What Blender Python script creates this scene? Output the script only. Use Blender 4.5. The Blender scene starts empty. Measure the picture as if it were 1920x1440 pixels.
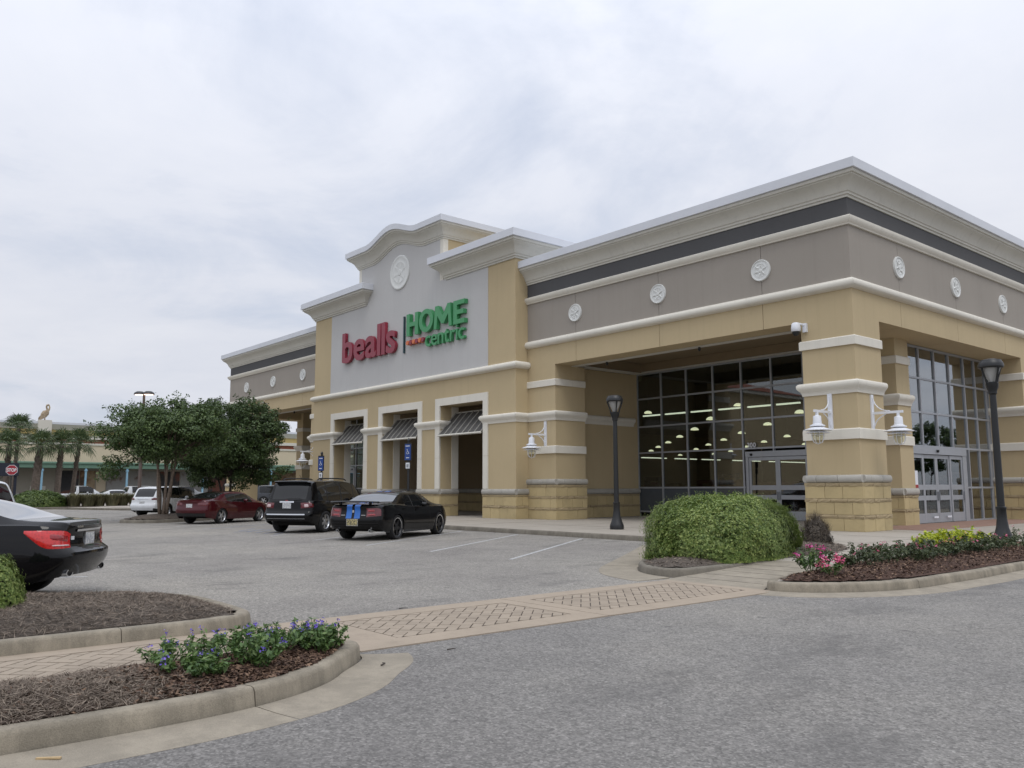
import bpy, math, random
from mathutils import Vector, Matrix
import numpy as np
R = math.radians
PI = math.pi
sc = bpy.context.scene
COL = sc.collection
rnd = random.Random(7)

# ------------------------------------------------------------------ camera
CAM = Vector((13.264, -25.599, 1.55))
YAW, PITCH, ROLL, FPX = R(40.174), R(7.035), R(-0.168), 1575.2
_a = PI - YAW
_F = Vector((math.cos(_a) * math.cos(PITCH), math.sin(_a) * math.cos(PITCH), math.sin(PITCH)))
_R = Vector((math.sin(_a), -math.cos(_a), 0))
_U = _R.cross(_F)
_R2 = _R * math.cos(ROLL) + _U * math.sin(ROLL)
_U2 = _U * math.cos(ROLL) - _R * math.sin(ROLL)
cam_d = bpy.data.cameras.new('camera')
cam_d.sensor_width = 36
cam_d.lens = FPX / 1920 * 36
cam_d.clip_start = 0.1
cam_d.clip_end = 3000
cam = bpy.data.objects.new('camera', cam_d)
COL.objects.link(cam)
cam.matrix_world = Matrix(((_R2.x, _U2.x, -_F.x, CAM.x), (_R2.y, _U2.y, -_F.y, CAM.y), (_R2.z, _U2.z, -_F.z, CAM.z), (0, 0, 0, 1)))
sc.camera = cam

# ------------------------------------------------------------------ render look
sc.render.engine = 'CYCLES'
sc.cycles.use_denoising = True
sc.cycles.max_bounces = 8
sc.cycles.transparent_max_bounces = 12
sc.cycles.sample_clamp_indirect = 4
sc.view_settings.view_transform = 'Standard'
sc.view_settings.look = 'None'
sc.view_settings.gamma = 1
sc.view_settings.use_curve_mapping = False
sc.view_settings.exposure = 0.0

# ------------------------------------------------------------------ sky: overcast cloud deck over a Nishita sky
SUN_EL, SUN_AZ = R(58), R(25)      # azimuth measured from +X towards -Y
sun_dir = Vector((math.cos(SUN_EL) * math.cos(SUN_AZ), -math.cos(SUN_EL) * math.sin(SUN_AZ), math.sin(SUN_EL)))
w = bpy.data.worlds.new('World')
sc.world = w
w.use_nodes = True
nt = w.node_tree
nt.nodes.clear()
def wn(t, **k):
    n = nt.nodes.new(t)
    for a, v in k.items(): setattr(n, a, v)
    return n
out = wn('ShaderNodeOutputWorld')
bg = wn('ShaderNodeBackground')
bg.inputs['Strength'].default_value = 0.109
nt.links.new(bg.outputs[0], out.inputs[0])
sky = wn('ShaderNodeTexSky', sky_type='NISHITA')
sky.sun_disc = False
sky.sun_elevation = SUN_EL
sky.sun_rotation = math.atan2(sun_dir.x, sun_dir.y)
sky.dust_density = 2.0
tc = wn('ShaderNodeTexCoord')
sep = wn('ShaderNodeSeparateXYZ')
nt.links.new(tc.outputs['Generated'], sep.inputs[0])
def wm(op, a, b=None, c=None, clamp=False):
    n = wn('ShaderNodeMath', operation=op)
    n.use_clamp = clamp
    for i, v in enumerate((a, b, c)):
        if v is None: continue
        if isinstance(v, (int, float)): n.inputs[i].default_value = v
        else: nt.links.new(v, n.inputs[i])
    return n.outputs[0]
zc = wm('MAXIMUM', sep.outputs['Z'], 0.0)
den = wm('ADD', zc, 0.16)
px = wm('DIVIDE', sep.outputs['X'], den)
py = wm('DIVIDE', sep.outputs['Y'], den)
cmb = wn('ShaderNodeCombineXYZ')
nt.links.new(px, cmb.inputs[0]); nt.links.new(py, cmb.inputs[1])
def wnoise(scale, detail, rough, dist=0.0, off=(0, 0, 0)):
    mp = wn('ShaderNodeMapping')
    mp.inputs['Location'].default_value = off
    nt.links.new(cmb.outputs[0], mp.inputs[0])
    n = wn('ShaderNodeTexNoise')
    n.inputs['Scale'].default_value = scale
    n.inputs['Detail'].default_value = detail
    n.inputs['Roughness'].default_value = rough
    n.inputs['Distortion'].default_value = dist
    nt.links.new(mp.outputs[0], n.inputs['Vector'])
    return n.outputs[0]
n1 = wnoise(0.55, 7, 0.55, 0.6, (3.1, 1.7, 0))
n2 = wnoise(1.6, 8, 0.6, 0.4, (7.7, 2.2, 4))
mixn = wm('ADD', wm('MULTIPLY', n1, 0.65), wm('MULTIPLY', n2, 0.35))
rampc = wn('ShaderNodeValToRGB')
cr = rampc.color_ramp
cr.elements[0].position = 0.33; cr.elements[0].color = (0.60, 0.66, 0.795, 1)
cr.elements[1].position = 0.66; cr.elements[1].color = (0.845, 0.86, 0.92, 1)
e = cr.elements.new(0.49); e.color = (0.74, 0.77, 0.855, 1)
nt.links.new(mixn, rampc.inputs[0])
# an overcast deck is brighter overhead than at the horizon
elev = wm('ADD', 0.85, wm('MULTIPLY', wm('MULTIPLY', zc, zc), 1.1))
sclc = wn('ShaderNodeVectorMath', operation='SCALE')
nt.links.new(rampc.outputs[0], sclc.inputs[0])
nt.links.new(wm('MULTIPLY', elev, 10.0), sclc.inputs['Scale'])
cover = wm('MULTIPLY_ADD', mixn, 1.6, 0.22, clamp=True)
mx = wn('ShaderNodeMix', data_type='RGBA')
nt.links.new(cover, mx.inputs['Factor'])
nt.links.new(sky.outputs[0], mx.inputs[6])
nt.links.new(sclc.outputs[0], mx.inputs[7])
nt.links.new(mx.outputs[2], bg.inputs['Color'])

sun_l = bpy.data.lights.new('sun', 'SUN')
sun_l.energy = 0.9
sun_l.angle = R(25)
sun_l.color = (1.0, 0.96, 0.9)
sun_o = bpy.data.objects.new('sun', sun_l)
COL.objects.link(sun_o)
sun_o.rotation_euler = (-sun_dir).to_track_quat('-Z', 'Y').to_euler()

# ------------------------------------------------------------------ helpers
class MB:
    def __init__(s): s.v = []; s.f = []
    def add(s, vs, fs):
        o = len(s.v); s.v.extend([tuple(p) for p in vs]); s.f.extend([tuple(i + o for i in f) for f in fs]); return s
    def box(s, x0, x1, y0, y1, z0, z1):
        if x0 > x1: x0, x1 = x1, x0
        if y0 > y1: y0, y1 = y1, y0
        if z0 > z1: z0, z1 = z1, z0
        return s.add([(x0, y0, z0), (x1, y0, z0), (x1, y1, z0), (x0, y1, z0), (x0, y0, z1), (x1, y0, z1), (x1, y1, z1), (x0, y1, z1)],
                     [(0, 3, 2, 1), (4, 5, 6, 7), (0, 1, 5, 4), (1, 2, 6, 5), (2, 3, 7, 6), (3, 0, 4, 7)])
    def prism(s, poly, z0, z1, bottom=True):
        n = len(poly)
        ar = sum(poly[i][0] * poly[(i + 1) % n][1] - poly[(i + 1) % n][0] * poly[i][1] for i in range(n))
        if ar < 0: poly = poly[::-1]
        vs = [(p[0], p[1], z0) for p in poly] + [(p[0], p[1], z1) for p in poly]
        fs = [tuple(range(n, 2 * n))] + [(i, (i + 1) % n, n + (i + 1) % n, n + i) for i in range(n)]
        if bottom: fs.append(tuple(range(n - 1, -1, -1)))
        return s.add(vs, fs)
    def prism_y(s, poly, y0, y1):          # polygon in (x, z), extruded along y
        n = len(poly)
        if y0 > y1: y0, y1 = y1, y0
        ar = sum(poly[i][0] * poly[(i + 1) % n][1] - poly[(i + 1) % n][0] * poly[i][1] for i in range(n))
        if ar < 0: poly = poly[::-1]
        vs = [(p[0], y0, p[1]) for p in poly] + [(p[0], y1, p[1]) for p in poly]
        fs = [tuple(range(n)), tuple(range(2 * n - 1, n - 1, -1))] + [(i, n + i, n + (i + 1) % n, (i + 1) % n) for i in range(n)]
        return s.add(vs, fs)
    def grid(s, pts, closed_u=False, closed_v=False, flip=False):   # pts[u][v]
        nu, nv = len(pts), len(pts[0])
        fs = []
        for i in range(nu if closed_u else nu - 1):
            for j in range(nv if closed_v else nv - 1):
                a, b = i * nv + j, ((i + 1) % nu) * nv + j
                c, d = ((i + 1) % nu) * nv + (j + 1) % nv, i * nv + (j + 1) % nv
                fs.append((a, d, c, b) if flip else (a, b, c, d))
        return s.add([p for r in pts for p in r], fs)
    def tube(s, path, r, n=8, cap=True):
        path = [Vector(p) for p in path]
        rs = r if isinstance(r, (list, tuple)) else [r] * len(path)
        rings = []
        ref = None
        for i, p in enumerate(path):
            t = (path[min(i + 1, len(path) - 1)] - path[max(i - 1, 0)]).normalized()
            if ref is None:
                ref = Vector((0, 0, 1)) if abs(t.z) < 0.9 else Vector((1, 0, 0))
            a = (ref - t * ref.dot(t)).normalized(); b = t.cross(a); ref = a
            rings.append([p + (a * math.cos(2 * PI * k / n) + b * math.sin(2 * PI * k / n)) * rs[i] for k in range(n)])
        s.grid(rings, closed_v=True)
        if cap:
            o = len(s.v) - n * len(path)
            s.f.append(tuple(o + k for k in range(n))); e_ = o + n * (len(path) - 1)
            s.f.append(tuple(e_ + k for k in range(n - 1, -1, -1)))
        return s
    def lathe(s, prof, c=(0, 0, 0), n=24, axis='z'):     # prof: (radius, height)
        rings = []
        for k in range(n):
            a = 2 * PI * k / n; ca, sa = math.cos(a), math.sin(a)
            if axis == 'z': rings.append([(c[0] + r * ca, c[1] + r * sa, c[2] + h) for r, h in prof])
            elif axis == 'y': rings.append([(c[0] + r * ca, c[1] + h, c[2] + r * sa) for r, h in prof])
            else: rings.append([(c[0] + h, c[1] + r * ca, c[2] + r * sa) for r, h in prof])
        return s.grid(rings, closed_u=True, flip=(axis == 'y'))
    def sweep(s, path, prof, caps=True):
        # path: plan points (x, y) or (x, y, dz); outward is to the right of travel; prof: (out, z)
        n = len(path); rings = []
        for i in range(n):
            p = Vector(path[i][:2]); dz = path[i][2] if len(path[i]) > 2 else 0
            d0 = (p - Vector(path[i - 1][:2])).normalized() if i > 0 else None
            d1 = (Vector(path[i + 1][:2]) - p).normalized() if i < n - 1 else None
            if d0 is None: d0 = d1
            if d1 is None: d1 = d0
            n0, n1_ = Vector((d0.y, -d0.x)), Vector((d1.y, -d1.x))
            m = (n0 + n1_)
            m = m / max(1e-6, m.dot(n0)) if m.length > 1e-4 else n0
            rings.append([(p.x + m.x * o, p.y + m.y * o, z + dz) for o, z in prof])
        s.grid(rings, closed_v=True)
        if caps:
            k = len(prof); o = len(s.v) - k * n
            s.f.append(tuple(o + j for j in range(k))); e_ = o + k * (n - 1)
            s.f.append(tuple(e_ + j for j in range(k - 1, -1, -1)))
        return s

def origin_of(o):
    p = Vector((0, 0, 0))
    while o is not None: p += o.location; o = o.parent
    return p
def obj(name, mb, mat, parent=None, smooth=False, local=False, recalc=True, sharp=40):
    me = bpy.data.meshes.new(name)
    me.from_pydata(mb.v, [], mb.f)
    if recalc:
        import bmesh
        bm = bmesh.new(); bm.from_mesh(me)
        bmesh.ops.recalc_face_normals(bm, faces=bm.faces[:])
        bm.to_mesh(me); bm.free()
    for m in (mat if isinstance(mat, (list, tuple)) else [mat]): me.materials.append(m)
    if parent is not None and not local:
        o = origin_of(parent); me.transform(Matrix.Translation(-o))
    if smooth:
        me.polygons.foreach_set('use_smooth', [True] * len(me.polygons))
        if sharp: me.set_sharp_from_angle(angle=R(sharp))
    ob = bpy.data.objects.new(name, me)
    COL.objects.link(ob)
    if parent is not None: ob.parent = parent
    return ob
def tag(o, label=None, cat=None, group=None, kind=None):
    if label: o['label'] = label
    if cat: o['category'] = cat
    if group: o['group'] = group
    if kind: o['kind'] = kind
    return o
def thing(name, label, cat, loc=(0, 0, 0), rz=0, group=None):
    o = bpy.data.objects.new(name, None)
    o.empty_display_size = 0.2
    COL.objects.link(o)
    o.location = loc; o.rotation_euler = (0, 0, rz)
    return tag(o, label, cat, group)
def struct(name, mb, mat, label=None, **k):
    return tag(obj(name, mb, mat, **k), label, None, None, 'structure')
def kids(o): return [c for c in bpy.data.objects if c.parent == o]
def copy_tree(o, parent=None):
    c = o.copy(); COL.objects.link(c); c.parent = parent
    for ch in kids(o): copy_tree(ch, c)
    return c
def crv(pts):
    """monotone cubic through (x, y) points"""
    xs = [p[0] for p in pts]; ys = [p[1] for p in pts]; n = len(xs)
    d = [(ys[i + 1] - ys[i]) / (xs[i + 1] - xs[i]) for i in range(n - 1)]
    m = [d[0]] + [0 if d[i - 1] * d[i] <= 0 else (d[i - 1] + d[i]) / 2 for i in range(1, n - 1)] + [d[-1]]
    for i in range(n - 1):
        if d[i] == 0: m[i] = m[i + 1] = 0
        else:
            a, b = m[i] / d[i], m[i + 1] / d[i]
            q = a * a + b * b
            if q > 9:
                t = 3 / math.sqrt(q); m[i] = t * a * d[i]; m[i + 1] = t * b * d[i]
    def f(x):
        if x <= xs[0]: return ys[0]
        if x >= xs[-1]: return ys[-1]
        i = 0
        while x > xs[i + 1]: i += 1
        h = xs[i + 1] - xs[i]; t = (x - xs[i]) / h
        return (2 * t ** 3 - 3 * t ** 2 + 1) * ys[i] + (t ** 3 - 2 * t ** 2 + t) * h * m[i] + (-2 * t ** 3 + 3 * t ** 2) * ys[i + 1] + (t ** 3 - t ** 2) * h * m[i + 1]
    return f

# ------------------------------------------------------------------ materials
class NT:
    def __init__(s, name):
        s.m = bpy.data.materials.new(name); s.m.use_nodes = True
        s.t = s.m.node_tree; s.b = s.t.nodes['Principled BSDF']; s.out = s.t.nodes['Material Output']
        s.co = None
    def n(s, t, **k):
        q = s.t.nodes.new(t)
        for a, v in k.items(): setattr(q, a, v)
        return q
    def l(s, a, b): s.t.links.new(a, b)
    def coord(s, kind='Object'):
        if s.co is None: s.co = s.n('ShaderNodeTexCoord')
        return s.co.outputs[kind]
    def geo(s):
        return s.n('ShaderNodeNewGeometry').outputs['Position']
    def noise(s, scale, detail=4, rough=0.55, vec=None, stretch=None, dist=0):
        n = s.n('ShaderNodeTexNoise')
        n.inputs['Scale'].default_value = scale; n.inputs['Detail'].default_value = detail; n.inputs['Roughness'].default_value = rough
        n.inputs['Distortion'].default_value = dist
        v = vec or s.geo()
        if stretch:
            mp = s.n('ShaderNodeMapping'); mp.inputs['Scale'].default_value = stretch; s.l(v, mp.inputs[0]); v = mp.outputs[0]
        s.l(v, n.inputs['Vector'])
        return n.outputs[0]
    def ramp(s, fac, stops):
        r = s.n('ShaderNodeValToRGB'); c = r.color_ramp
        c.elements[0].position, c.elements[0].color = stops[0][0], (*stops[0][1], 1)
        c.elements[1].position, c.elements[1].color = stops[-1][0], (*stops[-1][1], 1)
        for p, k in stops[1:-1]:
            e = c.elements.new(p); e.color = (*k, 1)
        s.l(fac, r.inputs[0]); return r.outputs[0]
    def mix(s, fac, a, b, mode='MIX'):
        m = s.n('ShaderNodeMix', data_type='RGBA', blend_type=mode)
        for i, v in ((0, fac), (6, a), (7, b)):
            if isinstance(v, (int, float)): m.inputs[i].default_value = v
            elif isinstance(v, tuple): m.inputs[i].default_value = (*v, 1)
            else: s.l(v, m.inputs[i])
        return m.outputs[2]
    def math(s, op, a, b=None, clamp=False):
        m = s.n('ShaderNodeMath', operation=op); m.use_clamp = clamp
        for i, v in enumerate((a, b)):
            if v is None: continue
            if isinstance(v, (int, float)): m.inputs[i].default_value = v
            else: s.l(v, m.inputs[i])
        return m.outputs[0]
    def bump(s, h, strength=0.3, dist=0.01):
        b = s.n('ShaderNodeBump'); b.inputs['Strength'].default_value = strength; b.inputs['Distance'].default_value = dist
        s.l(h, b.inputs['Height']); s.l(b.outputs[0], s.b.inputs['Normal']); return b
    def set(s, **k):
        for a, v in k.items():
            i = s.b.inputs[a.replace('_', ' ')]
            if isinstance(v, (int, float)): i.default_value = v
            elif isinstance(v, tuple): i.default_value = (*v, 1) if len(v) == 3 else v
            else: s.l(v, i)
        return s
def hexs(c, k): return tuple(min(1, x * k) for x in c)
M = {}
def plain(name, col, rough=0.6, metal=0.0, var=0.08, vs=3.0, **k):
    t = NT(name)
    n = t.noise(vs, 5, 0.6)
    t.set(Base_Color=t.ramp(n, [(0.3, hexs(col, 1 - var)), (0.7, hexs(col, 1 + var))]), Roughness=rough, Metallic=metal, **k)
    M[name] = t.m
    return t
def stucco(name, col, streak=0.10):
    t = NT(name)
    big = t.noise(0.35, 6, 0.6)
    st = t.noise(1.0, 6, 0.68, stretch=(4.5, 4.5, 0.16)); blot = t.noise(0.9, 6, 0.7)
    fine = t.noise(60, 4, 0.7)
    c = t.ramp(big, [(0.3, hexs(col, 0.93)), (0.7, hexs(col, 1.05))])
    c = t.mix(t.math('MULTIPLY', t.ramp(st, [(0.52, (0, 0, 0)), (0.75, (1, 1, 1))]), streak * 3.4), c, hexs(col, 0.70))
    c = t.mix(t.math('MULTIPLY', t.ramp(blot, [(0.54, (0, 0, 0)), (0.72, (1, 1, 1))]), streak * 2.0), c, hexs(col, 0.80))
    c = t.mix(0.35, c, t.ramp(fine, [(0.3, hexs(col, 0.86)), (0.7, hexs(col, 1.1))]))
    t.set(Base_Color=c, Roughness=0.92)
    t.bump(fine, 0.35, 0.006)
    M[name] = t.m
stucco('stucco_yellow', (0.485, 0.39, 0.237))
stucco('stucco_taupe', (0.315, 0.285, 0.248))
stucco('stucco_grey', (0.50, 0.495, 0.485), 0.06)
stucco('stucco_dark', (0.088, 0.088, 0.091), 0.05)
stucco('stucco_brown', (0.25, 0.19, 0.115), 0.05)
stucco('trim_cream', (0.70, 0.67, 0.59), 0.14)
stucco('cornice_cream', (0.58, 0.565, 0.505), 0.2)
plain('coping', (0.60, 0.62, 0.66), 0.45, 0.0, 0.05, 0.6)
plain('joint_dark', (0.10, 0.09, 0.08), 0.9)
plain('white_paint', (0.74, 0.76, 0.80), 0.4, var=0.04)
plain('medallion', (0.66, 0.67, 0.65), 0.8, var=0.06)
def stone(name, col):
    t = NT(name)
    n = t.noise(2.2, 6, 0.65); f = t.noise(45, 5, 0.7); sp = t.noise(7, 5, 0.6)
    c = t.ramp(n, [(0.28, hexs(col, 0.8)), (0.5, col), (0.72, hexs(col, 1.12))])
    c = t.mix(t.math('MULTIPLY', t.ramp(sp, [(0.58, (0, 0, 0)), (0.75, (1, 1, 1))]), 0.35), c, hexs(col, 0.55))
    oi = t.n('ShaderNodeObjectInfo').outputs['Random']
    c = t.mix(0.45, c, t.mix(oi, hexs(col, 0.82), hexs(col, 1.12)))
    t.set(Base_Color=c, Roughness=0.9); t.bump(f, 0.5, 0.008)
    M[name] = t.m
stone('stone_yellow', (0.475, 0.38, 0.205))
stone('stone_rough', (0.36, 0.285, 0.17))
stone('stone_cap', (0.40, 0.385, 0.345))
def glassy(name, tint, refl=1.0, rough=0.01, ior=1.5):
    t = NT(name); t.t.nodes.remove(t.b)
    tr = t.n('ShaderNodeBsdfTransparent'); tr.inputs[0].default_value = (*tint, 1)
    gl = t.n('ShaderNodeBsdfGlossy'); gl.inputs['Roughness'].default_value = rough; gl.inputs[0].default_value = (refl, refl, refl, 1)
    ge = t.n('ShaderNodeNewGeometry')
    dt = t.n('ShaderNodeVectorMath', operation='DOT_PRODUCT'); t.l(ge.outputs['Normal'], dt.inputs[0]); t.l(ge.outputs['Incoming'], dt.inputs[1])
    f0 = ((ior - 1) / (ior + 1)) ** 2
    sch = t.math('ADD', t.math('MULTIPLY', t.math('POWER', t.math('SUBTRACT', 1.0, t.math('ABSOLUTE', dt.outputs['Value'])), 5.0), 1 - f0), f0, clamp=True)
    mxs = t.n('ShaderNodeMixShader')
    t.l(sch, mxs.inputs[0]); t.l(tr.outputs[0], mxs.inputs[1]); t.l(gl.outputs[0], mxs.inputs[2])
    t.l(mxs.outputs[0], t.out.inputs[0]); M[name] = t.m
glassy('store_glass', (0.54, 0.61, 0.615), 0.95, 0.012, 2.0)
glassy('side_glass', (0.58, 0.64, 0.66), 0.97, 0.012, 3.1)
glassy('lamp_glass', (0.88, 0.86, 0.74), 0.9, 0.08, 1.45)
plain('glass_blind', (0.075, 0.085, 0.095), 0.12, var=0.05)
plain('alu_grey', (0.27, 0.285, 0.31), 0.4, 0.3, 0.05)
plain('alu_light', (0.36, 0.375, 0.40), 0.4, 0.3, 0.05)
plain('black_metal', (0.012, 0.013, 0.014), 0.42, 0.0, 0.15)
plain('dark_void', (0.012, 0.011, 0.010), 0.9)
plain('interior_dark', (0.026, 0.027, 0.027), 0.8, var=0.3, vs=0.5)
plain('louver', (0.08, 0.077, 0.072), 0.7, 0.0, 0.2, 5)
plain('awning_rib', (0.36, 0.35, 0.32), 0.6, 0.0, 0.1, 5)
def emit(name, col, s):
    t = NT(name); t.set(Base_Color=col, Emission_Color=col, Emission_Strength=s); M[name] = t.m
emit('lamp_glow', (1.0, 0.86, 0.55), 2.3)
emit('tube_glow', (1.0, 0.90, 0.66), 2.1)
emit('pole_glow', (1.0, 0.72, 0.6), 2.5)
def asphalt(name, base, contrast=1.0):
    t = NT(name)
    def vor(scale):
        v = t.n('ShaderNodeTexVoronoi'); v.inputs['Scale'].default_value = scale; t.l(t.geo(), v.inputs['Vector'])
        sp = t.n('ShaderNodeSeparateColor'); t.l(v.outputs['Color'], sp.inputs[0]); return v, sp.outputs[0]
    v, r1 = vor(62); v2, r2 = vor(24)
    f = t.noise(140, 3, 0.8); med = t.noise(30, 8, 0.85); big = t.noise(0.16, 6, 0.6); mid = t.noise(1.1, 7, 0.7)
    c = t.ramp(r1, [(0.0, hexs(base, 0.30)), (0.22, hexs(base, 0.55)), (0.5, base), (0.8, hexs(base, 1.35)), (1.0, hexs(base, 2.3))])
    c = t.mix(0.35, c, t.ramp(r2, [(0.1, hexs(base, 0.5)), (0.9, hexs(base, 1.6))]))
    c = t.mix(0.35, c, t.ramp(med, [(0.32, hexs(base, 0.4)), (0.68, hexs(base, 1.7))]))
    c = t.mix(0.85, c, t.ramp(big, [(0.28, (0.38, 0.375, 0.38)), (0.5, (0.50, 0.50, 0.495)), (0.72, (0.61, 0.60, 0.57))]), 'OVERLAY')
    c = t.mix(0.6, c, t.ramp(mid, [(0.25, (0.36, 0.36, 0.36)), (0.5, (0.5, 0.5, 0.5)), (0.75, (0.60, 0.60, 0.59))]), 'OVERLAY')
    st = t.noise(0.55, 7, 0.72, stretch=(1.3, 0.6, 1))
    c = t.mix(t.math('MULTIPLY', t.ramp(st, [(0.54, (0, 0, 0)), (0.68, (1, 1, 1))]), 0.6), c, (0.105, 0.10, 0.095))
    dr = t.noise(3.2, 4, 0.6)
    c = t.mix(t.math('MULTIPLY', t.ramp(dr, [(0.655, (0, 0, 0)), (0.72, (1, 1, 1))]), 0.55), c, (0.07, 0.067, 0.064))
    t.set(Base_Color=c, Roughness=0.9)
    t.bump(t.math('ADD', v.outputs['Distance'], t.math('MULTIPLY', f, 0.6)), 0.8, 0.01)
    M[name] = t.m
asphalt('asphalt', (0.243, 0.228, 0.206))
asphalt('asphalt_lane', (0.195, 0.186, 0.174))
def concrete(name, col, dirt=0.5, scale=1.0):
    t = NT(name)
    a = t.noise(0.8 * scale, 7, 0.65); b = t.noise(5, 6, 0.7); f = t.noise(90, 3, 0.7)
    c = t.ramp(a, [(0.25, hexs(col, 0.78)), (0.5, col), (0.75, hexs(col, 1.1))])
    c = t.mix(t.math('MULTIPLY', t.ramp(b, [(0.5, (0, 0, 0)), (0.78, (1, 1, 1))]), dirt), c, hexs(col, 0.45))
    c = t.mix(0.3, c, t.ramp(f, [(0.3, hexs(col, 0.7)), (0.7, hexs(col, 1.25))]))
    t.set(Base_Color=c, Roughness=0.9); t.bump(t.math('ADD', f, b), 0.35, 0.006)
    M[name] = t.m
concrete('sidewalk', (0.36, 0.325, 0.275), 0.35)
def dirty(name, col, dark, amount):
    t = NT(name)
    a = t.noise(1.1, 8, 0.7); b = t.noise(7, 6, 0.75); f = t.noise(110, 3, 0.7); st = t.noise(3.0, 6, 0.7, stretch=(1, 1, 0.25))
    c = t.ramp(a, [(0.28, hexs(col, 0.72)), (0.5, col), (0.72, hexs(col, 1.18))])
    c = t.mix(t.math('MULTIPLY', t.ramp(st, [(0.40, (0, 0, 0)), (0.60, (1, 1, 1))]), amount), c, dark)
    c = t.mix(t.math('MULTIPLY', t.ramp(b, [(0.52, (0, 0, 0)), (0.70, (1, 1, 1))]), amount * 0.7), c, hexs(dark, 0.7))
    c = t.mix(0.35, c, t.ramp(f, [(0.3, hexs(col, 0.6)), (0.7, hexs(col, 1.35))]))
    t.set(Base_Color=c, Roughness=0.92); t.bump(t.math('ADD', f, b), 0.5, 0.008)
    M[name] = t.m
dirty('kerb', (0.30, 0.262, 0.20), (0.10, 0.088, 0.066), 0.75)
dirty('kerb_dark', (0.20, 0.18, 0.145), (0.075, 0.066, 0.052), 0.7)
dirty('gutter', (0.31, 0.272, 0.212), (0.16, 0.142, 0.112), 0.6)
concrete('crossing', (0.335, 0.275, 0.21), 0.45, 1.5)
stone('paver', (0.315, 0.26, 0.20))
plain('paver_joint', (0.07, 0.057, 0.045), 0.95, var=0.6, vs=4)
def worn(name, col, lo=0.42, hi=0.6):
    t = NT(name); n = t.noise(14, 6, 0.75)
    c = t.mix(t.ramp(n, [(lo, (0, 0, 0)), (hi, (1, 1, 1))]), col, (0.24, 0.24, 0.24))
    t.set(Base_Color=c, Roughness=0.8); M[name] = t.m
worn('line_white', (0.52, 0.52, 0.51))
worn('line_blue', (0.09, 0.14, 0.30), 0.35, 0.55)
def soil(name, stops, sc_=30):
    t = NT(name); n = t.noise(sc_, 6, 0.75); f = t.noise(120, 3, 0.7)
    t.set(Base_Color=t.ramp(n, stops), Roughness=0.95); t.bump(t.math('ADD', n, f), 0.9, 0.02); M[name] = t.m
soil('mulch_bark', [(0.3, (0.03, 0.014, 0.009)), (0.5, (0.075, 0.036, 0.022)), (0.7, (0.15, 0.08, 0.05))])
soil('mulch_straw', [(0.3, (0.05, 0.038, 0.030)), (0.5, (0.11, 0.088, 0.07)), (0.7, (0.20, 0.165, 0.13))])
def leafmat(name, stops, rough=0.55, trans=0.25):
    t = NT(name)
    oi = t.n('ShaderNodeNewGeometry').outputs['Random Per Island']
    n = t.noise(0.9, 4, 0.6)
    fac = t.math('ADD', t.math('MULTIPLY', oi, 0.6), t.math('MULTIPLY', n, 0.4))
    c = t.ramp(fac, stops)
    t.set(Base_Color=c, Roughness=rough)
    tb = t.n('ShaderNodeBsdfTranslucent'); t.l(c, tb.inputs[0])
    ms = t.n('ShaderNodeMixShader'); ms.inputs[0].default_value = trans
    t.l(t.b.outputs[0], ms.inputs[1]); t.l(tb.outputs[0], ms.inputs[2]); t.l(ms.outputs[0], t.out.inputs[0])
    M[name] = t.m
leafmat('leaf_hedge', [(0.15, (0.06, 0.11, 0.02)), (0.5, (0.165, 0.235, 0.05)), (0.85, (0.36, 0.42, 0.13))])
leafmat('leaf_far_hedge', [(0.15, (0.05, 0.085, 0.02)), (0.5, (0.095, 0.15, 0.035)), (0.85, (0.17, 0.22, 0.06))])
leafmat('leaf_tree', [(0.15, (0.032, 0.06, 0.016)), (0.5, (0.065, 0.11, 0.03)), (0.85, (0.125, 0.18, 0.055))], trans=0.15)
leafmat('leaf_tree_b', [(0.15, (0.026, 0.05, 0.014)), (0.5, (0.052, 0.09, 0.025)), (0.85, (0.10, 0.15, 0.046))], trans=0.12)
leafmat('leaf_palm', [(0.15, (0.035, 0.06, 0.025)), (0.5, (0.07, 0.11, 0.04)), (0.85, (0.13, 0.17, 0.07))])
leafmat('leaf_flower', [(0.15, (0.04, 0.09, 0.022)), (0.5, (0.09, 0.165, 0.042)), (0.85, (0.18, 0.26, 0.08))])
leafmat('leaf_dusky', [(0.15, (0.035, 0.05, 0.022)), (0.5, (0.07, 0.095, 0.04)), (0.85, (0.13, 0.15, 0.07))])
leafmat('leaf_lime', [(0.15, (0.22, 0.30, 0.02)), (0.5, (0.42, 0.48, 0.03)), (0.85, (0.58, 0.60, 0.06))])
leafmat('leaf_lime_far', [(0.15, (0.16, 0.19, 0.02)), (0.5, (0.28, 0.30, 0.03)), (0.85, (0.40, 0.40, 0.06))])
leafmat('leaf_grass', [(0.15, (0.09, 0.095, 0.045)), (0.5, (0.16, 0.155, 0.08)), (0.85, (0.27, 0.24, 0.14))])
leafmat('leaf_dry', [(0.15, (0.045, 0.036, 0.028)), (0.5, (0.10, 0.08, 0.06)), (0.85, (0.16, 0.13, 0.10))])
leafmat('petal_purple', [(0.15, (0.08, 0.05, 0.35)), (0.5, (0.16, 0.10, 0.55)), (0.85, (0.28, 0.19, 0.68))])
leafmat('petal_pink', [(0.15, (0.55, 0.05, 0.16)), (0.5, (0.72, 0.14, 0.28)), (0.85, (0.85, 0.30, 0.42))])
leafmat('petal_magenta', [(0.15, (0.40, 0.02, 0.14)), (0.5, (0.55, 0.04, 0.24)), (0.85, (0.70, 0.20, 0.45))])
leafmat('petal_white', [(0.15, (0.55, 0.55, 0.5)), (0.5, (0.65, 0.65, 0.6)), (0.85, (0.75, 0.75, 0.7))])
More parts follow.
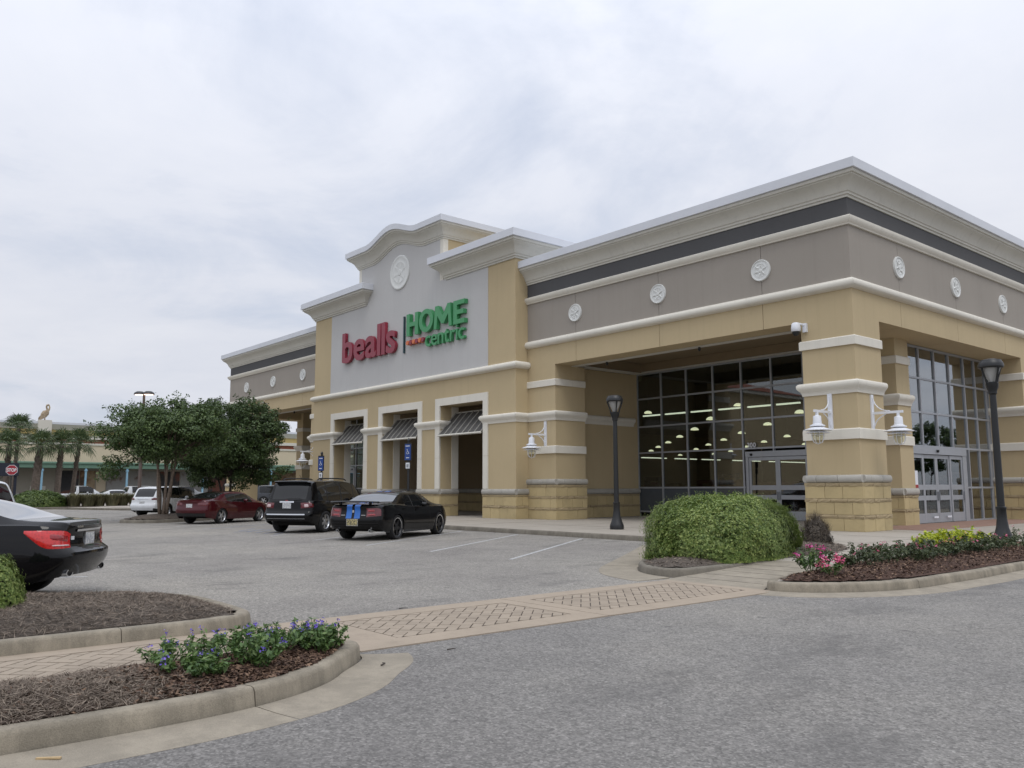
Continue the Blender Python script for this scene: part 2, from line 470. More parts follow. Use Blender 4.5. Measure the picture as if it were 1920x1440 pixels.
leafmat('chip_bark', [(0.15, (0.032, 0.017, 0.011)), (0.5, (0.095, 0.053, 0.034)), (0.85, (0.24, 0.155, 0.10))], 0.9, 0.0)
leafmat('chip_straw', [(0.15, (0.06, 0.044, 0.032)), (0.5, (0.145, 0.112, 0.085)), (0.85, (0.30, 0.245, 0.19))], 0.9, 0.0)
plain('bark_myrtle', (0.19, 0.145, 0.11), 0.85, var=0.3, vs=9)
plain('bark_dark', (0.055, 0.045, 0.038), 0.9, var=0.3, vs=9)
plain('bark_palm', (0.13, 0.105, 0.085), 0.95, var=0.35, vs=7)
# ================================================================== the ground
mb = MB()
gx = [-900, -300, -120, -60, -30, -15, 0, 8, 16, 30, 60, 120, 300, 900]
mb.grid([[(x, y, 0) for y in gx] for x in gx])
struct('asphalt_ground', mb, M['asphalt'], 'grey weathered asphalt of the car park and drive lane')

struct('drive_lane', MB().grid([[(x, y, 0.004) for y in (-90, -40, -20, 0, 20, 60, 120)] for x in (6.03, 12, 25, 60, 150)]), M['asphalt_lane'], 'darker coarse asphalt of the drive lane')
def smooth_path(pts, k=6):
    o = []
    q = [Vector(pts[0])]
    for a, b in zip(pts[:-1], pts[1:]):
        a, b = Vector(a), Vector(b); m = max(1, int((b - a).length / 0.8))
        if m > 12: q += [a + (b - a).normalized() * 0.5, b - (b - a).normalized() * 0.5, b]
        else: q += [a + (b - a) * (j + 1) / m for j in range(m)]
    pts = q
    n = len(pts)
    for i in range(n - 1):
        if (pts[i + 1] - pts[i]).length > 2:
            o.append(tuple(pts[i])); continue
        p0, p1, p2, p3 = (Vector(pts[max(i - 1, 0)]), Vector(pts[i]), Vector(pts[i + 1]), Vector(pts[min(i + 2, n - 1)]))
        if (p1 - p0).length > 2: p0 = p1 * 2 - p2
        if (p3 - p2).length > 2: p3 = p2 * 2 - p1
        for j in range(k):
            t = j / k
            o.append(tuple(0.5 * ((2 * p1) + (p2 - p0) * t + (2 * p0 - 5 * p1 + 4 * p2 - p3) * t * t + (3 * p1 - p0 - 3 * p2 + p3) * t ** 3)))
    o.append(tuple(pts[-1]))
    return o
def split_path(path, step, gap=0.008):
    """cut a plan polyline into runs about step long with small open joints"""
    pts = [Vector(p[:2]) for p in path]
    runs, cur, acc = [], [pts[0]], 0.0
    for a, b in zip(pts[:-1], pts[1:]):
        L_ = (b - a).length; pos = 0.0
        while acc + (L_ - pos) > step:
            need = step - acc; pos += need
            c = a + (b - a) * (pos / L_); d = (b - a) / L_
            runs.append(cur + [c - d * gap / 2]); cur = [c + d * gap / 2]; acc = 0.0
        acc += L_ - pos
        cur.append(b)
    if acc > 0.02: runs.append(cur)
    out_ = []
    for r in runs:
        c = [r[0]]
        for p in r[1:]:
            if (p - c[-1]).length > 0.03: c.append(p)
        if len(c) > 1: out_.append([tuple(p) for p in c])
    return out_
def kerb(name, path, label, step=3.0, mat='kerb', h=0.15, wdt=0.15):
    m = MB()
    r2 = random.Random(len(name))
    for run in split_path(path, step):
        j = r2.uniform(-0.004, 0.004)
        m.sweep(run, [(0.03, -0.05), (0.022, 0.01), (0.006 + j, h - 0.035), (-0.012 + j, h - 0.008), (-0.035, h + j * 0.5), (-wdt + 0.015, h), (-wdt, h - 0.012), (-wdt, -0.05)])
    return struct(name, m, M[mat], label, smooth=True, sharp=50)
def gutter(name, path, wd, label):
    m = MB()
    for run in split_path(path, 3.0, 0.012):
        m.sweep(run, [(0.0, -0.05), (0.0, 0.022), (wd * 0.5, 0.009), (wd, 0.006), (wd, -0.05)])
    return struct(name, m, M['gutter'], label)

# sidewalk and plaza
side_poly = [(-75, -6.78), (-1.95, -6.78), (2.25, -12.85), (2.8, -13.55), (3.3, -13.88), (3.72, -13.84), (3.84, -13.5), (3.84, -11.0), (5.5, -11.0),
             (5.52, -12), (5.66, -13.6), (5.82, -14.1), (6.05, -14.3), (6.5, -14.0), (6.95, -13.3), (7.15, -12.6), (7.2, -10.4), (7.1, -7.8), (7.1, 45), (-75, 45)]
walk = struct('sidewalk', MB().prism(side_poly, -0.1, 0.14), M['sidewalk'], 'pale concrete sidewalk along the store front')
mj = MB()
for x in range(-70, -2, 3): mj.box(x, x + 0.012, -6.7, 0.0, 0.135, 0.1425)
mj.box(-72, -2.2, -3.3, -3.288, 0.135, 0.1435)
for y in range(-8, 40, 3): mj.box(0.2, 5.1, y, y + 0.012, 0.135, 0.1425)
mj.box(2.6, 2.612, -5.5, 40, 0.135, 0.1435)
struct('sidewalk_joints', mj, M['kerb_dark'], 'saw-cut joints across the concrete sidewalk')
t_ = NT('paver_red'); n_ = t_.noise(5, 6, 0.7)
t_.set(Base_Color=t_.ramp(n_, [(0.3, (0.22, 0.13, 0.095)), (0.7, (0.32, 0.20, 0.15))]), Roughness=0.9); M['paver_red'] = t_.m
struct('entrance_apron', MB().box(-1.3, 1.0, 2.2, 14.2, 0.1, 0.148), M['paver_red'], 'reddish paved strip before the right-hand doors')

pa = [(-75, -6.85), (-2.6, -6.85), (-2.2, -6.86), (-1.9, -6.98), (-1.65, -7.3), (0.2, -10.0), (2.15, -12.95), (2.5, -13.4), (2.9, -13.75), (3.35, -13.98), (3.72, -13.93), (3.88, -13.7), (3.9, -13.3), (3.9, -11.2)]
pa2 = pa[:4] + smooth_path(pa[4:], 5)
kerb('sidewalk_kerb', pa2, 'stained concrete kerb along the sidewalk and round the hedge bed', mat='kerb_dark')
gutter('hedge_gutter', smooth_path([(-1.4, -7.75), (0.2, -10.1), (2.12, -12.99), (2.5, -13.44), (2.9, -13.8), (3.4, -14.03), (3.8, -14.1)], 5), 0.72, 'pale concrete gutter round the hedge bed nose')
pb = [(5.5, -11.0), (5.52, -12.2), (5.6, -13.5), (5.76, -14.15), (6.05, -14.4), (6.5, -14.16), (7.0, -13.4), (7.26, -12.5), (7.32, -10.4), (7.24, -7.8), (7.2, -4), (7.2, 30)]
kerb('flower_kerb', smooth_path(pb, 5), 'curved concrete kerb of the flower bed by the right lamp post')
gutter('flower_gutter', smooth_path([(6.0, -14.46), (6.1, -14.46), (6.55, -14.2), (7.05, -13.44), (7.3, -12.5), (7.36, -10.4), (7.28, -7.8), (7.24, -4), (7.24, 30)], 5), 0.42, 'concrete gutter along the flower bed kerb')
# ramp
mr = MB()
mr.grid([[(3.9 + (5.56 - 3.9) * u + (0.25 * u if v == 0 else 0), -14.36 + 3.36 * v, 0.012 + 0.132 * min(1, v * 1.05)) for u in (0, .25, .5, .75, 1)] for v in (0, .2, .4, .6, .8, 1.0)])
ramp = struct('ramp', mr, M['gutter'], 'sloping concrete kerb ramp from crosswalk up to the sidewalk')
mg = MB()
for k in range(5):
    v = 0.14 + 0.15 * k; z = 0.012 + 0.132 * v * 1.05 + 0.004; y = -14.36 + 3.36 * v
    mg.box(4.0, 5.5, y, y + 0.009, z - 0.004, z)
struct('ramp_grooves', mg, M['kerb_dark'], 'dark grooves across the concrete kerb ramp')

# ------------------------------------------------------------------ crosswalk and path of stamped herringbone paving
cw = struct('crosswalk', MB().box(3.98, 6.06, -21.4, -20.75, -0.05, 0.016).box(3.98, 6.06, -18.25, -18.008, -0.05, 0.016).box(3.98, 6.06, -17.992, -17.75, -0.05, 0.016).box(3.98, 6.06, -14.62, -14.37, -0.05, 0.016)
            .box(3.98, 4.33, -20.75, -18.25, -0.05, 0.0161).box(5.68, 6.06, -20.75, -18.25, -0.05, 0.0161).box(3.98, 4.33, -17.75, -14.62, -0.05, 0.0161).box(5.68, 6.06, -17.75, -14.62, -0.05, 0.0161)
            .box(4.06, 4.36, -32, -21.4, -0.05, 0.0162).box(5.66, 5.98, -32, -21.4, -0.05, 0.0162), M['crossing'], 'tan stamped-paving crosswalk band across the asphalt')
obj('joint_bed', MB().box(4.33, 5.68, -20.75, -18.25, -0.03, 0.007).box(4.33, 5.68, -17.75, -14.62, -0.03, 0.0071).box(4.36, 5.66, -32, -21.4, -0.03, 0.0072), M['paver_joint'], cw)
def clip(poly, x0, x1, y0, y1):
    for ax, v, sgn in ((0, x0, 1), (0, x1, -1), (1, y0, 1), (1, y1, -1)):
        o = []
        for i in range(len(poly)):
            a, b = poly[i], poly[(i + 1) % len(poly)]
            da, db = (a[ax] - v) * sgn, (b[ax] - v) * sgn
            if da >= 0: o.append(a)
            if da * db < 0:
                t = da / (da - db); o.append((a[0] + (b[0] - a[0]) * t, a[1] + (b[1] - a[1]) * t))
        poly = o
        if len(poly) < 3: return None
    ar = abs(sum(poly[i][0] * poly[(i + 1) % len(poly)][1] - poly[(i + 1) % len(poly)][0] * poly[i][1] for i in range(len(poly)))) / 2
    return poly if ar > 0.0015 else None
BL = 0.25; BWD = BL / 2; JT = 0.013
bricks = []
ca, sa = math.cos(R(45)), math.sin(R(45))
for (x0, x1, y0, y1) in ((4.35, 5.66, -20.73, -18.27), (4.35, 5.66, -17.73, -14.64), (4.38, 5.64, -26.5, -21.42)):
    cx, cy = (x0 + x1) / 2, (y0 + y1) / 2
    for i in range(-60, 60):
        for j in range(-30, 30):
            # herringbone: pairs step diagonally
            for (rx, ry, rw, rh) in ((i * BWD + j * 2 * BL, i * BWD, BL, BWD), (i * BWD + j * 2 * BL + BL, i * BWD - BWD, BWD, BL)):
                if abs(rx) > 9 or abs(ry) > 9: continue
                q = [(rx + JT / 2, ry + JT / 2), (rx + rw - JT / 2, ry + JT / 2), (rx + rw - JT / 2, ry + rh - JT / 2), (rx + JT / 2, ry + rh - JT / 2)]
                q = [(cx + a * ca - b * sa, cy + a * sa + b * ca) for a, b in q]
                q = clip(q, x0, x1, y0, y1)
                if q: bricks.append(q)
bricks.sort(key=lambda q: (sum(p[0] for p in q) / len(q) - CAM.x) ** 2 + (sum(p[1] for p in q) / len(q) - CAM.y) ** 2)
vis = [q for q in bricks if sum(p[1] for p in q) / len(q) > -24.6]
rest = [q for q in bricks if sum(p[1] for p in q) / len(q) <= -24.6] 
big = sorted(vis, key=lambda q: -abs(sum(q[i][0] * q[(i + 1) % len(q)][1] - q[(i + 1) % len(q)][0] * q[i][1] for i in range(len(q)))))
singles, rest2 = big[:300], big[300:]
for q in singles:
    obj('brick', MB().prism(q, -0.02, 0.0145 + rnd.uniform(-0.002, 0.002), bottom=False), M['paver'], cw, recalc=False)
mr = MB()
for q in rest + rest2: mr.prism(q, -0.02, 0.0145 + rnd.uniform(-0.002, 0.002), bottom=False)
tag(obj('bricks', mr, M['paver'], cw, recalc=False), kind='stuff')

# ------------------------------------------------------------------ painted lines
SD = Vector((-0.553, 0.833))      # stalls on the store side
def strip(mb_, a, b, wd, z=0.004):
    a, b = Vector(a), Vector(b); d = (b - a).normalized(); n = Vector((-d.y, d.x)) * wd / 2
    mb_.add([(*(a + n), z), (*(a - n), z), (*(b - n), z), (*(b + n), z)], [(0, 1, 2, 3)])
for k in range(17):
    a = Vector((-0.96 - 3.05 * k, -13.65)); b = a + SD * 7.75
    m = MB(); strip(m, a, b, 0.10)
    col_ = 'line_blue' if k in (5, 6) else 'line_white'
    struct('stall_line', m, M[col_], ('worn blue' if k in (5, 6) else 'worn white') + ' angled parking stall line on the store side')
SD2 = Vector((0.56, 0.83))
for k in range(9):
    b = Vector((-0.18 - 3.05 * k, -21.55)); a = b - SD2 * 6.5
    m = MB(); strip(m, a, b, 0.10)
    struct('stall_line', m, M['line_white'], 'worn white stall line of the row opposite the store')
m = MB()
for k in range(5):
    a = Vector((-13.9 - 0.75 * k, -13.2)); strip(m, a, a + Vector((-0.95, 0.3)).normalized() * 1.6 + Vector((0, 0.8)), 0.10, 0.0045)
struct('stall_hatching', m, M['line_blue'], 'worn blue hatching in the accessible parking stall')
# dark rubber and oil marks under parked cars, thin cracks
mc = MB()
r3 = random.Random(3)
for (x, y, n, L_) in ((-7.6, -9.2, 7, .35), (-4.4, -9.0, 6, .3), (-9.6, -8.6, 6, .3), (-5.2, -8.2, 8, .3)):
    p = Vector((x, y)); a = r3.uniform(0, 6.3)
    for k in range(n):
        q_ = p + Vector((math.cos(a), math.sin(a))) * L_; strip(mc, p, q_, 0.018, 0.003); p = q_; a += r3.uniform(-.7, .7)
struct('asphalt_cracks', mc, M['joint_dark'], 'thin dark cracks in the asphalt')

# ------------------------------------------------------------------ planting beds: mounded soil
def inside(p, poly):
    c = False; n = len(poly)
    for i in range(n):
        a, b = poly[i], poly[(i + 1) % n]
        if (a[1] > p[1]) != (b[1] > p[1]) and p[0] < (b[0] - a[0]) * (p[1] - a[1]) / (b[1] - a[1]) + a[0]: c = not c
    return c
def edge_d(p, poly):
    best = 9
    for i in range(len(poly)):
        a, b = Vector(poly[i]), Vector(poly[(i + 1) % len(poly)]); ab = b - a
        t = max(0, min(1, (Vector(p) - a).dot(ab) / max(1e-9, ab.length_squared)))
        best = min(best, (Vector(p) - a - ab * t).length)
    return best
from mathutils import noise as mnoise
def bed_h(poly, base, rise, run):
    def f(x, y):
        d = edge_d((x, y), poly)
        return base + rise * (1 - (1 - min(1, d / run)) ** 2) + 0.018 * mnoise.noise((x * 3, y * 3, 0)) * min(1, d * 4) + 0.01 * mnoise.noise((x * 11, y * 11, 2)) * min(1, d * 4)
    return f
def bed(name, poly, base, rise, run, mat, label, step=0.15):
    f = bed_h(poly, base, rise, run)
    xs = [p[0] for p in poly]; ys = [p[1] for p in poly]
    m = MB(); idx = {}
    nx, ny = int((max(xs) - min(xs)) / step) + 1, int((max(ys) - min(ys)) / step) + 1
    def vid(i, j):
        if (i, j) not in idx:
            x, y = min(xs) + i * step, min(ys) + j * step
            idx[(i, j)] = len(m.v); m.v.append((x, y, f(x, y)))
        return idx[(i, j)]
    for i in range(nx):
        for j in range(ny):
            c = (min(xs) + (i + .5) * step, min(ys) + (j + .5) * step)
            if inside(c, poly): m.f.append((vid(i, j), vid(i + 1, j), vid(i + 1, j + 1), vid(i, j + 1)))
    m.prism(poly, -0.05, base - 0.012)
    struct(name, m, M[mat], label, smooth=True, sharp=None)
    return f
polyA = [(-1.8, -6.2), (-1.7, -7.0), (0.1, -9.9), (2.15, -12.75), (2.7, -13.45), (3.3, -13.8), (3.7, -13.72), (3.76, -13.3), (3.76, -8.6), (3.4, -7.4), (2.6, -6.1), (1.5, -5.7)]
hA = bed('hedge_bed', polyA, 0.148, 0.10, 0.8, 'mulch_straw', 'bare brown soil of the hedge bed by the corner pier')
polyB = [(5.64, -12.2), (5.72, -13.5), (5.9, -14.0), (6.05, -14.2), (6.45, -13.98), (6.88, -13.3), (7.08, -12.5), (7.15, -10.4), (7.08, -7.8), (7.05, -4), (7.05, 10), (5.2, 10), (5.2, -10)]
hB = bed('flower_bed', polyB, 0.148, 0.10, 0.6, 'mulch_bark', 'brown bark mulch of the flower bed by the lamp post')
polyC = [(3.95, -30), (3.95, -22.1), (3.8, -21.75), (3.45, -21.6), (2.0, -21.6), (1.5, -21.9), (0.6, -23.3), (-3.6, -30)]
hC = bed('straw_bed', polyC, 0.135, 0.13, 0.9, 'mulch_straw', 'pine straw covered island beside the black sedan')
polyD = [(6.1, -30), (6.1, -22.3), (6.06, -21.75), (6.3, -21.75), (6.62, -22.05), (6.9, -22.35), (7.12, -22.75), (7.24, -23.3), (7.28, -24.1), (7.2, -30)]
hD = bed('near_bed', polyD, 0.14, 0.07, 0.6, 'mulch_bark', 'bark mulch of the near flower island')
kerb('straw_kerb', smooth_path([(-4.0, -30.5), (0.55, -23.2), (1.4, -21.75), (1.95, -21.45), (3.4, -21.45), (3.85, -21.6), (4.06, -22.0), (4.08, -22.6), (4.08, -32)][::-1], 5)[::-1] if False else
     smooth_path([(4.08, -32), (4.08, -22.6), (4.05, -22.0), (3.85, -21.6), (3.4, -21.45), (1.95, -21.45), (1.4, -21.75), (0.55, -23.2), (-4.0, -30.5)], 5), 'weathered concrete kerb of the pine straw island', mat='kerb')
kerb('near_kerb', smooth_path([(5.98, -32), (5.98, -22.4), (5.96, -21.75), (6.12, -21.55), (6.35, -21.6), (6.72, -21.98), (7.02, -22.3), (7.26, -22.75), (7.4, -23.3), (7.44, -24.1), (7.4, -26), (7.3, -32)][::-1], 5), 'curved weathered kerb of the near flower island', mat='kerb')
gutter('near_gutter', smooth_path([(6.2, -21.5), (6.45, -21.62), (6.76, -21.96), (7.06, -22.28), (7.3, -22.73), (7.44, -23.3), (7.48, -24.1), (7.44, -26), (7.34, -32)][::-1], 5), 0.46, 'pale concrete gutter round the near flower island')
HD = Vector((-0.524, 0.852)); HN = Vector((-0.852, -0.524))
tc_ = Vector((-27.75, -13.45))
polyT = [tuple(tc_ + HD * a + HN * b) for a, b in ((7.0, 1.05), (0.6, 1.05), (-0.1, 0.75), (-0.4, 0.1), (-0.25, -0.7), (0.4, -1.05), (7.0, -1.05))]
hT = bed('tree_bed', polyT, 0.14, 0.22, 0.9, 'mulch_straw', 'mulched tree island between the white SUV and the red sedan', 0.2)
kerb('tree_kerb', smooth_path([tuple(tc_ + HD * a + HN * b) for a, b in ((7.0, -1.2), (0.4, -1.2), (-0.45, -0.8), (-0.6, 0.1), (-0.25, 0.9), (0.6, 1.2), (7.0, 1.2))][::-1], 5), 'concrete kerb of the tree island', mat='kerb_dark')
# far side of the car park
struct('far_verge', MB().prism([(-60.5, -9.6), (-60.2, -13.2), (-82, -30), (-90, -30), (-90, 18), (-80, 14), (-61, -2)], -0.05, 0.13), M['mulch_straw'], 'planted verge at the far side of the car park')
kerb('far_kerb', smooth_path([(-82, -30), (-60.0, -13.3), (-58.9, -10.4), (-50.6, -6.9)], 5)[::-1], 'kerb of the far planted verge', mat='kerb_dark')
struct('far_concrete_pad', MB().prism([(-58.9, -10.2), (-50.8, -6.7), (-52, 2), (-61.5, -3)], -0.05, 0.12), M['sidewalk'], 'pale concrete pad beyond the white SUV')
# ================================================================== the store
B = thing('store_building', 'large tan and grey stucco store with white cornices, corner entrances and arched centre', 'store', (-25.85, 0, 0.14))
XC = -25.85
Z0 = 0.14
def mir(x): return 2 * XC - x
S = {}
def wall(name, mb_, mat, parent=None, **k): return obj(name, mb_, M[mat], parent or B, **k)
HALF_ROUND = [(0.0, 0.0)] + [(0.20 * math.sin(PI * k / 10), 0.17 - 0.17 * math.cos(PI * k / 10)) for k in range(1, 10)] + [(0.0, 0.34)]
def at(prof, z): return [(o, z + h) for o, h in prof]
CORNICE = [(-0.05, 11.0), (0.05, 11.0), (0.05, 11.08), (0.10, 11.09), (0.10, 11.16), (0.14, 11.18), (0.17, 11.26), (0.23, 11.38), (0.33, 11.49), (0.43, 11.56), (0.46, 11.58), (0.46, 11.625), (0.51, 11.63), (0.53, 11.67), (0.53, 11.735), (-0.05, 11.735)]
COPING = [(-0.3, 11.74), (0.58, 11.74), (0.60, 11.75), (0.60, 12.06), (0.59, 12.07), (-0.3, 12.10)]
SMALL = [(-0.03, 10.08), (0.07, 10.08), (0.08, 10.12), (0.13, 10.16), (0.17, 10.22), (0.19, 10.28), (0.19, 10.33), (0.15, 10.36), (-0.03, 10.36)]
BAND = [(-0.05, 4.55), (0.04, 4.55), (0.05, 4.62), (0.09, 4.70), (0.15, 4.76), (0.18, 4.82), (0.18, 4.90), (0.14, 4.95), (0.08, 4.97), (-0.05, 4.97)]
FLAT_HI = [(-0.05, 6.11), (0.07, 6.11), (0.07, 6.38), (0.04, 6.41), (-0.05, 6.41)]
FLAT_LO = [(-0.05, 3.07), (0.07, 3.07), (0.07, 3.38), (0.04, 3.41), (-0.05, 3.41)]
def rect_path(x0, x1, y0, y1):      # travelling so that outward is right: clockwise seen from above, starting at back left
    return [(x0, y1), (x0, y0), (x1, y0), (x1, y1)]
def stone_face(parent, a, b, zs, base_z, seed, outn, names=True):
    """courses of dressed blocks, thin split-face courses and a bullnose cap along the plan line a-b (outward = right of travel)"""
    r_ = random.Random(seed)
    a, b = Vector(a), Vector(b); L_ = (b - a).length; d = (b - a) / L_; n = Vector((d.y, -d.x))
    def piece(t0, t1, z0, z1, p0, p1, name, mat, rough=0.0, round_=False):
        m = MB()
        if round_:
            k = 7; pr = [(0.0 + p0, z0)] + [(p0 + (p1 - p0) * math.sin(PI * i / k) ** 0.5, z0 + (z1 - z0) * (1 - math.cos(PI * i / k)) / 2) for i in range(1, k)] + [(p0, z1)]
            rings = []
            for t in (t0, t1): rings.append([(a.x + d.x * t + n.x * o, a.y + d.y * t + n.y * o, z) for o, z in pr])
            m.grid(rings); kk = len(pr); m.f.append(tuple(range(kk))); m.f.append(tuple(range(2 * kk - 1, kk - 1, -1)))
            return obj(name, m, M[mat], parent, smooth=True)
        nt_ = max(1, int((t1 - t0) / 0.12)) if rough else 1
        fr = [[None] * 3 for _ in range(nt_ + 1)]
        for i in range(nt_ + 1):
            t = t0 + (t1 - t0) * i / nt_
            for j, z in enumerate((z0, (z0 + z1) / 2, z1)):
                o = p1 + (r_.uniform(-rough, rough) + (rough if j == 1 else 0) if rough else 0)
                zz = z + (r_.uniform(-rough, rough) * 0.4 if rough and 0 < i < nt_ else 0)
                fr[i][j] = (a.x + d.x * t + n.x * o, a.y + d.y * t + n.y * o, zz)
        bk = [[(a.x + d.x * t + n.x * p0, a.y + d.y * t + n.y * p0, z) for z in (z0, z1)] for t in (t0, t1)]
        m.grid(fr)
        o_ = len(m.v)
        # top, bottom, ends
        m.v += [bk[0][0], bk[0][1], bk[1][0], bk[1][1]]
        m.f.append(tuple([i * 3 + 2 for i in range(nt_ + 1)] + [o_ + 3, o_ + 1]))
        m.f.append(tuple([i * 3 for i in range(nt_ + 1)][::-1] + [o_, o_ + 2]))
        m.f.append((0, 1, 2, o_ + 1, o_)); e0 = nt_ * 3
        m.f.append((e0 + 2, e0 + 1, e0, o_ + 2, o_ + 3))
        return obj(name, m, M[mat], parent, recalc=True)
    z = base_z
    for ci, (kind, h) in enumerate(zs):
        ln = {'block': 0.62, 'rough': 0.5, 'cap': 0.75}[kind]
        t = 0.0
        first = True
        while t < L_ - 0.02:
            s_ = ln * (0.5 if first and ci % 4 == 2 else 1.0) * (r_.uniform(0.75, 1.35) if kind == 'rough' else 1.0)
            first = False
            t1 = t + s_
            if L_ - t1 < 0.22: t1 = L_
            g_ = 0.006
            u0, u1 = (t + g_ if t > 0 else t), (t1 - g_ if t1 < L_ else t1)
            if kind == 'block': piece(u0, u1, z + g_, z + h - 0.003, 0, 0.075 + r_.uniform(-.004, .004), 'stone_block', 'stone_yellow')
            elif kind == 'rough': piece(u0, u1, z + 0.002, z + h - 0.002, 0, 0.085, 'split_stone', 'stone_rough', 0.014)
            else: piece(u0 if t == 0 else u0 + 0.002, u1, z, z + h, 0, 0.15, 'cap_stone', 'stone_cap', round_=True)
            t = t1
        z += h
ZS3 = [('block', 0.40), ('rough', 0.12), ('block', 0.39), ('rough', 0.12), ('block', 0.39), ('rough', 0.12), ('cap', 0.25)]
ZS2 = [('block', 0.48), ('rough', 0.11), ('block', 0.41), ('rough', 0.09), ('cap', 0.26)]
def wrap_stone(parent, pts, zs, seed):
    """stone dressing along a convex plan path; neighbouring faces run past each other at the corners"""
    n = len(pts)
    for i in range(n - 1):
        a, b = Vector(pts[i]), Vector(pts[i + 1]); d = (b - a).normalized()
        a2 = a - d * (0.0 if i == 0 else 0.0)
        b2 = b + d * (0.074 if i < n - 2 else 0.0)
        stone_face(parent, a2, b2, zs, Z0, seed + i, None)
def pier(x0, x1, y0, y1, ztop, bands, zs, seed, stone_path=None, name='pier'):
    p = wall(name, MB().box(x0, x1, y0, y1, Z0, ztop), 'stucco_yellow')
    path = rect_path(x0, x1, y0, y1)
    if 'hi' in bands: wall('flat_band', MB().sweep(path, FLAT_HI), 'trim_cream', p)
    if 'mid' in bands: wall('moulding', MB().sweep(path, BAND), 'trim_cream', p, smooth=True)
    if 'lo' in bands: wall('flat_band', MB().sweep(path, FLAT_LO), 'trim_cream', p)
    wrap_stone(p, stone_path or path, zs, seed)
    return p
ZB = 7.06                      # underside of the portico beams

def medallion(c, r, axis, parent, seed=0):
    """round cast relief: rim, field and a compass of petals. axis 'f' faces -y, 'r' faces +x, 'l' faces -x"""
    m = MB()
    def T(u, v, o):
        if axis == 'f': return (c[0] + u, c[1] - o, c[2] + v)
        if axis == 'r': return (c[0] + o, c[1] + u, c[2] + v)
        return (c[0] - o, c[1] + u, c[2] + v)
    n = 32
    prof = [(r, 0.0), (r, 0.05), (r * 0.97, 0.07), (r * 0.90, 0.07), (r * 0.86, 0.045), (r * 0.62, 0.045), (r * 0.60, 0.055), (r * 0.56, 0.04), (r * 0.20, 0.035), (r * 0.17, 0.065), (r * 0.05, 0.075)]
    rings = [[T(rr * math.cos(2 * PI * k / n), rr * math.sin(2 * PI * k / n), o) for rr, o in prof] for k in range(n)]
    m.grid(rings, closed_u=True)
    m.f.append(tuple(k * len(prof) + len(prof) - 1 for k in range(n)))
    for k in range(6):
        a = 2 * PI * k / 6 + 0.3
        du, dv = math.cos(a), math.sin(a)
        pu, pv = -dv, du
        r0, r1, wd = r * 0.2, r * 0.8, r * 0.13
        m.add([T(du * r0 + pu * wd, dv * r0 + pv * wd, 0.038), T(du * r1, dv * r1, 0.046), T(du * r0 - pu * wd, dv * r0 - pv * wd, 0.038), T(du * r * 0.42, dv * r * 0.42, 0.085)], [(0, 1, 3), (1, 2, 3), (2, 0, 3)])
    return obj('medallion', m, M['medallion'], parent, smooth=True, sharp=35)

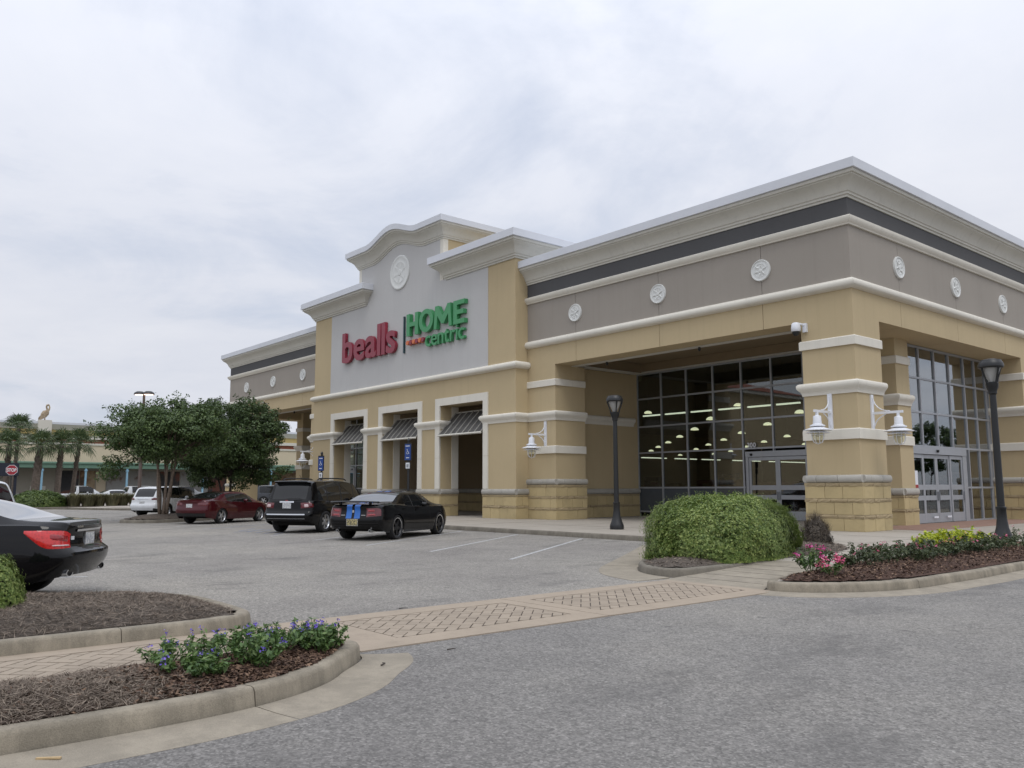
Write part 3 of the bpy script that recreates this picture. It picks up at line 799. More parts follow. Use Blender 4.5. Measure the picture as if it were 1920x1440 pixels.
JX = [3.3, 8.0, 12.7]
JY = [3.39, 8.07, 12.75, 17.45, 22.1, 26.8]
YB = 72
def wing(mf):
    X = (lambda x: x) if not mf else mir
    sgn = 1 if not mf else -1
    def path(pts):
        q = [(X(a), b) for a, b in pts]
        return q if not mf else q[::-1]
    def bx(m, x0, x1, *r): return m.box(X(x0), X(x1), *r)
    core = wall('upper_wall', bx(bx(MB(), -15.9, -0.04, 0.04, YB, 7.7, 11.95), -15.9, -0.07, 0.07, YB, 11.9, 11.98), 'joint_dark')
    yj = JY + [YB]
    # taupe panels and yellow beam pieces between the control joints
    xs = [15.9] + JX[::-1] + [0.0]
    g = 0.009
    for i in range(len(xs) - 1):
        a, b = -xs[i] + (g if i else 0), -xs[i + 1] - (g if i < len(xs) - 2 else 0)
        wall('wall_panel', bx(MB(), a, b, 0.0, 0.039, 8.2, 10.15), 'stucco_taupe', core)
        wall('beam_panel', bx(MB(), max(a, -14.05) if mf == 2 else a, b, 0.0, 1.0, ZB, 8.2), 'stucco_yellow', core)
    ys = [0.039] + yj
    for i in range(len(ys) - 1):
        a, b = ys[i] + (g if i else 0), ys[i + 1] - (g if i < len(ys) - 2 else 0)
        wall('wall_panel', bx(MB(), -0.039, 0.0, a, b, 8.2, 10.15), 'stucco_taupe', core)
        a2 = a if i else 1.0
        wall('beam_panel', bx(MB(), -1.75, 0.0, a2, b, ZB, 8.2), 'stucco_yellow', core)
    P = path([(-15.9, 0), (0, 0), (0, YB)])
    wall('dark_frieze', MB().sweep(P, [(0.0, 10.30), (0.004, 10.30), (0.004, 11.06), (0.0, 11.06), (-0.045, 11.06), (-0.045, 10.30)]), 'stucco_dark', core)
    wall('small_cornice', MB().sweep(P, SMALL), 'trim_cream', core, smooth=True, sharp=30)
    wall('torus_band', MB().sweep(P, at(HALF_ROUND, 7.96)), 'trim_cream', core, smooth=True, sharp=60)
    cn = wall('cornice', MB().sweep(P, CORNICE), 'cornice_cream', smooth=True, sharp=30)
    wall('coping', MB().sweep(P, COPING), 'coping', cn)
    for x in JX: medallion((X(-x), 0.0, 9.19), 0.39, 'f', core)
    for y in JY[:4]: medallion((X(0.0), y, 9.19), 0.39, 'r' if not mf else 'l', core)
    wall('roof', bx(MB(), -15.9, -0.3, 0.3, YB, 11.99, 12.02), 'coping')
    # piers
    def pr(x0, x1, y0, y1, ztop, bands, zs, seed, sp, **k):
        x0, x1 = sorted((X(x0), X(x1)))
        if mf and sp:
            sp = [(X(a), b) for a, b in sp][::-1]
        return pier(x0, x1, y0, y1, ztop, bands, zs, seed, sp, **k)
    pr(-1.85, 0.0, 0.0, 1.75, ZB, 'hi mid lo', ZS3, 11, [(-1.85, 1.75), (-1.85, 0), (0, 0), (0, 1.75)] if not mf else [(-1.85, 0), (0, 0), (0, 1.0)], name='corner_pier')
    if not mf: pr(-15.9, -14.05, 0.0, 1.85, ZB, 'hi mid lo', ZS3, 21, [(-15.9, 0), (-14.05, 0), (-14.05, 1.85)])
    else: pr(-15.9, -14.05, 0.0, 1.85, ZB, 'hi mid lo', ZS2, 21, [(-15.9, 0), (-14.05, 0), (-14.05, 1.85)])
    pr(-2.25, -1.17, 5.24, 6.3, 7.68, 'hi mid lo', ZS2, 31, [(-2.25, 5.24), (-1.17, 5.24), (-1.17, 6.3)], name='inner_pier')
    pr(-1.4, 0.0, 14.37, 16.2, ZB, 'hi mid lo', ZS3, 41, [(-1.4, 14.37), (0, 14.37), (0, 16.2)] if not mf else [(-1.4, 14.37), (0, 14.37), (0, 15)])
    wall('side_wall', bx(MB(), -1.4, -0.2, 16.2, YB, Z0, ZB), 'stucco_yellow')
    # soffit: border strips and a raised tray
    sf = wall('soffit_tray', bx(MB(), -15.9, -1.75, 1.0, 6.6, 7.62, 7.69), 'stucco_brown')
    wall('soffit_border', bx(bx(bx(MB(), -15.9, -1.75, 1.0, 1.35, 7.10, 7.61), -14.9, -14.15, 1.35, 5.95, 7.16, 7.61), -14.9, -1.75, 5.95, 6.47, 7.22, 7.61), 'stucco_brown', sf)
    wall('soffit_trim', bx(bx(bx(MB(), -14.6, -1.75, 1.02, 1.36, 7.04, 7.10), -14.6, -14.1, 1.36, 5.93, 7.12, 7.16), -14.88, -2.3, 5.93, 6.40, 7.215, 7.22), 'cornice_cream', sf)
    for (x, y, z) in ((-12.0, 1.2, 7.04), (-7.0, 1.2, 7.04), (-2.3, 0.6, ZB)) if not mf else ((-9.0, 1.2, 7.04),):
        wall('downlight', MB().lathe([(0.0, 0.0), (0.05, -0.01), (0.05, -0.05), (0.075, -0.06), (0.03, -0.16), (0.0, -0.17)], (X(x), y, z), 10), 'black_metal', sf)
    if not mf: wall('downlight', MB().lathe([(0.0, 0.0), (0.05, -0.01), (0.05, -0.05), (0.075, -0.06), (0.03, -0.16), (0.0, -0.17)], (-0.6, 2.6, ZB), 10), 'black_metal', sf)
    # glass walls
    def gwall(axis, us, zs, plane, doors, name):
        """axis 'f': columns along x at y = plane; axis 'r': columns along y at x = plane. doors: (u0, u1, ztop)"""
        fr = MB()
        def bb(m, u0, u1, o0, o1, z0, z1):
            return bx(m, u0, u1, plane + o0, plane + o1, z0, z1) if axis == 'f' else bx(m, plane - o0, plane - o1, u0, u1, z0, z1)
        hw = 0.038
        for u in us:
            z_lo = Z0
            for d in doors:
                if d[0] < u < d[1]: z_lo = d[2] + 0.12
            bb(fr, u - hw, u + hw, -0.05, 0.07, z_lo, zs[-1] + 0.04)
        for z in zs:
            segs = [(us[0] + hw, us[-1] - hw)]
            for d in doors:
                if z < d[2] + 0.1: segs = [s2 for s1 in segs for s2 in (((s1[0], d[0]), (d[1], s1[1])) if s1[0] < d[0] and s1[1] > d[1] else ((d[1], s1[1]),) if s1[0] >= d[0] - 0.1 else (s1,))]
            for s0, s1 in segs:
                if s1 - s0 > 0.1: bb(fr, s0, s1, -0.045, 0.065, z - hw, z + hw)
        f = wall(name, fr, 'alu_light')
        for i in range(len(us) - 1):
            for j in range(len(zs) - 1):
                um, zm_ = (us[i] + us[i + 1]) / 2, (zs[j] + zs[j + 1]) / 2
                if any(d[0] < um < d[1] and zm_ < d[2] for d in doors): continue
                z_lo = zs[j]
                for d in doors:
                    if d[0] < um < d[1] and zs[j] < d[2] + 0.12 < zs[j + 1]: z_lo = d[2] + 0.12
                tl = rnd.uniform(-0.004, 0.004)
                m = MB()
                bb(m, us[i] + hw, us[i + 1] - hw, 0.004 + tl, 0.012 + tl, z_lo + hw * 0.5, zs[j + 1] - hw)
                wall('pane', m, 'glass_blind' if zs[j + 1] < 1.7 and axis == 'f' else 'store_glass' if axis == 'f' else 'side_glass', f)
        return f, bb
    n = 8
    us = [-14.9 + 1.54 * k for k in range(n + 1)] + [-2.25]
    f, bb = gwall('f', us, [0.37, 1.53, 3.24, 4.54, 5.93, 7.18], 6.47, [(-8.66, -5.5, 2.98)], 'front_glass_wall')
    def door(bb, u0, u1, ztop, parent_name='door', hand=1, off=0.0):
        m = MB(); st = 0.11
        bb(m, u0, u0 + st, -0.03 + off, 0.03 + off, Z0 + 0.02, ztop); bb(m, u1 - st, u1, -0.03 + off, 0.03 + off, Z0 + 0.02, ztop)
        for z0, z1 in ((Z0 + 0.02, 0.52), (1.02, 1.20), (1.42, 1.62), (ztop - 0.14, ztop)): bb(m, u0 + st, u1 - st, -0.028 + off, 0.028 + off, z0, z1)
        d = wall('door', m, 'alu_light')
        for z0, z1 in ((0.52, 1.02), (1.20, 1.42), (1.62, ztop - 0.14)):
            g2 = MB(); bb(g2, u0 + st, u1 - st, -0.004 + off, 0.004 + off, z0, z1); wall('pane', g2, 'store_glass', d)
        hd = MB(); uh = u1 - 0.05 if hand > 0 else u0 + 0.05
        bb(hd, uh - 0.015, uh + 0.015, -0.09 + off, -0.03 + off, 1.0, 1.35); wall('handle', hd, 'alu_grey', d)
        return d
    hd = MB(); bb(hd, -8.62, -5.46, -0.08, 0.1, 2.86, 3.1); bb(hd, -8.62, -8.48, -0.06, 0.08, Z0, 2.86); bb(hd, -5.6, -5.46, -0.06, 0.08, Z0, 2.86)
    wall('door_header', hd, 'alu_light')
    door(bb, -8.47, -7.04, 2.84, hand=1); door(bb, -7.03, -5.61, 2.84, hand=-1, off=-0.01)
    sn = MB(); sx = X(-8.3); sn.lathe([(0.0, -0.06), (0.04, -0.05), (0.055, 0.0), (0.055, 0.05), (0.0, 0.05)], (sx, 6.36, 2.96), 10); wall('door_sensor', sn, 'black_metal')
    ry = [6.33, 7.66, 9.03, 10.4, 11.85, 12.97, 14.12, 14.34]
    f2, bb2 = gwall('r', ry, [0.16, 1.5, 3.1, 4.42, 5.76, 7.0], -1.42, [(6.33, 11.45, 2.95)], 'side_glass_wall')
    hd = MB(); bb2(hd, 6.36, 11.5, 0.1, -0.08, 2.80, 3.06); bb2(hd, 11.12, 11.5, 0.08, -0.06, Z0, 2.80)
    wall('door_header', hd, 'alu_light')
    for k in range(4): door(bb2, 6.38 + 1.185 * k, 6.38 + 1.185 * (k + 1) - 0.01, 2.78, hand=1 if k % 2 else -1, off=(0.03 if k in (1, 2) else 0.0))
    sn = MB(); sn.lathe([(0.0, -0.06), (0.04, -0.05), (0.055, 0.0), (0.055, 0.05), (0.0, 0.05)], (X(-1.3), 8.7, 2.93), 10); wall('door_sensor', sn, 'black_metal')
    if not mf:
        po = wall('poster', MB().box(-1.365, -1.36, 6.52, 6.95, 1.5, 2.15), 'white_paint')
        wall('poster_stripe', MB().box(-1.36, -1.357, 6.52, 6.95, 1.5, 1.62), 'poster_red', po)
        for y in (8.15, 9.35): wall('push_plate', MB().box(-1.36, -1.352, y, y + 0.38, 0.33, 0.40), 'white_paint')
    return core
plain('poster_red', (0.35, 0.03, 0.03), 0.5)
wing(0)
wing(1)
# return wall at the right portico, with its base and moulding
rw = wall('return_wall', MB().box(-15.85, -14.9, 1.85, 6.45, Z0, 7.61), 'stucco_yellow')
wall('moulding', MB().sweep([(-14.9, 1.86), (-14.9, 6.1)], BAND), 'trim_cream', rw, smooth=True)
stone_face(rw, (-14.9, 1.86), (-14.9, 6.4), ZS2, Z0, 61, None)

# ------------------------------------------------------------------ centre block
YP = -0.75
cx0, cx1 = -35.8, -15.9
OPEN = [(-33.06, -29.43), (-27.46, -23.84), (-21.87, -18.27)]
TW = 1.1
cw_ = wall('centre_wall', MB().box(cx0, cx1, YP, YP + TW, 5.72, 7.1).box(cx0 + 0.03, cx1 - 0.03, YP + TW, 6.4, 6.6, 7.1).box(cx0, cx1, YP + 0.05, 8.0, 7.1, 12.3), 'stucco_yellow')
edges = [cx0] + [e for o in OPEN for e in o] + [cx1]
BULL = None
for k in range(0, len(edges), 2):
    a, b = edges[k], edges[k + 1]
    p = wall('pier', MB().box(a, b, YP, YP + TW, Z0, 5.72), 'stucco_yellow')
    yb = YP + TW
    path = [(a, yb), (a, YP), (b, YP), (b, yb)]
    wall('moulding', MB().sweep(path if k < 6 else path[:3] + [(b, -0.01)], BAND), 'trim_cream', p, smooth=True)
    wrap_stone(p, [(a, YP), (b, YP), (b, yb)] if k < 6 else [(a, YP), (b, YP), (b, -0.08)], ZS2, 71 + k)
    if k: stone_face(p, (a, yb), (a, YP + 0.0), ZS2, Z0, 171 + k, None)
for (a, b) in OPEN:
    fr = wall('opening_frame', MB().box(a - 0.38, a + 0.012, YP - 0.06, YP + 0.02, 1.50, 3.05), 'trim_cream')
    wall('frame_piece', MB().box(a - 0.38, a + 0.012, YP - 0.06, YP + 0.02, 3.06, 5.71), 'trim_cream', fr)
    wall('frame_piece', MB().box(b - 0.012, b + 0.36, YP - 0.06, YP + 0.02, 1.50, 3.05), 'trim_cream', fr)
    wall('frame_piece', MB().box(b - 0.012, b + 0.36, YP - 0.06, YP + 0.02, 3.06, 5.71), 'trim_cream', fr)
    mid = (a + b) / 2
    wall('frame_piece', MB().box(a - 0.38, mid - 0.005, YP - 0.06, YP + 0.02, 5.71, 6.09), 'trim_cream', fr)
    wall('frame_piece', MB().box(mid + 0.005, b + 0.36, YP - 0.06, YP + 0.02, 5.71, 6.09), 'trim_cream', fr)
    wall('inner_frame', MB().box(a - 0.02, a + 0.03, YP + TW - 0.38, YP + TW + 0.04, 1.5, 5.70), 'trim_cream', fr)
    wall('inner_frame', MB().box(b - 0.03, b + 0.02, YP + TW - 0.38, YP + TW + 0.04, 1.5, 5.70), 'trim_cream', fr)
    # slanted shutter awning
    aw = thing('shutter_awning', {0: 'slatted shutter awning in the left arcade opening', 1: 'slatted shutter awning in the middle arcade opening above the sign post', 2: 'slatted shutter awning in the right arcade opening'}[OPEN.index((a, b))], 'awning', (mid, YP, 4.2), group='shutter awnings in the arcade')
    y0, z0, y1, z1 = YP - 0.17, 4.17, YP + 1.0, 5.42
    def pt(t, off=0.0): return (y0 + (y1 - y0) * t + off * 0.73, z0 + (z1 - z0) * t - off * 0.68)
    m = MB()
    def bar(m, xa, xb, t0, t1, th, off):
        q = [(pt(t0, off)), (pt(t1, off)), (pt(t1, off + th)), (pt(t0, off + th))]
        m.add([(xa, *p) for p in q] + [(xb, *p) for p in q], [(0, 1, 2, 3), (7, 6, 5, 4), (0, 4, 5, 1), (1, 5, 6, 2), (2, 6, 7, 3), (3, 7, 4, 0)])
    bar(m, a + 0.03, b - 0.03, -0.015, 0.03, 0.07, -0.035); bar(m, a + 0.03, b - 0.03, 0.97, 1.0, 0.05, -0.02)
    obj('frame', m, M['cornice_cream'], aw)
    for k in range(8):
        xk = a + 0.04 + (b - a - 0.08 - 0.04) * k / 7
        m = MB(); bar(m, xk, xk + 0.03, 0.031, 0.969, 0.05, -0.04); obj('rib', m, M['awning_rib'], aw)
    m = MB(); ns = 26
    for k in range(ns):
        t = 0.04 + 0.92 * k / ns
        ya, za = pt(t); yb_, zb = pt(t + 0.055)
        m.add([(a + 0.05, ya - 0.0, za - 0.012), (b - 0.05, ya, za - 0.012), (b - 0.05, yb_, zb - 0.022), (a + 0.05, yb_, zb - 0.022)], [(0, 1, 2, 3)])
    obj('louvers', m, M['louver'], aw)
wall('torus_band', MB().sweep([(cx0, -0.01), (cx0, YP), (cx1, YP), (cx1, -0.01)], at(HALF_ROUND, 7.02)), 'trim_cream', cw_, smooth=True, sharp=60)
gx0, gx1 = -33.66, -17.94
wall('corner_strip', MB().box(cx0, gx0 - 0.004, YP, YP + 0.05, 7.3, 12.3), 'stucco_yellow', cw_)
wall('corner_strip', MB().box(gx1 + 0.004, cx1, YP, YP + 0.05, 7.3, 12.3), 'stucco_yellow', cw_)
wall('sign_panel', MB().box(gx0, gx1, YP - 0.01, YP + 0.05, 7.3, 12.3), 'stucco_grey', cw_)
# raised middle with a curved top
rx0, rx1 = -30.34, -21.69
RM = (rx0 + rx1) / 2
def bump(x):
    t = abs(x - RM) / 2.9
    return 0.0 if t >= 1 else 0.62 * (0.5 + 0.5 * math.cos(PI * t)) ** 0.9 - 0.10 * math.sin(PI * t) * t
NB = 40
xs_ = [rx0 + (rx1 - rx0) * k / NB for k in range(NB + 1)]
prof = [(x, 14.80 + bump(x)) for x in xs_]
gp = wall('gable_panel', MB().prism_y([(rx0 + 0.28, 12.3), (rx1 - 0.28, 12.3)] + [(min(max(x, rx0 + 0.28), rx1 - 0.28), z) for x, z in prof[::-1]], YP - 0.01, YP + 0.3), 'stucco_grey', cw_)
wall('gable_corner', MB().box(rx0, rx0 + 0.28, YP - 0.012, YP + 0.3, 12.3, 14.8), 'trim_cream', cw_)
wall('gable_corner', MB().box(rx1 - 0.28, rx1, YP - 0.012, YP + 0.3, 12.3, 14.8), 'trim_cream', cw_)
wall('gable_side', MB().prism_y([(rx0 + 0.012, 12.3), (rx1 - 0.012, 12.3), (rx1 - 0.012, 14.8)] + [(min(max(x, rx0 + 0.012), rx1 - 0.012), z) for x, z in prof[::-1]][1:-1] + [(rx0 + 0.012, 14.8)], YP + 0.301, 7.5), 'stucco_yellow', cw_)
CP2 = [(o * 1.08, (z - 11.02) * 0.98) for o, z in CORNICE]
CO2 = [(o * 1.08, (z - 11.02) * 0.98) for o, z in COPING]
gpath = [(rx0, 7.5, 0)] + [(rx0, YP, 0)] + [(x, YP, bump(x)) for x in xs_[1:-1]] + [(rx1, YP, 0), (rx1, 7.5, 0)]
cg = wall('gable_cornice', MB().sweep(gpath, [(o, z + 14.55) for o, z in CP2]), 'cornice_cream', smooth=True, sharp=30)
wall('coping', MB().sweep(gpath, [(o, z + 14.55) for o, z in CO2]), 'coping', cg, smooth=True, sharp=30)
# flat cornices either side
for pth in ([(cx0, 8.0), (cx0, YP - 0.012), (-29.45, YP - 0.012), (-29.45, YP + 0.2)], [(-21.35, YP + 0.2), (-21.35, YP - 0.012), (cx1, YP - 0.012), (cx1, 8.0)]):
    c_ = wall('cornice', MB().sweep(pth, [(o * 1.15, 12.25 + z * 1.12) for o, z in CP2]), 'cornice_cream', smooth=True, sharp=30)
    wall('coping', MB().sweep(pth, [(o * 1.15, 12.25 + z * 1.12) for o, z in CO2]), 'coping', c_)
wall('parapet', MB().box(cx0 + 0.01, cx0 + 0.4, YP + 0.051, 8.0, 12.3, 13.3).box(cx1 - 0.4, cx1 - 0.01, YP + 0.051, 8.0, 12.3, 13.3).box(cx0 + 0.4, rx0 - 0.002, YP + 0.051, YP + 0.4, 12.3, 13.3).box(rx1 + 0.002, cx1 - 0.4, YP + 0.051, YP + 0.4, 12.3, 13.3), 'trim_cream', cw_)
medallion((-25.83, YP - 0.01, 13.52), 0.98, 'f', gp)
# arcade behind the openings
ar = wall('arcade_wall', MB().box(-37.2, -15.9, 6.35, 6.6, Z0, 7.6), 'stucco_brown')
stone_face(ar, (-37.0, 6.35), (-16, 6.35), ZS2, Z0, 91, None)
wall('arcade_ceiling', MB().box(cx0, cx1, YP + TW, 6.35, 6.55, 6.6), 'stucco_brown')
# store interior
it = thing('store_interior', 'dim shop interior seen through the front glass', 'shop interior', (-25, 15, Z0))
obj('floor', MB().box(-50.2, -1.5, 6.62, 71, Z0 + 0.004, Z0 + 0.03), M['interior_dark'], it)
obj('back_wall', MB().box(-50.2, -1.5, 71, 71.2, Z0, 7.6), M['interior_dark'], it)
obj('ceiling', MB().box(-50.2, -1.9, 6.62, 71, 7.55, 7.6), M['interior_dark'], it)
rk = random.Random(5)
for k in range(16):
    x = -26 + 1.55 * k + rk.uniform(-.2, .2); y = 10 + rk.uniform(0, 6); h = rk.uniform(1.3, 2.1)
    m = MB(); m.box(x, x + 1.1, y, y + 0.5, Z0, Z0 + 0.12)
    for s_ in range(4): m.box(x, x + 1.1, y, y + 0.5, Z0 + 0.12 + s_ * h / 4 + 0.30, Z0 + 0.15 + s_ * h / 4 + 0.30)
    m.box(x, x + 0.04, y, y + 0.5, Z0 + .12, Z0 + h + .2); m.box(x + 1.06, x + 1.1, y, y + .5, Z0 + .12, Z0 + h + .2)
    for s_ in range(4):
        xx = x + 0.06
        while xx < x + 0.95:
            ww = rk.uniform(0.08, 0.22); m.box(xx, xx + ww, y + 0.05, y + 0.45, Z0 + 0.15 + s_ * h / 4 + (0.30 if s_ else 0.0), Z0 + 0.15 + s_ * h / 4 + rk.uniform(0.38, 0.52)); xx += ww + 0.02
    plain('goods_%d' % k, (rk.uniform(.05, .3), rk.uniform(.04, .22), rk.uniform(.03, .2)), 0.7, var=0.5, vs=6)
    tag(obj('shelf_rack', m, M['goods_%d' % k]), 'dark stocked shelf rack inside the store behind the glass', 'shelf', 'stocked racks inside the store')
# pendant lamps and strip lights inside
SZ = 5.38
def pendant(x, y, z, r):
    p = thing('pendant_lamp', 'lit dome pendant lamp hanging inside the store', 'pendant lamp', (x, y, z), group='lit pendant lamps inside the store')
    obj('shade', MB().lathe([(r * 0.12, r * 0.62), (r * 0.45, r * 0.56), (r * 0.8, r * 0.36), (r, 0.0), (r * 0.97, 0.0), (r * 0.76, r * 0.32), (r * 0.42, r * 0.5), (r * 0.1, r * 0.56)], (x, y, z), 16), M['lamp_glow'], p, smooth=True)
    obj('cord', MB().tube([(x, y, z + r * 0.6), (x, y, 7.55)], 0.012, 5), M['black_metal'], p)
PENDS = [(-15.71, 8.2, 5.4), (-14.7, 12.22, 5.2), (-10.15, 8.2, 5.37), (-9.38, 12.3, 5.2), (-20.44, 18.23, 5.2), (-26.13, 23.84, 5.2), (-31.88, 29.53, 5.2), (-37.64, 35.12, 5.2), (-43.41, 40.85, 5.2), (-15.04, 18.18, 5.2), (-20.74, 23.79, 5.2), (-26.61, 29.89, 5.2), (-32.19, 35.39, 5.2), (-38.32, 41.61, 5.2), (-20.96, 29.79, 5.2), (-26.38, 35.09, 5.2), (-48.9, 52.4, 5.2), (-44.5, 52.9, 5.2), (-38.89, 48.1, 5.2), (-44.3, 58.5, 5.2), (-32.4, 41.4, 5.2), (-26.3, 41.2, 5.2)]
for p_ in PENDS: pendant(*p_, 0.27 if p_[1] > 9 else 0.21)
for j, (a, b) in enumerate([(-17.15, -15.95), (-15.61, -14.22), (-13.91, -12.49), (-12.19, -10.79), (-10.48, -9.19), (-8.9, -7.68)]):
    l = thing('strip_light', 'lit fluorescent strip light in the upper row inside the front glass', 'strip light', ((a + b) / 2, 9.5, 6.0), group='upper row of strip lights inside the store')
    obj('tube', MB().box(a, b, 9.44, 9.56, SZ, SZ + 0.07), M['tube_glow'], l)
    for u in (a + .3, b - .3): obj('hanger', MB().tube([(u, 9.5, SZ + .07), (u, 9.5, 7.55)], 0.008, 4), M['black_metal'], l)
for j, (a, b) in enumerate(((28.6, 31.8), (33.0, 36.0), (36.8, 39.5), (41.5, 46.0), (47.5, 54.0))):
    l = thing('strip_light', 'lit strip light of the low row on the inner side wall of the store', 'strip light', (-34, (a + b) / 2, 4.2), group='low row of strip lights inside the store')
    obj('tube', MB().box(-34.06, -33.94, a, b, 4.0, 4.08), M['tube_glow'], l)
    for u in (a + .3, b - .3): obj('hanger', MB().tube([(-34, u, 4.08), (-34, u, 7.55)], 0.008, 4), M['black_metal'], l)

# ------------------------------------------------------------------ lettering
def text_mesh(s, size, depth, bold=0.0, bevel=0.0):
    c = bpy.data.curves.new('t', 'FONT'); c.body = s; c.size = size; c.extrude = depth / 2; c.offset = bold; c.bevel_depth = bevel
    c.resolution_u = 4
    o = bpy.data.objects.new('t', c); COL.objects.link(o)
    bpy.context.view_layer.update()
    me = bpy.data.meshes.new_from_object(o.evaluated_get(bpy.context.evaluated_depsgraph_get()))
    bpy.data.objects.remove(o); bpy.data.curves.remove(c)
    return me
def lettering(parent, s, x0, x1, zb, zt, y, depth, mat, ref, bold, gap, name='letter', face='f', rot=0):
    """lay out s letter by letter between x0 and x1 (along +x, facing -y); ref = a glyph whose height is zt - zb"""
    rm = text_mesh(ref, 1, depth, bold)
    k = (zt - zb) / max(v.co.y for v in rm.vertices)
    items, tot = [], 0
    for ch in s:
        if ch == ' ': items.append(None); tot += 0.3; continue
        me = text_mesh(ch, 1, depth, bold)
        a, b = min(v.co.x for v in me.vertices), max(v.co.x for v in me.vertices)
        items.append((me, a, b)); tot += (b - a)
    gsum = gap * (len(s) - 1)
    sx = (x1 - x0) / (tot + gsum)
    x = x0; out_ = []
    for it_ in items:
        if it_ is None: x += 0.3 * sx; continue
        me, a, b = it_
        me.transform(Matrix.Translation((-a, 0, 0)))
        me.transform(Matrix(((sx, 0, 0, 0), (0, 0, -1 / 1, 0), (0, k, 0, 0), (0, 0, 0, 1))))
        o_ = origin_of(parent)
        me.transform(Matrix.Translation((x - o_.x, y - o_.y, zb - o_.z)))
        me.materials.clear(); me.materials.append(M[mat])
        ob = bpy.data.objects.new(name, me); COL.objects.link(ob); ob.parent = parent
        out_.append(ob)
        x += (b - a + gap) * sx
    return out_
plain('sign_red', (0.24, 0.02, 0.04), 0.35, var=0.05)
plain('sign_green', (0.05, 0.27, 0.10), 0.35, var=0.05)
plain('sign_green_edge', (0.10, 0.36, 0.14), 0.4, var=0.05)
plain('sign_orange', (0.62, 0.16, 0.05), 0.4, var=0.05)
plain('sign_teal', (0.015, 0.045, 0.055), 0.4, var=0.05)
sg = thing('store_sign', 'red and green raised channel letters with divider on the grey gable wall', 'sign', (-25.7, YP - 0.02, 8.9))
ysg = YP - 0.02 - 0.13
lettering(sg, 'bealls', -31.9, -25.92, 9.08, 10.86, ysg + 0.02, 0.18, 'sign_red', 'l', 0.022, 0.04)
obj('divider', MB().box(-25.27, -25.19, YP - 0.12, YP - 0.02, 8.86, 10.9), M['sign_teal'], sg)
zb_, zt_ = 9.70, 10.90
def block_letter(ch, x0, x1, st):
    w_ = x1 - x0; h_ = zt_ - zb_
    m = MB()
    if ch == 'H':
        zm_ = (zb_ + zt_) / 2
        pts = [(x0, zb_), (x0 + st, zb_), (x0 + st, zm_ - st * .38), (x1 - st, zm_ - st * .38), (x1 - st, zb_), (x1, zb_), (x1, zt_), (x1 - st, zt_), (x1 - st, zm_ + st * .38), (x0 + st, zm_ + st * .38), (x0 + st, zt_), (x0, zt_)]
    elif ch == 'E':
        e_ = st * .76; zm_ = (zb_ + zt_) / 2
        pts = [(x0, zb_), (x1, zb_), (x1, zb_ + e_), (x0 + st, zb_ + e_), (x0 + st, zm_ - e_ / 2), (x1 - .08, zm_ - e_ / 2), (x1 - .08, zm_ + e_ / 2), (x0 + st, zm_ + e_ / 2), (x0 + st, zt_ - e_), (x1, zt_ - e_), (x1, zt_), (x0, zt_)]
    elif ch == 'M':
        xm = (x0 + x1) / 2; s2 = st * .84
        pts = [(x0, zb_), (x0 + s2, zb_), (x0 + s2 + .06, zt_ - .52), (xm - .10, zb_ + .22), (xm + .10, zb_ + .22), (x1 - s2 - .06, zt_ - .52), (x1 - s2, zb_), (x1, zb_), (x1 - .12, zt_), (x1 - .12 - s2, zt_), (xm, zb_ + .62), (x0 + .12 + s2, zt_), (x0 + .12, zt_)]
    if ch == 'O':
        cx_, cz_ = (x0 + x1) / 2, (zb_ + zt_) / 2; n = 40; rings = []
        for k in range(n):
            a = 2 * PI * k / n; ca_, sa_ = math.cos(a), math.sin(a)
            ro, ri = (w_ / 2, h_ / 2 + .02), (w_ / 2 - st * .95, h_ / 2 - st * .78)
            rings.append([(cx_ + ro[0] * ca_, yf, cz_ + ro[1] * sa_) for yf in (ysg - .11, ysg + .11)] + [(cx_ + ri[0] * ca_, yf, cz_ + ri[1] * sa_) for yf in (ysg + .11, ysg - .11)])
        m.grid(rings, closed_u=True, closed_v=True)
    else: m.prism_y(pts, ysg - .11, ysg + .11)
    l_ = obj('letter', m, M['sign_green'], sg)
    return l_
block_letter('H', -24.74, -23.62, .30); block_letter('O', -23.52, -22.22, .30); block_letter('M', -22.16, -20.58, .30); block_letter('E', -20.44, -19.52, .30)
lettering(sg, 'centric', -23.02, -19.6, 8.92, 9.60, ysg + 0.02, 0.16, 'sign_green', 't', 0.008, 0.05)
for k in range(6):
    xk = -24.62 + 0.29 * k
    obj('dot', MB().lathe([(0.0, -0.16), (0.125, -0.16), (0.125, 0.1), (0.0, 0.1)], (xk, YP - 0.12, 9.33), 14, axis='y'), M['sign_orange' if k % 2 == 0 else 'sign_red'], sg)
# house number on the glass over the front doors
lettering(B, '300', -8.5, -8.06, 3.29, 3.49, 6.40, 0.01, 'white_paint', '3', 0.02, 0.06, 'numeral')
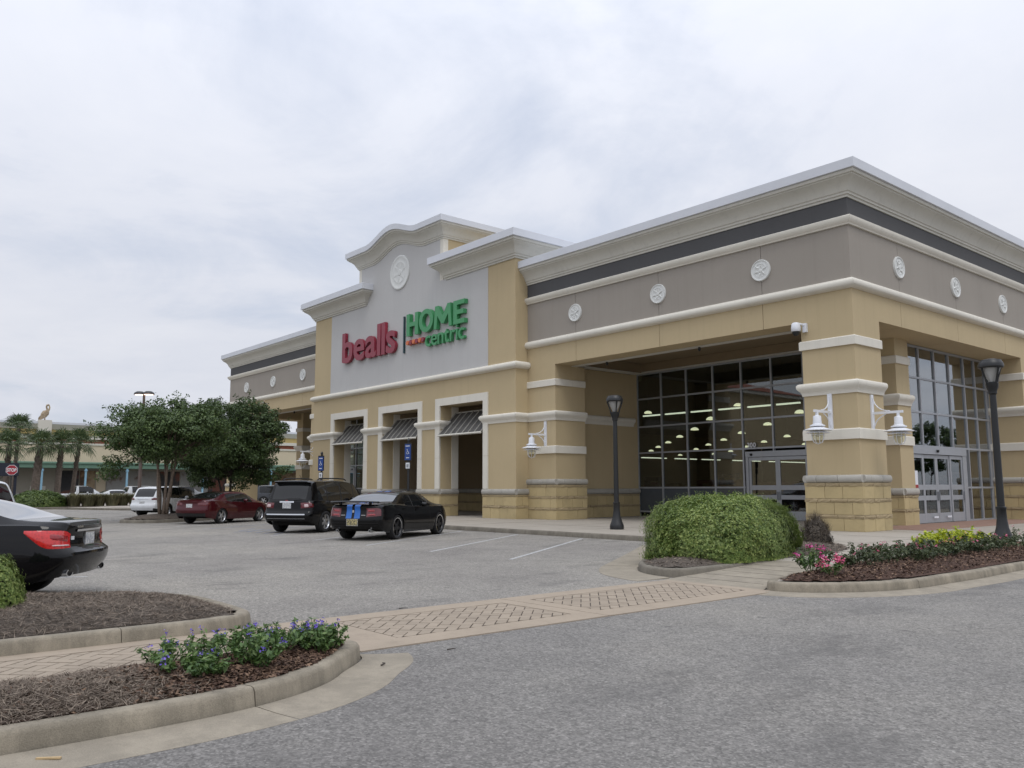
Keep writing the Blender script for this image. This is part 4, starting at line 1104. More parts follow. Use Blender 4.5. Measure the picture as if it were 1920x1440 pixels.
# ================================================================== fixtures
def wall_lamp(x, y, z, rz, label):
    """white cage lantern on a scrolled bracket; built facing -y with the back plate on the wall, then turned"""
    t = thing('wall_lamp', label, 'wall lamp', (x, y, z), rz, 'white cage lanterns on the piers')
    w_ = M['white_paint']
    obj('back_plate', MB().box(-0.075, 0.075, -0.05, 0.0, -0.62, 0.62), w_, t, local=True)
    arc1 = [(0, -0.05 - 0.42 * math.sin(k * PI / 16), 0.02 + 0.42 * (1 - math.cos(k * PI / 16)) * 1.05 + 0.0) for k in range(9)]
    up = [(0, -0.05 - 0.5 + 0.5 * math.cos(k * PI / 16), 0.06 + 0.42 - 0.42 * math.sin(k * PI / 16)) for k in range(9)]
    dn = [(0, -0.05 - 0.36 + 0.36 * math.cos(k * PI / 16), -0.02 - 0.42 + 0.42 * math.sin(k * PI / 16)) for k in range(9)]
    m = MB().box(-0.03, 0.03, -1.02, -0.05, -0.03, 0.05)
    obj('arm', m, w_, t, local=True)
    obj('upper_scroll', MB().tube([(0, -0.06, 0.52), (0, -0.08, 0.42), (0, -0.13, 0.3), (0, -0.22, 0.19), (0, -0.34, 0.11), (0, -0.48, 0.07), (0, -0.6, 0.055)], 0.018, 6), w_, t, local=True, smooth=True)
    obj('lower_scroll', MB().tube([(0, -0.06, -0.45), (0, -0.1, -0.36), (0, -0.15, -0.26), (0, -0.24, -0.16), (0, -0.36, -0.09), (0, -0.46, -0.04)], 0.018, 6), w_, t, local=True, smooth=True)
    c = (0, -0.86, 0)
    obj('socket', MB().lathe([(0.0, -0.02), (0.05, -0.02), (0.05, -0.12), (0.08, -0.14), (0.115, -0.15), (0.125, -0.17), (0.135, -0.40), (0.18, -0.42), (0.18, -0.44), (0.0, -0.44)], c, 20), w_, t, local=True, smooth=True)
    obj('collar', MB().lathe([(0.12, -0.44), (0.23, -0.445), (0.24, -0.47), (0.23, -0.485), (0.12, -0.485)], c, 24), w_, t, local=True, smooth=True)
    obj('shade', MB().lathe([(0.16, -0.50), (0.25, -0.535), (0.44, -0.60), (0.445, -0.615), (0.25, -0.56), (0.16, -0.54)], c, 28), w_, t, local=True, smooth=True)
    obj('shade', MB().lathe([(0.18, -0.63), (0.36, -0.685), (0.365, -0.70), (0.18, -0.66)], c, 28), w_, t, local=True, smooth=True)
    obj('glass_jar', MB().lathe([(0.15, -0.60), (0.165, -0.72), (0.16, -0.84), (0.12, -0.94), (0.05, -0.99), (0.0, -1.0)], c, 18), M['lamp_glass'], t, local=True, smooth=True)
    obj('bulb', MB().lathe([(0.03, -0.58), (0.05, -0.68), (0.06, -0.76), (0.03, -0.82), (0.0, -0.83)], c, 12), M['white_paint'], t, local=True, smooth=True)
    for k in range(4):
        a = PI * k / 4; ca_, sa_ = math.cos(a), math.sin(a)
        pts = []
        for (rr, zz) in ((-0.19, -0.60), (-0.195, -0.75), (-0.185, -0.88), (-0.13, -1.0), (0, -1.05), (0.13, -1.0), (0.185, -0.88), (0.195, -0.75), (0.19, -0.60)):
            pts.append((c[0] + rr * ca_, c[1] + rr * sa_, zz))
        obj('guard_wire', MB().tube(pts, 0.009, 5), w_, t, local=True, smooth=True)
    obj('guard_ring', MB().tube([(c[0] + 0.197 * math.cos(2 * PI * k / 20), c[1] + 0.197 * math.sin(2 * PI * k / 20), -0.76) for k in range(21)], 0.009, 5), w_, t, local=True, smooth=True)
    return t
wall_lamp(-0.92, 0.0, 3.95, 0, 'white cage lantern on the front face of the corner pier')
wall_lamp(0.0, 0.9, 3.9, R(90), 'white cage lantern on the right face of the corner pier')
wall_lamp(-14.7, 0.0, 3.9, 0, 'white cage lantern on the pier right of the arcade')
wall_lamp(mir(-14.7), 0.0, 3.9, 0, 'white cage lantern half hidden beside the tree at the left portico')

def post_lamp(x, y, z, label):
    t = thing('street_lamp', label, 'street lamp', (x, y, z), 0, 'black post lamps on the sidewalk')
    bk = M['black_metal']
    H = 4.55
    obj('base', MB().lathe([(0.0, 0.0), (0.24, 0.0), (0.245, 0.1), (0.23, 0.16), (0.18, 0.28), (0.14, 0.42), (0.115, 0.62), (0.11, 0.84), (0.12, 0.86), (0.12, 0.9), (0.085, 0.92), (0.0, 0.92)], (0, 0, 0), 12), bk, t, local=True, smooth=True, sharp=30)
    obj('post', MB().lathe([(0.088, 0.92), (0.082, 2.2), (0.074, 3.75), (0.0, 3.75)], (0, 0, 0), 12), bk, t, local=True, smooth=True)
    hd = obj('fitter', MB().lathe([(0.075, 3.66), (0.10, 3.70), (0.10, 3.76), (0.135, 3.84), (0.15, 3.95), (0.11, 3.98), (0.0, 3.98)], (0, 0, 0), 16), bk, t, local=True, smooth=True, sharp=30)
    for k in range(4):
        a = PI / 2 * k + PI / 4 + 0.25; ca_, sa_ = math.cos(a), math.sin(a)
        obj('arm', MB().tube([(ca_ * r_, sa_ * r_, zz) for r_, zz in ((0.12, 3.86), (0.15, 3.98), (0.175, 4.08), (0.22, 4.2), (0.265, 4.34))], [0.028, 0.026, 0.024, 0.026, 0.03], 6), bk, t, local=True, smooth=True)
    obj('lens', MB().lathe([(0.07, 3.99), (0.10, 4.06), (0.15, 4.16), (0.21, 4.32), (0.21, 4.34), (0.0, 4.34)], (0, 0, 0), 20), M['post_lens'], t, local=True, smooth=True)
    obj('cap', MB().lathe([(0.0, 4.33), (0.27, 4.33), (0.29, 4.36), (0.29, 4.42), (0.265, 4.48), (0.25, 4.50), (0.24, 4.53), (0.12, 4.56), (0.0, 4.57)], (0, 0, 0), 24), bk, t, local=True, smooth=True, sharp=30)
    return t
tl = NT('post_lens'); tl.set(Base_Color=(0.5, 0.5, 0.48), Roughness=0.35, Transmission_Weight=0.35); M['post_lens'] = tl.m
post_lamp(-6.47, -4.31, 0.145, 'black post lamp on the sidewalk before the front windows')
post_lamp(5.1, -3.05, 0.145, 'black post lamp standing in the flower bed at the right edge')

# security camera on the beam
t = thing('security_camera', 'white dome security camera on the beam beside the corner pier', 'camera', (-1.85, -0.02, 6.98))
obj('bracket', MB().box(-1.74, -1.60, -0.10, 0.0, 6.72, 7.02), M['white_paint'], t)
obj('arm', MB().tube([(-1.68, -0.08, 6.96), (-1.75, -0.2, 7.0), (-1.85, -0.28, 6.99)], 0.035, 8), M['white_paint'], t, smooth=True)
obj('housing', MB().lathe([(0.0, 0.09), (0.10, 0.08), (0.145, 0.03), (0.155, -0.08), (0.16, -0.17), (0.13, -0.22)], (-1.86, -0.3, 6.96), 20), M['white_paint'], t, smooth=True)
obj('dome', MB().lathe([(0.13, -0.20), (0.115, -0.29), (0.07, -0.35), (0.0, -0.37)], (-1.86, -0.3, 6.96), 20), M['dark_glass'] if 'dark_glass' in M else M['black_metal'], t, smooth=True)

# signs on posts
plain('sign_blue', (0.014, 0.05, 0.22), 0.35, var=0.05)
plain('sign_white', (0.68, 0.70, 0.72), 0.4, var=0.03)
def wheelchair(t, y, z, s):
    """white wheelchair symbol made of thin raised strokes on the blue plate, facing -y"""
    m = MB()
    def P(u, v): return (u * s, y, z + v * s)
    m.tube([P(0.30 * math.cos(a) - 0.05, -0.22 + 0.30 * math.sin(a)) for a in [R(150 + 12 * k) for k in range(20)]], 0.045 * s, 5)
    m.tube([P(-0.12, 0.42), P(-0.06, 0.0), P(0.22, -0.02), P(0.36, -0.42), P(0.48, -0.38)], 0.05 * s, 5)
    m.tube([P(-0.09, 0.18), P(0.16, 0.18)], 0.045 * s, 5)
    m.lathe([(0.0, -0.004), (0.10 * s, -0.004), (0.10 * s, 0.004), (0.0, 0.004)], (-0.13 * s, y, z + 0.60 * s), 12, axis='y')
    return obj('wheelchair_symbol', m, M['sign_white'], t, local=True)
def access_sign(x, y, z, rz, label, H):
    t = thing('parking_sign', label, 'sign', (x, y, z), rz, 'blue accessible parking signs')
    obj('post', MB().lathe([(0.0, 0), (0.10, 0.0), (0.11, 0.08), (0.075, 0.3), (0.055, 0.45), (0.05, H), (0.0, H)], (0, 0.09, 0), 10), M['black_metal'], t, local=True, smooth=True)
    obj('finial', MB().lathe([(0.0, 0.16), (0.025, 0.13), (0.06, 0.08), (0.07, 0.04), (0.035, 0.01), (0.065, 0.0), (0.065, -0.03), (0.0, -0.03)], (0, 0.09, H), 12), M['black_metal'], t, local=True, smooth=True)
    obj('back_plate', MB().box(-0.17, 0.17, 0.03, 0.045, H - 0.80, H - 0.06), M['black_metal'], t, local=True)
    p = obj('plate', MB().box(-0.135, 0.135, 0.005, 0.03, H - 0.78, H - 0.12), M['sign_blue'], t, local=True)
    obj('header_strip', MB().box(-0.10, 0.10, 0.0, 0.006, H - 0.21, H - 0.18), M['sign_white'], t, local=True)
    wheelchair(t, 0.0, H - 0.44, 0.17)
    obj('footer_strip', MB().box(-0.07, 0.07, 0.0, 0.006, H - 0.70, H - 0.67), M['sign_white'], t, local=True)
    obj('back_plate', MB().box(-0.12, 0.12, 0.03, 0.045, H - 1.15, H - 0.86), M['black_metal'], t, local=True)
    obj('small_plate', MB().box(-0.09, 0.09, 0.01, 0.03, H - 1.13, H - 0.89), M['sign_white'], t, local=True)
    obj('small_mark', MB().box(-0.05, 0.05, 0.004, 0.011, H - 1.08, H - 0.95), M['alu_grey'], t, local=True)
    return t
access_sign(-16.5, -6.2, 0.14, R(28), 'blue accessible parking sign on dark post before the middle arcade opening', 3.35)
access_sign(-24.2, -6.2, 0.14, R(28), 'blue accessible parking sign on dark post behind the black SUV', 3.05)

# stop sign, seen at the far left
t = thing('stop_sign', 'red octagonal stop sign behind the black sedan', 'stop sign', (*(CAM.xy + (Vector((math.cos(_a), math.sin(_a))) + Vector((_R.x, _R.y)) * (26 - 960) / FPX) * 60), 0.22), R(78))
plain('stop_red', (0.30, 0.018, 0.03), 0.4, var=0.05)
obj('post', MB().box(-0.03, 0.03, 0.03, 0.07, 0, 3.0), M['black_metal'], t, local=True)
def octagon(r, y0, y1, m=None):
    return (m or MB()).prism_y([(r * math.cos(R(22.5 + 45 * k)), 2.68 + r * math.sin(R(22.5 + 45 * k))) for k in range(8)], y0, y1)
obj('border', octagon(0.385, 0.0, 0.02), M['sign_white'], t, local=True)
obj('plate', octagon(0.355, -0.006, 0.001), M['stop_red'], t, local=True)
def local_text(parent, s, w_, h_, zc_, y, mat, bold=0.02):
    me = text_mesh(s, 1, 0.004, bold)
    xs = [v.co.x for v in me.vertices]; ys2 = [v.co.y for v in me.vertices]
    sx, sy = w_ / (max(xs) - min(xs)), h_ / (max(ys2) - min(ys2))
    me.transform(Matrix.Translation((-(max(xs) + min(xs)) / 2, -(max(ys2) + min(ys2)) / 2, 0)))
    me.transform(Matrix(((sx, 0, 0, 0), (0, 0, -1, y), (0, sy, 0, zc_), (0, 0, 0, 1))))
    me.materials.clear(); me.materials.append(M[mat])
    o = bpy.data.objects.new('lettering', me); COL.objects.link(o); o.parent = parent
    return o
local_text(t, 'STOP', 0.58, 0.25, 2.68, -0.012, 'sign_white', 0.03)

# parking lot pole light with two heads
t = thing('pole_light', 'tall parking lot pole with two lit lamp heads behind the tree', 'light pole', (*(CAM.xy + (Vector((math.cos(_a), math.sin(_a))) + Vector((_R.x, _R.y)) * (266 - 960) / FPX) * 63), 0))
plain('pole_brown', (0.10, 0.075, 0.065), 0.6, var=0.1)
obj('pole', MB().lathe([(0.0, 0), (0.14, 0), (0.12, 4), (0.09, 8.6), (0.0, 8.6)], (0, 0, 0), 10), M['pole_brown'], t, local=True, smooth=True)
for s_ in (-1, 1):
    cx_ = 0.27 * s_
    hd = obj('lamp_head', MB().lathe([(0.0, 0.24), (0.22, 0.22), (0.38, 0.12), (0.43, 0.0), (0.40, -0.02), (0.0, -0.02)], (cx_, cx_ * 0.9, 8.62), 16), M['black_metal'], t, local=True, smooth=True)
    obj('lens', MB().lathe([(0.34, -0.021), (0.32, -0.05), (0.0, -0.07)], (cx_, cx_ * 0.9, 8.62), 16), M['pole_glow'], hd, local=True, smooth=True)
# ================================================================== cars
def paint(name, col, rough=0.4, metal=0.0, coat=1.0, spec=0.12):
    t = NT(name)
    n = t.noise(2.0, 5, 0.6)
    fl = t.noise(400, 2, 0.5, vec=t.coord('Object'))
    c = t.mix(0.12, t.ramp(n, [(0.3, hexs(col, 0.92)), (0.7, hexs(col, 1.08))]), t.ramp(fl, [(0.3, hexs(col, 0.7)), (0.7, hexs(col, 1.5))]))
    t.set(Base_Color=c, Roughness=rough, Metallic=metal, Coat_Weight=coat, Coat_Roughness=0.03, Coat_IOR=1.4, Specular_IOR_Level=spec)
    M[name] = t.m
paint('paint_black', (0.003, 0.003, 0.0035), coat=0.75, spec=0.05)
paint('paint_black_b', (0.003, 0.003, 0.0035), coat=0.75, spec=0.05)
paint('paint_black_c', (0.003, 0.003, 0.004), coat=0.9, spec=0.05)
paint('paint_red', (0.06, 0.005, 0.009), 0.3, 0.3)  # red darkened in the colour itself to carry the tree shade
paint('paint_white', (0.62, 0.64, 0.66), 0.35)
paint('paint_grey', (0.22, 0.23, 0.24), 0.35, 0.4)
paint('paint_darkgrey', (0.05, 0.055, 0.065), 0.35, 0.3)
paint('stripe_blue', (0.02, 0.12, 0.42), 0.35)
def carglass(name, col, rough=0.03):
    t = NT(name); t.set(Base_Color=col, Roughness=rough, Specular_IOR_Level=0.5); M[name] = t.m
carglass('car_glass', (0.010, 0.011, 0.012))
carglass('car_glass_clear', (0.04, 0.045, 0.05))
M['car_glass_clear'].node_tree.nodes['Principled BSDF'].inputs['Coat Weight'].default_value = 1.0
carglass('dark_glass', (0.01, 0.01, 0.012))
plain('tyre', (0.014, 0.014, 0.015), 0.85, var=0.15)
plain('rim_silver', (0.42, 0.43, 0.45), 0.3, 0.8, 0.05)
plain('rim_dark', (0.03, 0.03, 0.032), 0.35, 0.6, 0.1)
plain('trim_black', (0.014, 0.014, 0.015), 0.6)
plain('chrome', (0.72, 0.73, 0.75), 0.12, 1.0, 0.02)
def lightmat(name, col, rough=0.12):
    t = NT(name); v = t.n('ShaderNodeTexVoronoi'); v.inputs['Scale'].default_value = 28; t.l(t.coord('Object'), v.inputs['Vector'])
    t.set(Base_Color=t.ramp(v.outputs['Distance'], [(0.1, hexs(col, 0.75)), (0.6, hexs(col, 1.15))]), Roughness=rough, Coat_Weight=1.0, Coat_Roughness=0.03); M[name] = t.m
lightmat('tail_red', (0.26, 0.010, 0.014)); lightmat('tail_dark', (0.10, 0.006, 0.010)); lightmat('tail_clear', (0.55, 0.42, 0.42)); lightmat('head_clear', (0.5, 0.52, 0.54))
lightmat('tail_bright', (0.55, 0.02, 0.02))
t_ = NT('plate_white'); n_ = t_.noise(26, 3, 0.6, vec=t_.coord('Object')); t_.set(Base_Color=t_.ramp(n_, [(0.44, (0.62, 0.62, 0.60)), (0.52, (0.35, 0.36, 0.38))]), Roughness=0.5); M['plate_white'] = t_.m
t_ = NT('plate_yellow'); n_ = t_.noise(30, 3, 0.6, vec=t_.coord('Object')); t_.set(Base_Color=t_.ramp(n_, [(0.42, (0.50, 0.42, 0.20)), (0.52, (0.12, 0.11, 0.07))]), Roughness=0.5); M['plate_yellow'] = t_.m

def wheel_mesh_parts(Rw, wd, rim_r, spokes, style):
    """meshes of a wheel turning about y, outer face at +y"""
    tyre = MB().lathe([(rim_r * 0.98, -wd / 2 + 0.02), (Rw * 0.93, -wd / 2), (Rw * 0.99, -wd / 2 + 0.03), (Rw, -wd * 0.2), (Rw, wd * 0.2), (Rw * 0.99, wd / 2 - 0.03), (Rw * 0.93, wd / 2), (rim_r * 1.02, wd / 2 - 0.01), (rim_r * 0.98, wd / 2 - 0.03)], (0, 0, 0), 36, axis='y')
    hub = MB().lathe([(0.0, -0.02), (rim_r * 0.95, -0.02), (rim_r * 0.95, 0.0), (0.0, 0.0)], (0, 0, 0), 24, axis='y')
    rim = MB().lathe([(rim_r * 0.90, 0.0), (rim_r * 0.93, wd / 2 - 0.035), (rim_r * 1.0, wd / 2 - 0.012), (rim_r * 1.01, wd / 2 - 0.02), (rim_r * 0.99, 0.0)], (0, 0, 0), 36, axis='y')
    rim.lathe([(0.0, wd / 2 - 0.03), (0.07, wd / 2 - 0.035), (0.085, wd / 2 - 0.05), (0.085, 0.0)], (0, 0, 0), 16, axis='y')
    for k in range(spokes):
        a = 2 * PI * k / spokes
        for da in ((-0.13, 0.13) if style == 'split' else (0.0,)):
            w0, w1 = (0.035, 0.022) if style == 'split' else (0.055, 0.04)
            pts = []
            for r_, w_, aa, yy in ((0.05, w0, a, wd / 2 - 0.04), (rim_r * 0.92, w1, a + da, wd / 2 - 0.045)):
                d = Vector((math.cos(aa), 0, math.sin(aa))); n = Vector((-math.sin(aa), 0, math.cos(aa)))
                pts += [d * r_ + n * w_ + Vector((0, yy, 0)), d * r_ - n * w_ + Vector((0, yy, 0)), d * r_ - n * w_ + Vector((0, yy - 0.05, 0)), d * r_ + n * w_ + Vector((0, yy - 0.05, 0))]
            rim.add(pts, [(0, 1, 5, 4), (1, 2, 6, 5), (2, 3, 7, 6), (3, 0, 4, 7), (4, 5, 6, 7)])
    return tyre, hub, rim

class Car:
    NL, NU, NR = 10, 6, 7
    def __init__(s, p):
        s.p = p; s.L, s.W = p['L'], p['W'] / 2
        s.top, s.belt, s.bot, s.plan = crv(p['top']), crv(p['belt']), crv(p['bot']), crv(p['plan'])
        s.rx, s.fx = crv(p['rear_x']), crv(p['front_x'])
        s.bul = crv(p.get('bulge', [(0, 0.93), (0.12, 0.965), (0.4, 1.0), (0.62, 0.995), (0.85, 0.975), (1, 0.945)]))
        s.hmax = max(z for x, z in p['top']) - s.belt(p['L'] / 2)
        br = set()
        x = 0.0
        while x < s.L: br.add(round(x, 4)); x += 0.075
        br.add(s.L)
        for w_ in (p['xr'], p['xf']):
            for k in range(-8, 9): br.add(round(w_ + p['Ra'] * math.sin(PI / 2 * k / 8), 4))
        for k in ('ws', 'rw'): br.update(p[k])
        for a, b in p['side']: br.update((a, b))
        for a, b in p['doors']: br.update((a, b))
        for k in range(1, 6): br.update((0.012 * k * k, s.L - 0.012 * k * k))
        xs = sorted(x for x in br if 0 <= x <= s.L)
        s.xs = [xs[0]]
        for x in xs[1:]:
            if x - s.xs[-1] > 0.012: s.xs.append(x)
            elif x in p['ws'] or x in p['rw'] or any(x in q for q in p['side']): s.xs[-1] = x
    def zbot(s, x):
        z = s.bot(x)
        for w_ in (s.p['xr'], s.p['xf']):
            d = abs(x - w_)
            if d < s.p['Ra']: z = max(z, s.p['Rw'] + math.sqrt(s.p['Ra'] ** 2 - d * d) * s.p.get('arch', 0.97) - 0.02)
        return z
    def shiftx(s, x, z):
        e = 0.75
        r = 0.0
        if x < e: r += s.rx(z) * (1 - x / e) ** 1.6
        if x > s.L - e: r -= s.fx(z) * (1 - (s.L - x) / e) ** 1.6
        return x + r
    def section(s, x):
        p = s.p; hw = s.W * s.plan(x); zb0, zb = s.zbot(x), s.belt(x); zt = max(s.top(x), zb + 0.012); H = zt - zb
        pts = []
        zlow = s.bot(x)
        for k in range(s.NL + 1):
            t = k / s.NL; z = zb0 + (zb - zb0) * t
            tt = (z - zlow) / (zb - zlow)
            pts.append((hw * s.bul(tt), z))
        yb = hw * 0.918
        f = max(0, min(1, H / s.hmax))
        yr = hw * (0.88 + (p['roof'] - 0.88) * f ** 0.8)
        zr = zb + H * p.get('rail', 0.90)
        z0 = zb + min(0.012, H * 0.3)
        for k in range(s.NU + 1):
            t = k / s.NU
            pts.append((yb + (yr - yb) * t + 0.02 * math.sin(PI * t) * f, z0 + (zr - z0) * t))
        for k in range(1, s.NR + 1):
            t = k / s.NR
            pts.append((yr * (1 - t), zr + (zt - zr) * (1 - (1 - t) ** 2.4)))
        return [(s.shiftx(x, z), y, z) for y, z in pts]
    def region(s, xm, r, xi=None):
        """which part a face at column centre xm and row r belongs to"""
        p = s.p
        if r < s.NL:
            if r >= 1:
                for i, (a, b) in enumerate(p['doors']):
                    if a < xm < b and all(abs(xm - w_) > p['Ra'] + 0.0 for w_ in (p['xr'], p['xf'])) : return 'door%d' % i
            if p.get('clad') and r < p['clad']: return 'cladding'
            return 'body'
        u = r - s.NL - 1
        if 0 <= u < s.NU:
            if 0 <= u <= s.NU - 2 or u == s.NU - 1 and p.get('tall', 0):
                for i, (a, b) in enumerate(p['side']):
                    if a < xm < b: return 'side%d' % i
                for i in range(len(p['side']) - 1):
                    if p['side'][i][1] < xm < p['side'][i + 1][0]: return 'pillar%d' % i
            return 'body'
        if u >= s.NU:
            if p['ws'][0] < xm < p['ws'][1]: return 'windshield'
            if p['rw'][0] < xm < p['rw'][1] and u >= s.NU + p.get('rw_inset', 0): return 'rear_window'
        return 'body'
    def build(s, name, label, loc, rz, group=None):
        p = s.p
        t = thing(name, label, p.get('cat', 'car'), loc, rz, group)
        s.t = t
        secs = [s.section(x) for x in s.xs]
        n = len(secs[0])
        reg = {}
        for i in range(len(secs) - 1):
            xm = (s.xs[i] + s.xs[i + 1]) / 2
            for r in range(n - 1):
                k = s.region(xm, r)
                for sd in (1, -1):
                    kk = k if k in ('body', 'windshield', 'rear_window', 'cladding') else k + ('L' if sd > 0 else 'R')
                    reg.setdefault(kk, []).append((i, r, sd))
        mats = {'body': p['paint'], 'cladding': 'trim_black', 'windshield': 'car_glass', 'rear_window': p.get('rear_glass', 'car_glass')}
        for kk, fl in reg.items():
            m = MB(); idx = {}
            def vid(i, r, sd):
                key = (i, r, sd if r < n - 1 else 0)
                if key not in idx:
                    idx[key] = len(m.v); x, y, z = secs[i][r]; m.v.append((x, y * sd, z))
                return idx[key]
            for i, r, sd in fl:
                q = (vid(i, r, sd), vid(i + 1, r, sd), vid(i + 1, r + 1, sd), vid(i, r + 1, sd))
                q = tuple(dict.fromkeys(q))
                if len(q) > 2: m.f.append(q if sd > 0 else q[::-1])
            if kk == 'body':
                # end caps
                for e, bl in ((0, -p.get('rear_bulge', 0.07)), (len(secs) - 1, p.get('front_bulge', 0.10))):
                    K = 12; g = []
                    for r in range(n):
                        x, y, z = secs[e][r]
                        g.append([(x + bl * (1 - (abs(2 * k / K - 1)) ** 2.2) * min(1, y / (0.5 * s.W) if y > 0 else 0), y * (1 - 2 * k / K), z) for k in range(K + 1)])
                    m.grid(g, flip=(e == 0))
            base = kk.rstrip('LR') if kk not in mats else kk
            nm = 'body' if kk == 'body' else 'cladding' if kk == 'cladding' else 'pillar' if kk.startswith('pillar') else kk if kk in ('windshield', 'rear_window') else 'door' if kk.startswith('door') else 'side_window'
            mt = mats.get(kk) or (p['paint'] if nm == 'door' else 'trim_black' if nm == 'pillar' else p.get('side_glass', 'car_glass'))
            # merge doubles at body cap seams through smooth shading only
            if kk == 'body':
                import bmesh
                me_v, me_f = m.v, m.f
            o = obj(nm, m, M[mt], t, smooth=True, local=True, recalc=False, sharp=48)
            if nm == 'body':
                import bmesh
                bm = bmesh.new(); bm.from_mesh(o.data); bmesh.ops.remove_doubles(bm, verts=bm.verts[:], dist=0.0008); bmesh.ops.recalc_face_normals(bm, faces=bm.faces[:]); bm.to_mesh(o.data); bm.free()
                o.data.polygons.foreach_set('use_smooth', [True] * len(o.data.polygons)); o.data.set_sharp_from_angle(angle=R(48))
            if nm == 'door':
                i0 = int(kk[4:-1]); a, b = p['doors'][i0]; sd = 1 if kk.endswith('L') else -1
                xh = a + 0.16; zh = s.belt(xh) - 0.10
                yh = s.side_y(xh, zh) * sd
                obj('handle', MB().box(xh - 0.10, xh + 0.10, yh - 0.012, yh + 0.03 * sd, zh - 0.018, zh + 0.018), M['chrome' if p.get('chrome') else p['paint']], o, local=True)
        # seams round the doors, drawn as narrow dark gaskets standing just off the skin
        sm = MB()
        for a, b in p['doors']:
            for x in (a, b):
                if any(abs(x - w_) < p['Ra'] for w_ in (p['xr'], p['xf'])): continue
                for sd in (1, -1):
                    zz = [s.zbot(x) + 0.06 + (s.belt(x) - s.zbot(x) - 0.06) * k / 8 for k in range(9)]
                    sm.grid([[(x + dx, (s.side_y(x, z) + 0.0015) * sd, z) for z in zz] for dx in (-0.005, 0.005)])
        if sm.f: obj('seams', sm, M['trim_black'], t, local=True, recalc=False)
        # belt trim
        bt = MB()
        x0, x1 = p['side'][0][0], p['side'][-1][1]
        for sd in (1, -1):
            cols = [x0 + (x1 - x0) * k / 24 for k in range(25)]
            bt.grid([[(x, sd * s.W * s.plan(x) * 0.921 + sd * o_, s.belt(x) + z_) for o_, z_ in ((0.006, 0.0), (0.008, 0.012), (0.0, 0.018))] for x in cols])
        obj('belt_trim', bt, M['chrome' if p.get('chrome') else 'trim_black'], t, local=True)
        # underbody and wheels
        obj('underbody', MB().box(0.62, s.L - 0.5, -(s.W - 0.27), s.W - 0.27, 0.25, s.belt(s.L / 2) - 0.28), M['dark_void'], t, local=True)
        ty, hb, rm = wheel_mesh_parts(p['Rw'], p.get('wd', 0.23), p.get('rim', p['Rw'] * 0.68), p.get('spokes', 5), p.get('spoke_style', 'split'))
        first = None
        for x in (p['xr'], p['xf']):
            for sd in (1, -1):
                if first is None:
                    wh = obj('wheel', hb, M['trim_black'], t, local=True, smooth=True)
                    tt = obj('tyre', ty, M['tyre'], wh, local=True, smooth=True, sharp=60); rr = obj('rim', rm, M[p.get('rim_mat', 'rim_silver')], wh, local=True, smooth=True)
                    first = wh
                else: wh = copy_tree(first, t)
                wh.location = (x, sd * (s.W - p.get('wd', 0.23) / 2 - 0.012), p['Rw'])
                wh.rotation_euler = (0, 0.4, 0 if sd > 0 else PI)
        # mirrors
        for sd in (1, -1):
            xm = p['ws'][0] - 0.32; zm_ = s.belt(xm) + 0.07; ym = s.W * 0.93
            m = MB()
            m.grid([[(xm + 0.10 * math.cos(a) * f_, sd * (ym + 0.02 + 0.2 * u), zm_ + 0.075 * math.sin(a) * f_) for a in [2 * PI * k / 10 for k in range(10)]] for u, f_ in ((0.0, 0.55), (0.25, 1.0), (0.8, 1.0), (1.0, 0.6))], closed_v=True)
            k = len(m.v); m.f.append(tuple(range(k - 10, k))); m.f.append(tuple(range(9, -1, -1)))
            obj('mirror', m, M[p.get('mirror', p['paint'])], t, local=True, smooth=True)
        # lights
        for spec in p['lights']:
            for sd in (1, -1): s.patch(spec[0], M[spec[1]], spec[2], spec[3], spec[4], sd, *spec[5:])
        return t
    def side_y(s, x, z):
        zl = s.bot(x); tt = (z - zl) / (s.belt(x) - zl)
        return s.W * s.plan(x) * s.bul(max(0, min(1, tt)))
    def perim(s, u, z, front=False):
        """point on the skin at arc length u round the corner from the middle of the tail (or nose), at height z"""
        L_ = s.L
        e = 0 if not front else L_
        hw0 = s.W * s.plan(e)
        bl = s.p.get('rear_bulge', 0.07) if not front else s.p.get('front_bulge', 0.10)
        zl = s.bot(e); zb = s.belt(e)
        def sc_(x): 
            zl_, zb_ = s.bot(x), s.belt(x)
            return s.bul(max(0, min(1, (z - zl_) / (zb_ - zl_))))
        if u <= hw0:
            y = u * sc_(e); yy = hw0 * sc_(e)
            x = e + (-bl if not front else bl) * (1 - (y / yy) ** 2.2)
            return Vector((s.shiftx(e, z) + (x - e), y, z))
        rest = u - hw0
        px_, py_ = e, hw0
        x = e; st = 0.01
        while rest > 0:
            x2 = x + (st if not front else -st)
            d = math.hypot(st, s.W * s.plan(x2) - s.W * s.plan(x))
            if d > rest: x = x + (x2 - x) * rest / d; rest = 0
            else: rest -= d; x = x2
        return Vector((s.shiftx(x, z), s.W * s.plan(x) * sc_(x), z))
    def patch(s, name, mat, us, zlo, zhi, sd, off=0.012, front=False, parent=None):
        fl, fh = crv(zlo), crv(zhi)
        nu, nz = 16, 6
        g = []
        for i in range(nu + 1):
            u = us[0] + (us[1] - us[0]) * i / nu
            row = []
            for j in range(nz + 1):
                z = fl(u) + (fh(u) - fl(u)) * j / nz
                p0 = s.perim(u, z, front); a = s.perim(max(0, u - 0.015), z, front); b = s.perim(u + 0.015, z, front)
                d = (b - a); n = Vector((-d.y, d.x, 0)) if not front else Vector((d.y, -d.x, 0))
                n = n.normalized() if n.length > 1e-6 else Vector((-1, 0, 0))
                ed = min(1, 4 * min(i, nu - i) / nu + 0.0) ** 0.5 * min(1, 3 * min(j, nz - j) / nz) ** 0.5
                q = p0 + n * (0.002 + off * ed)
                row.append((q.x, q.y * sd, q.z))
            g.append(row)
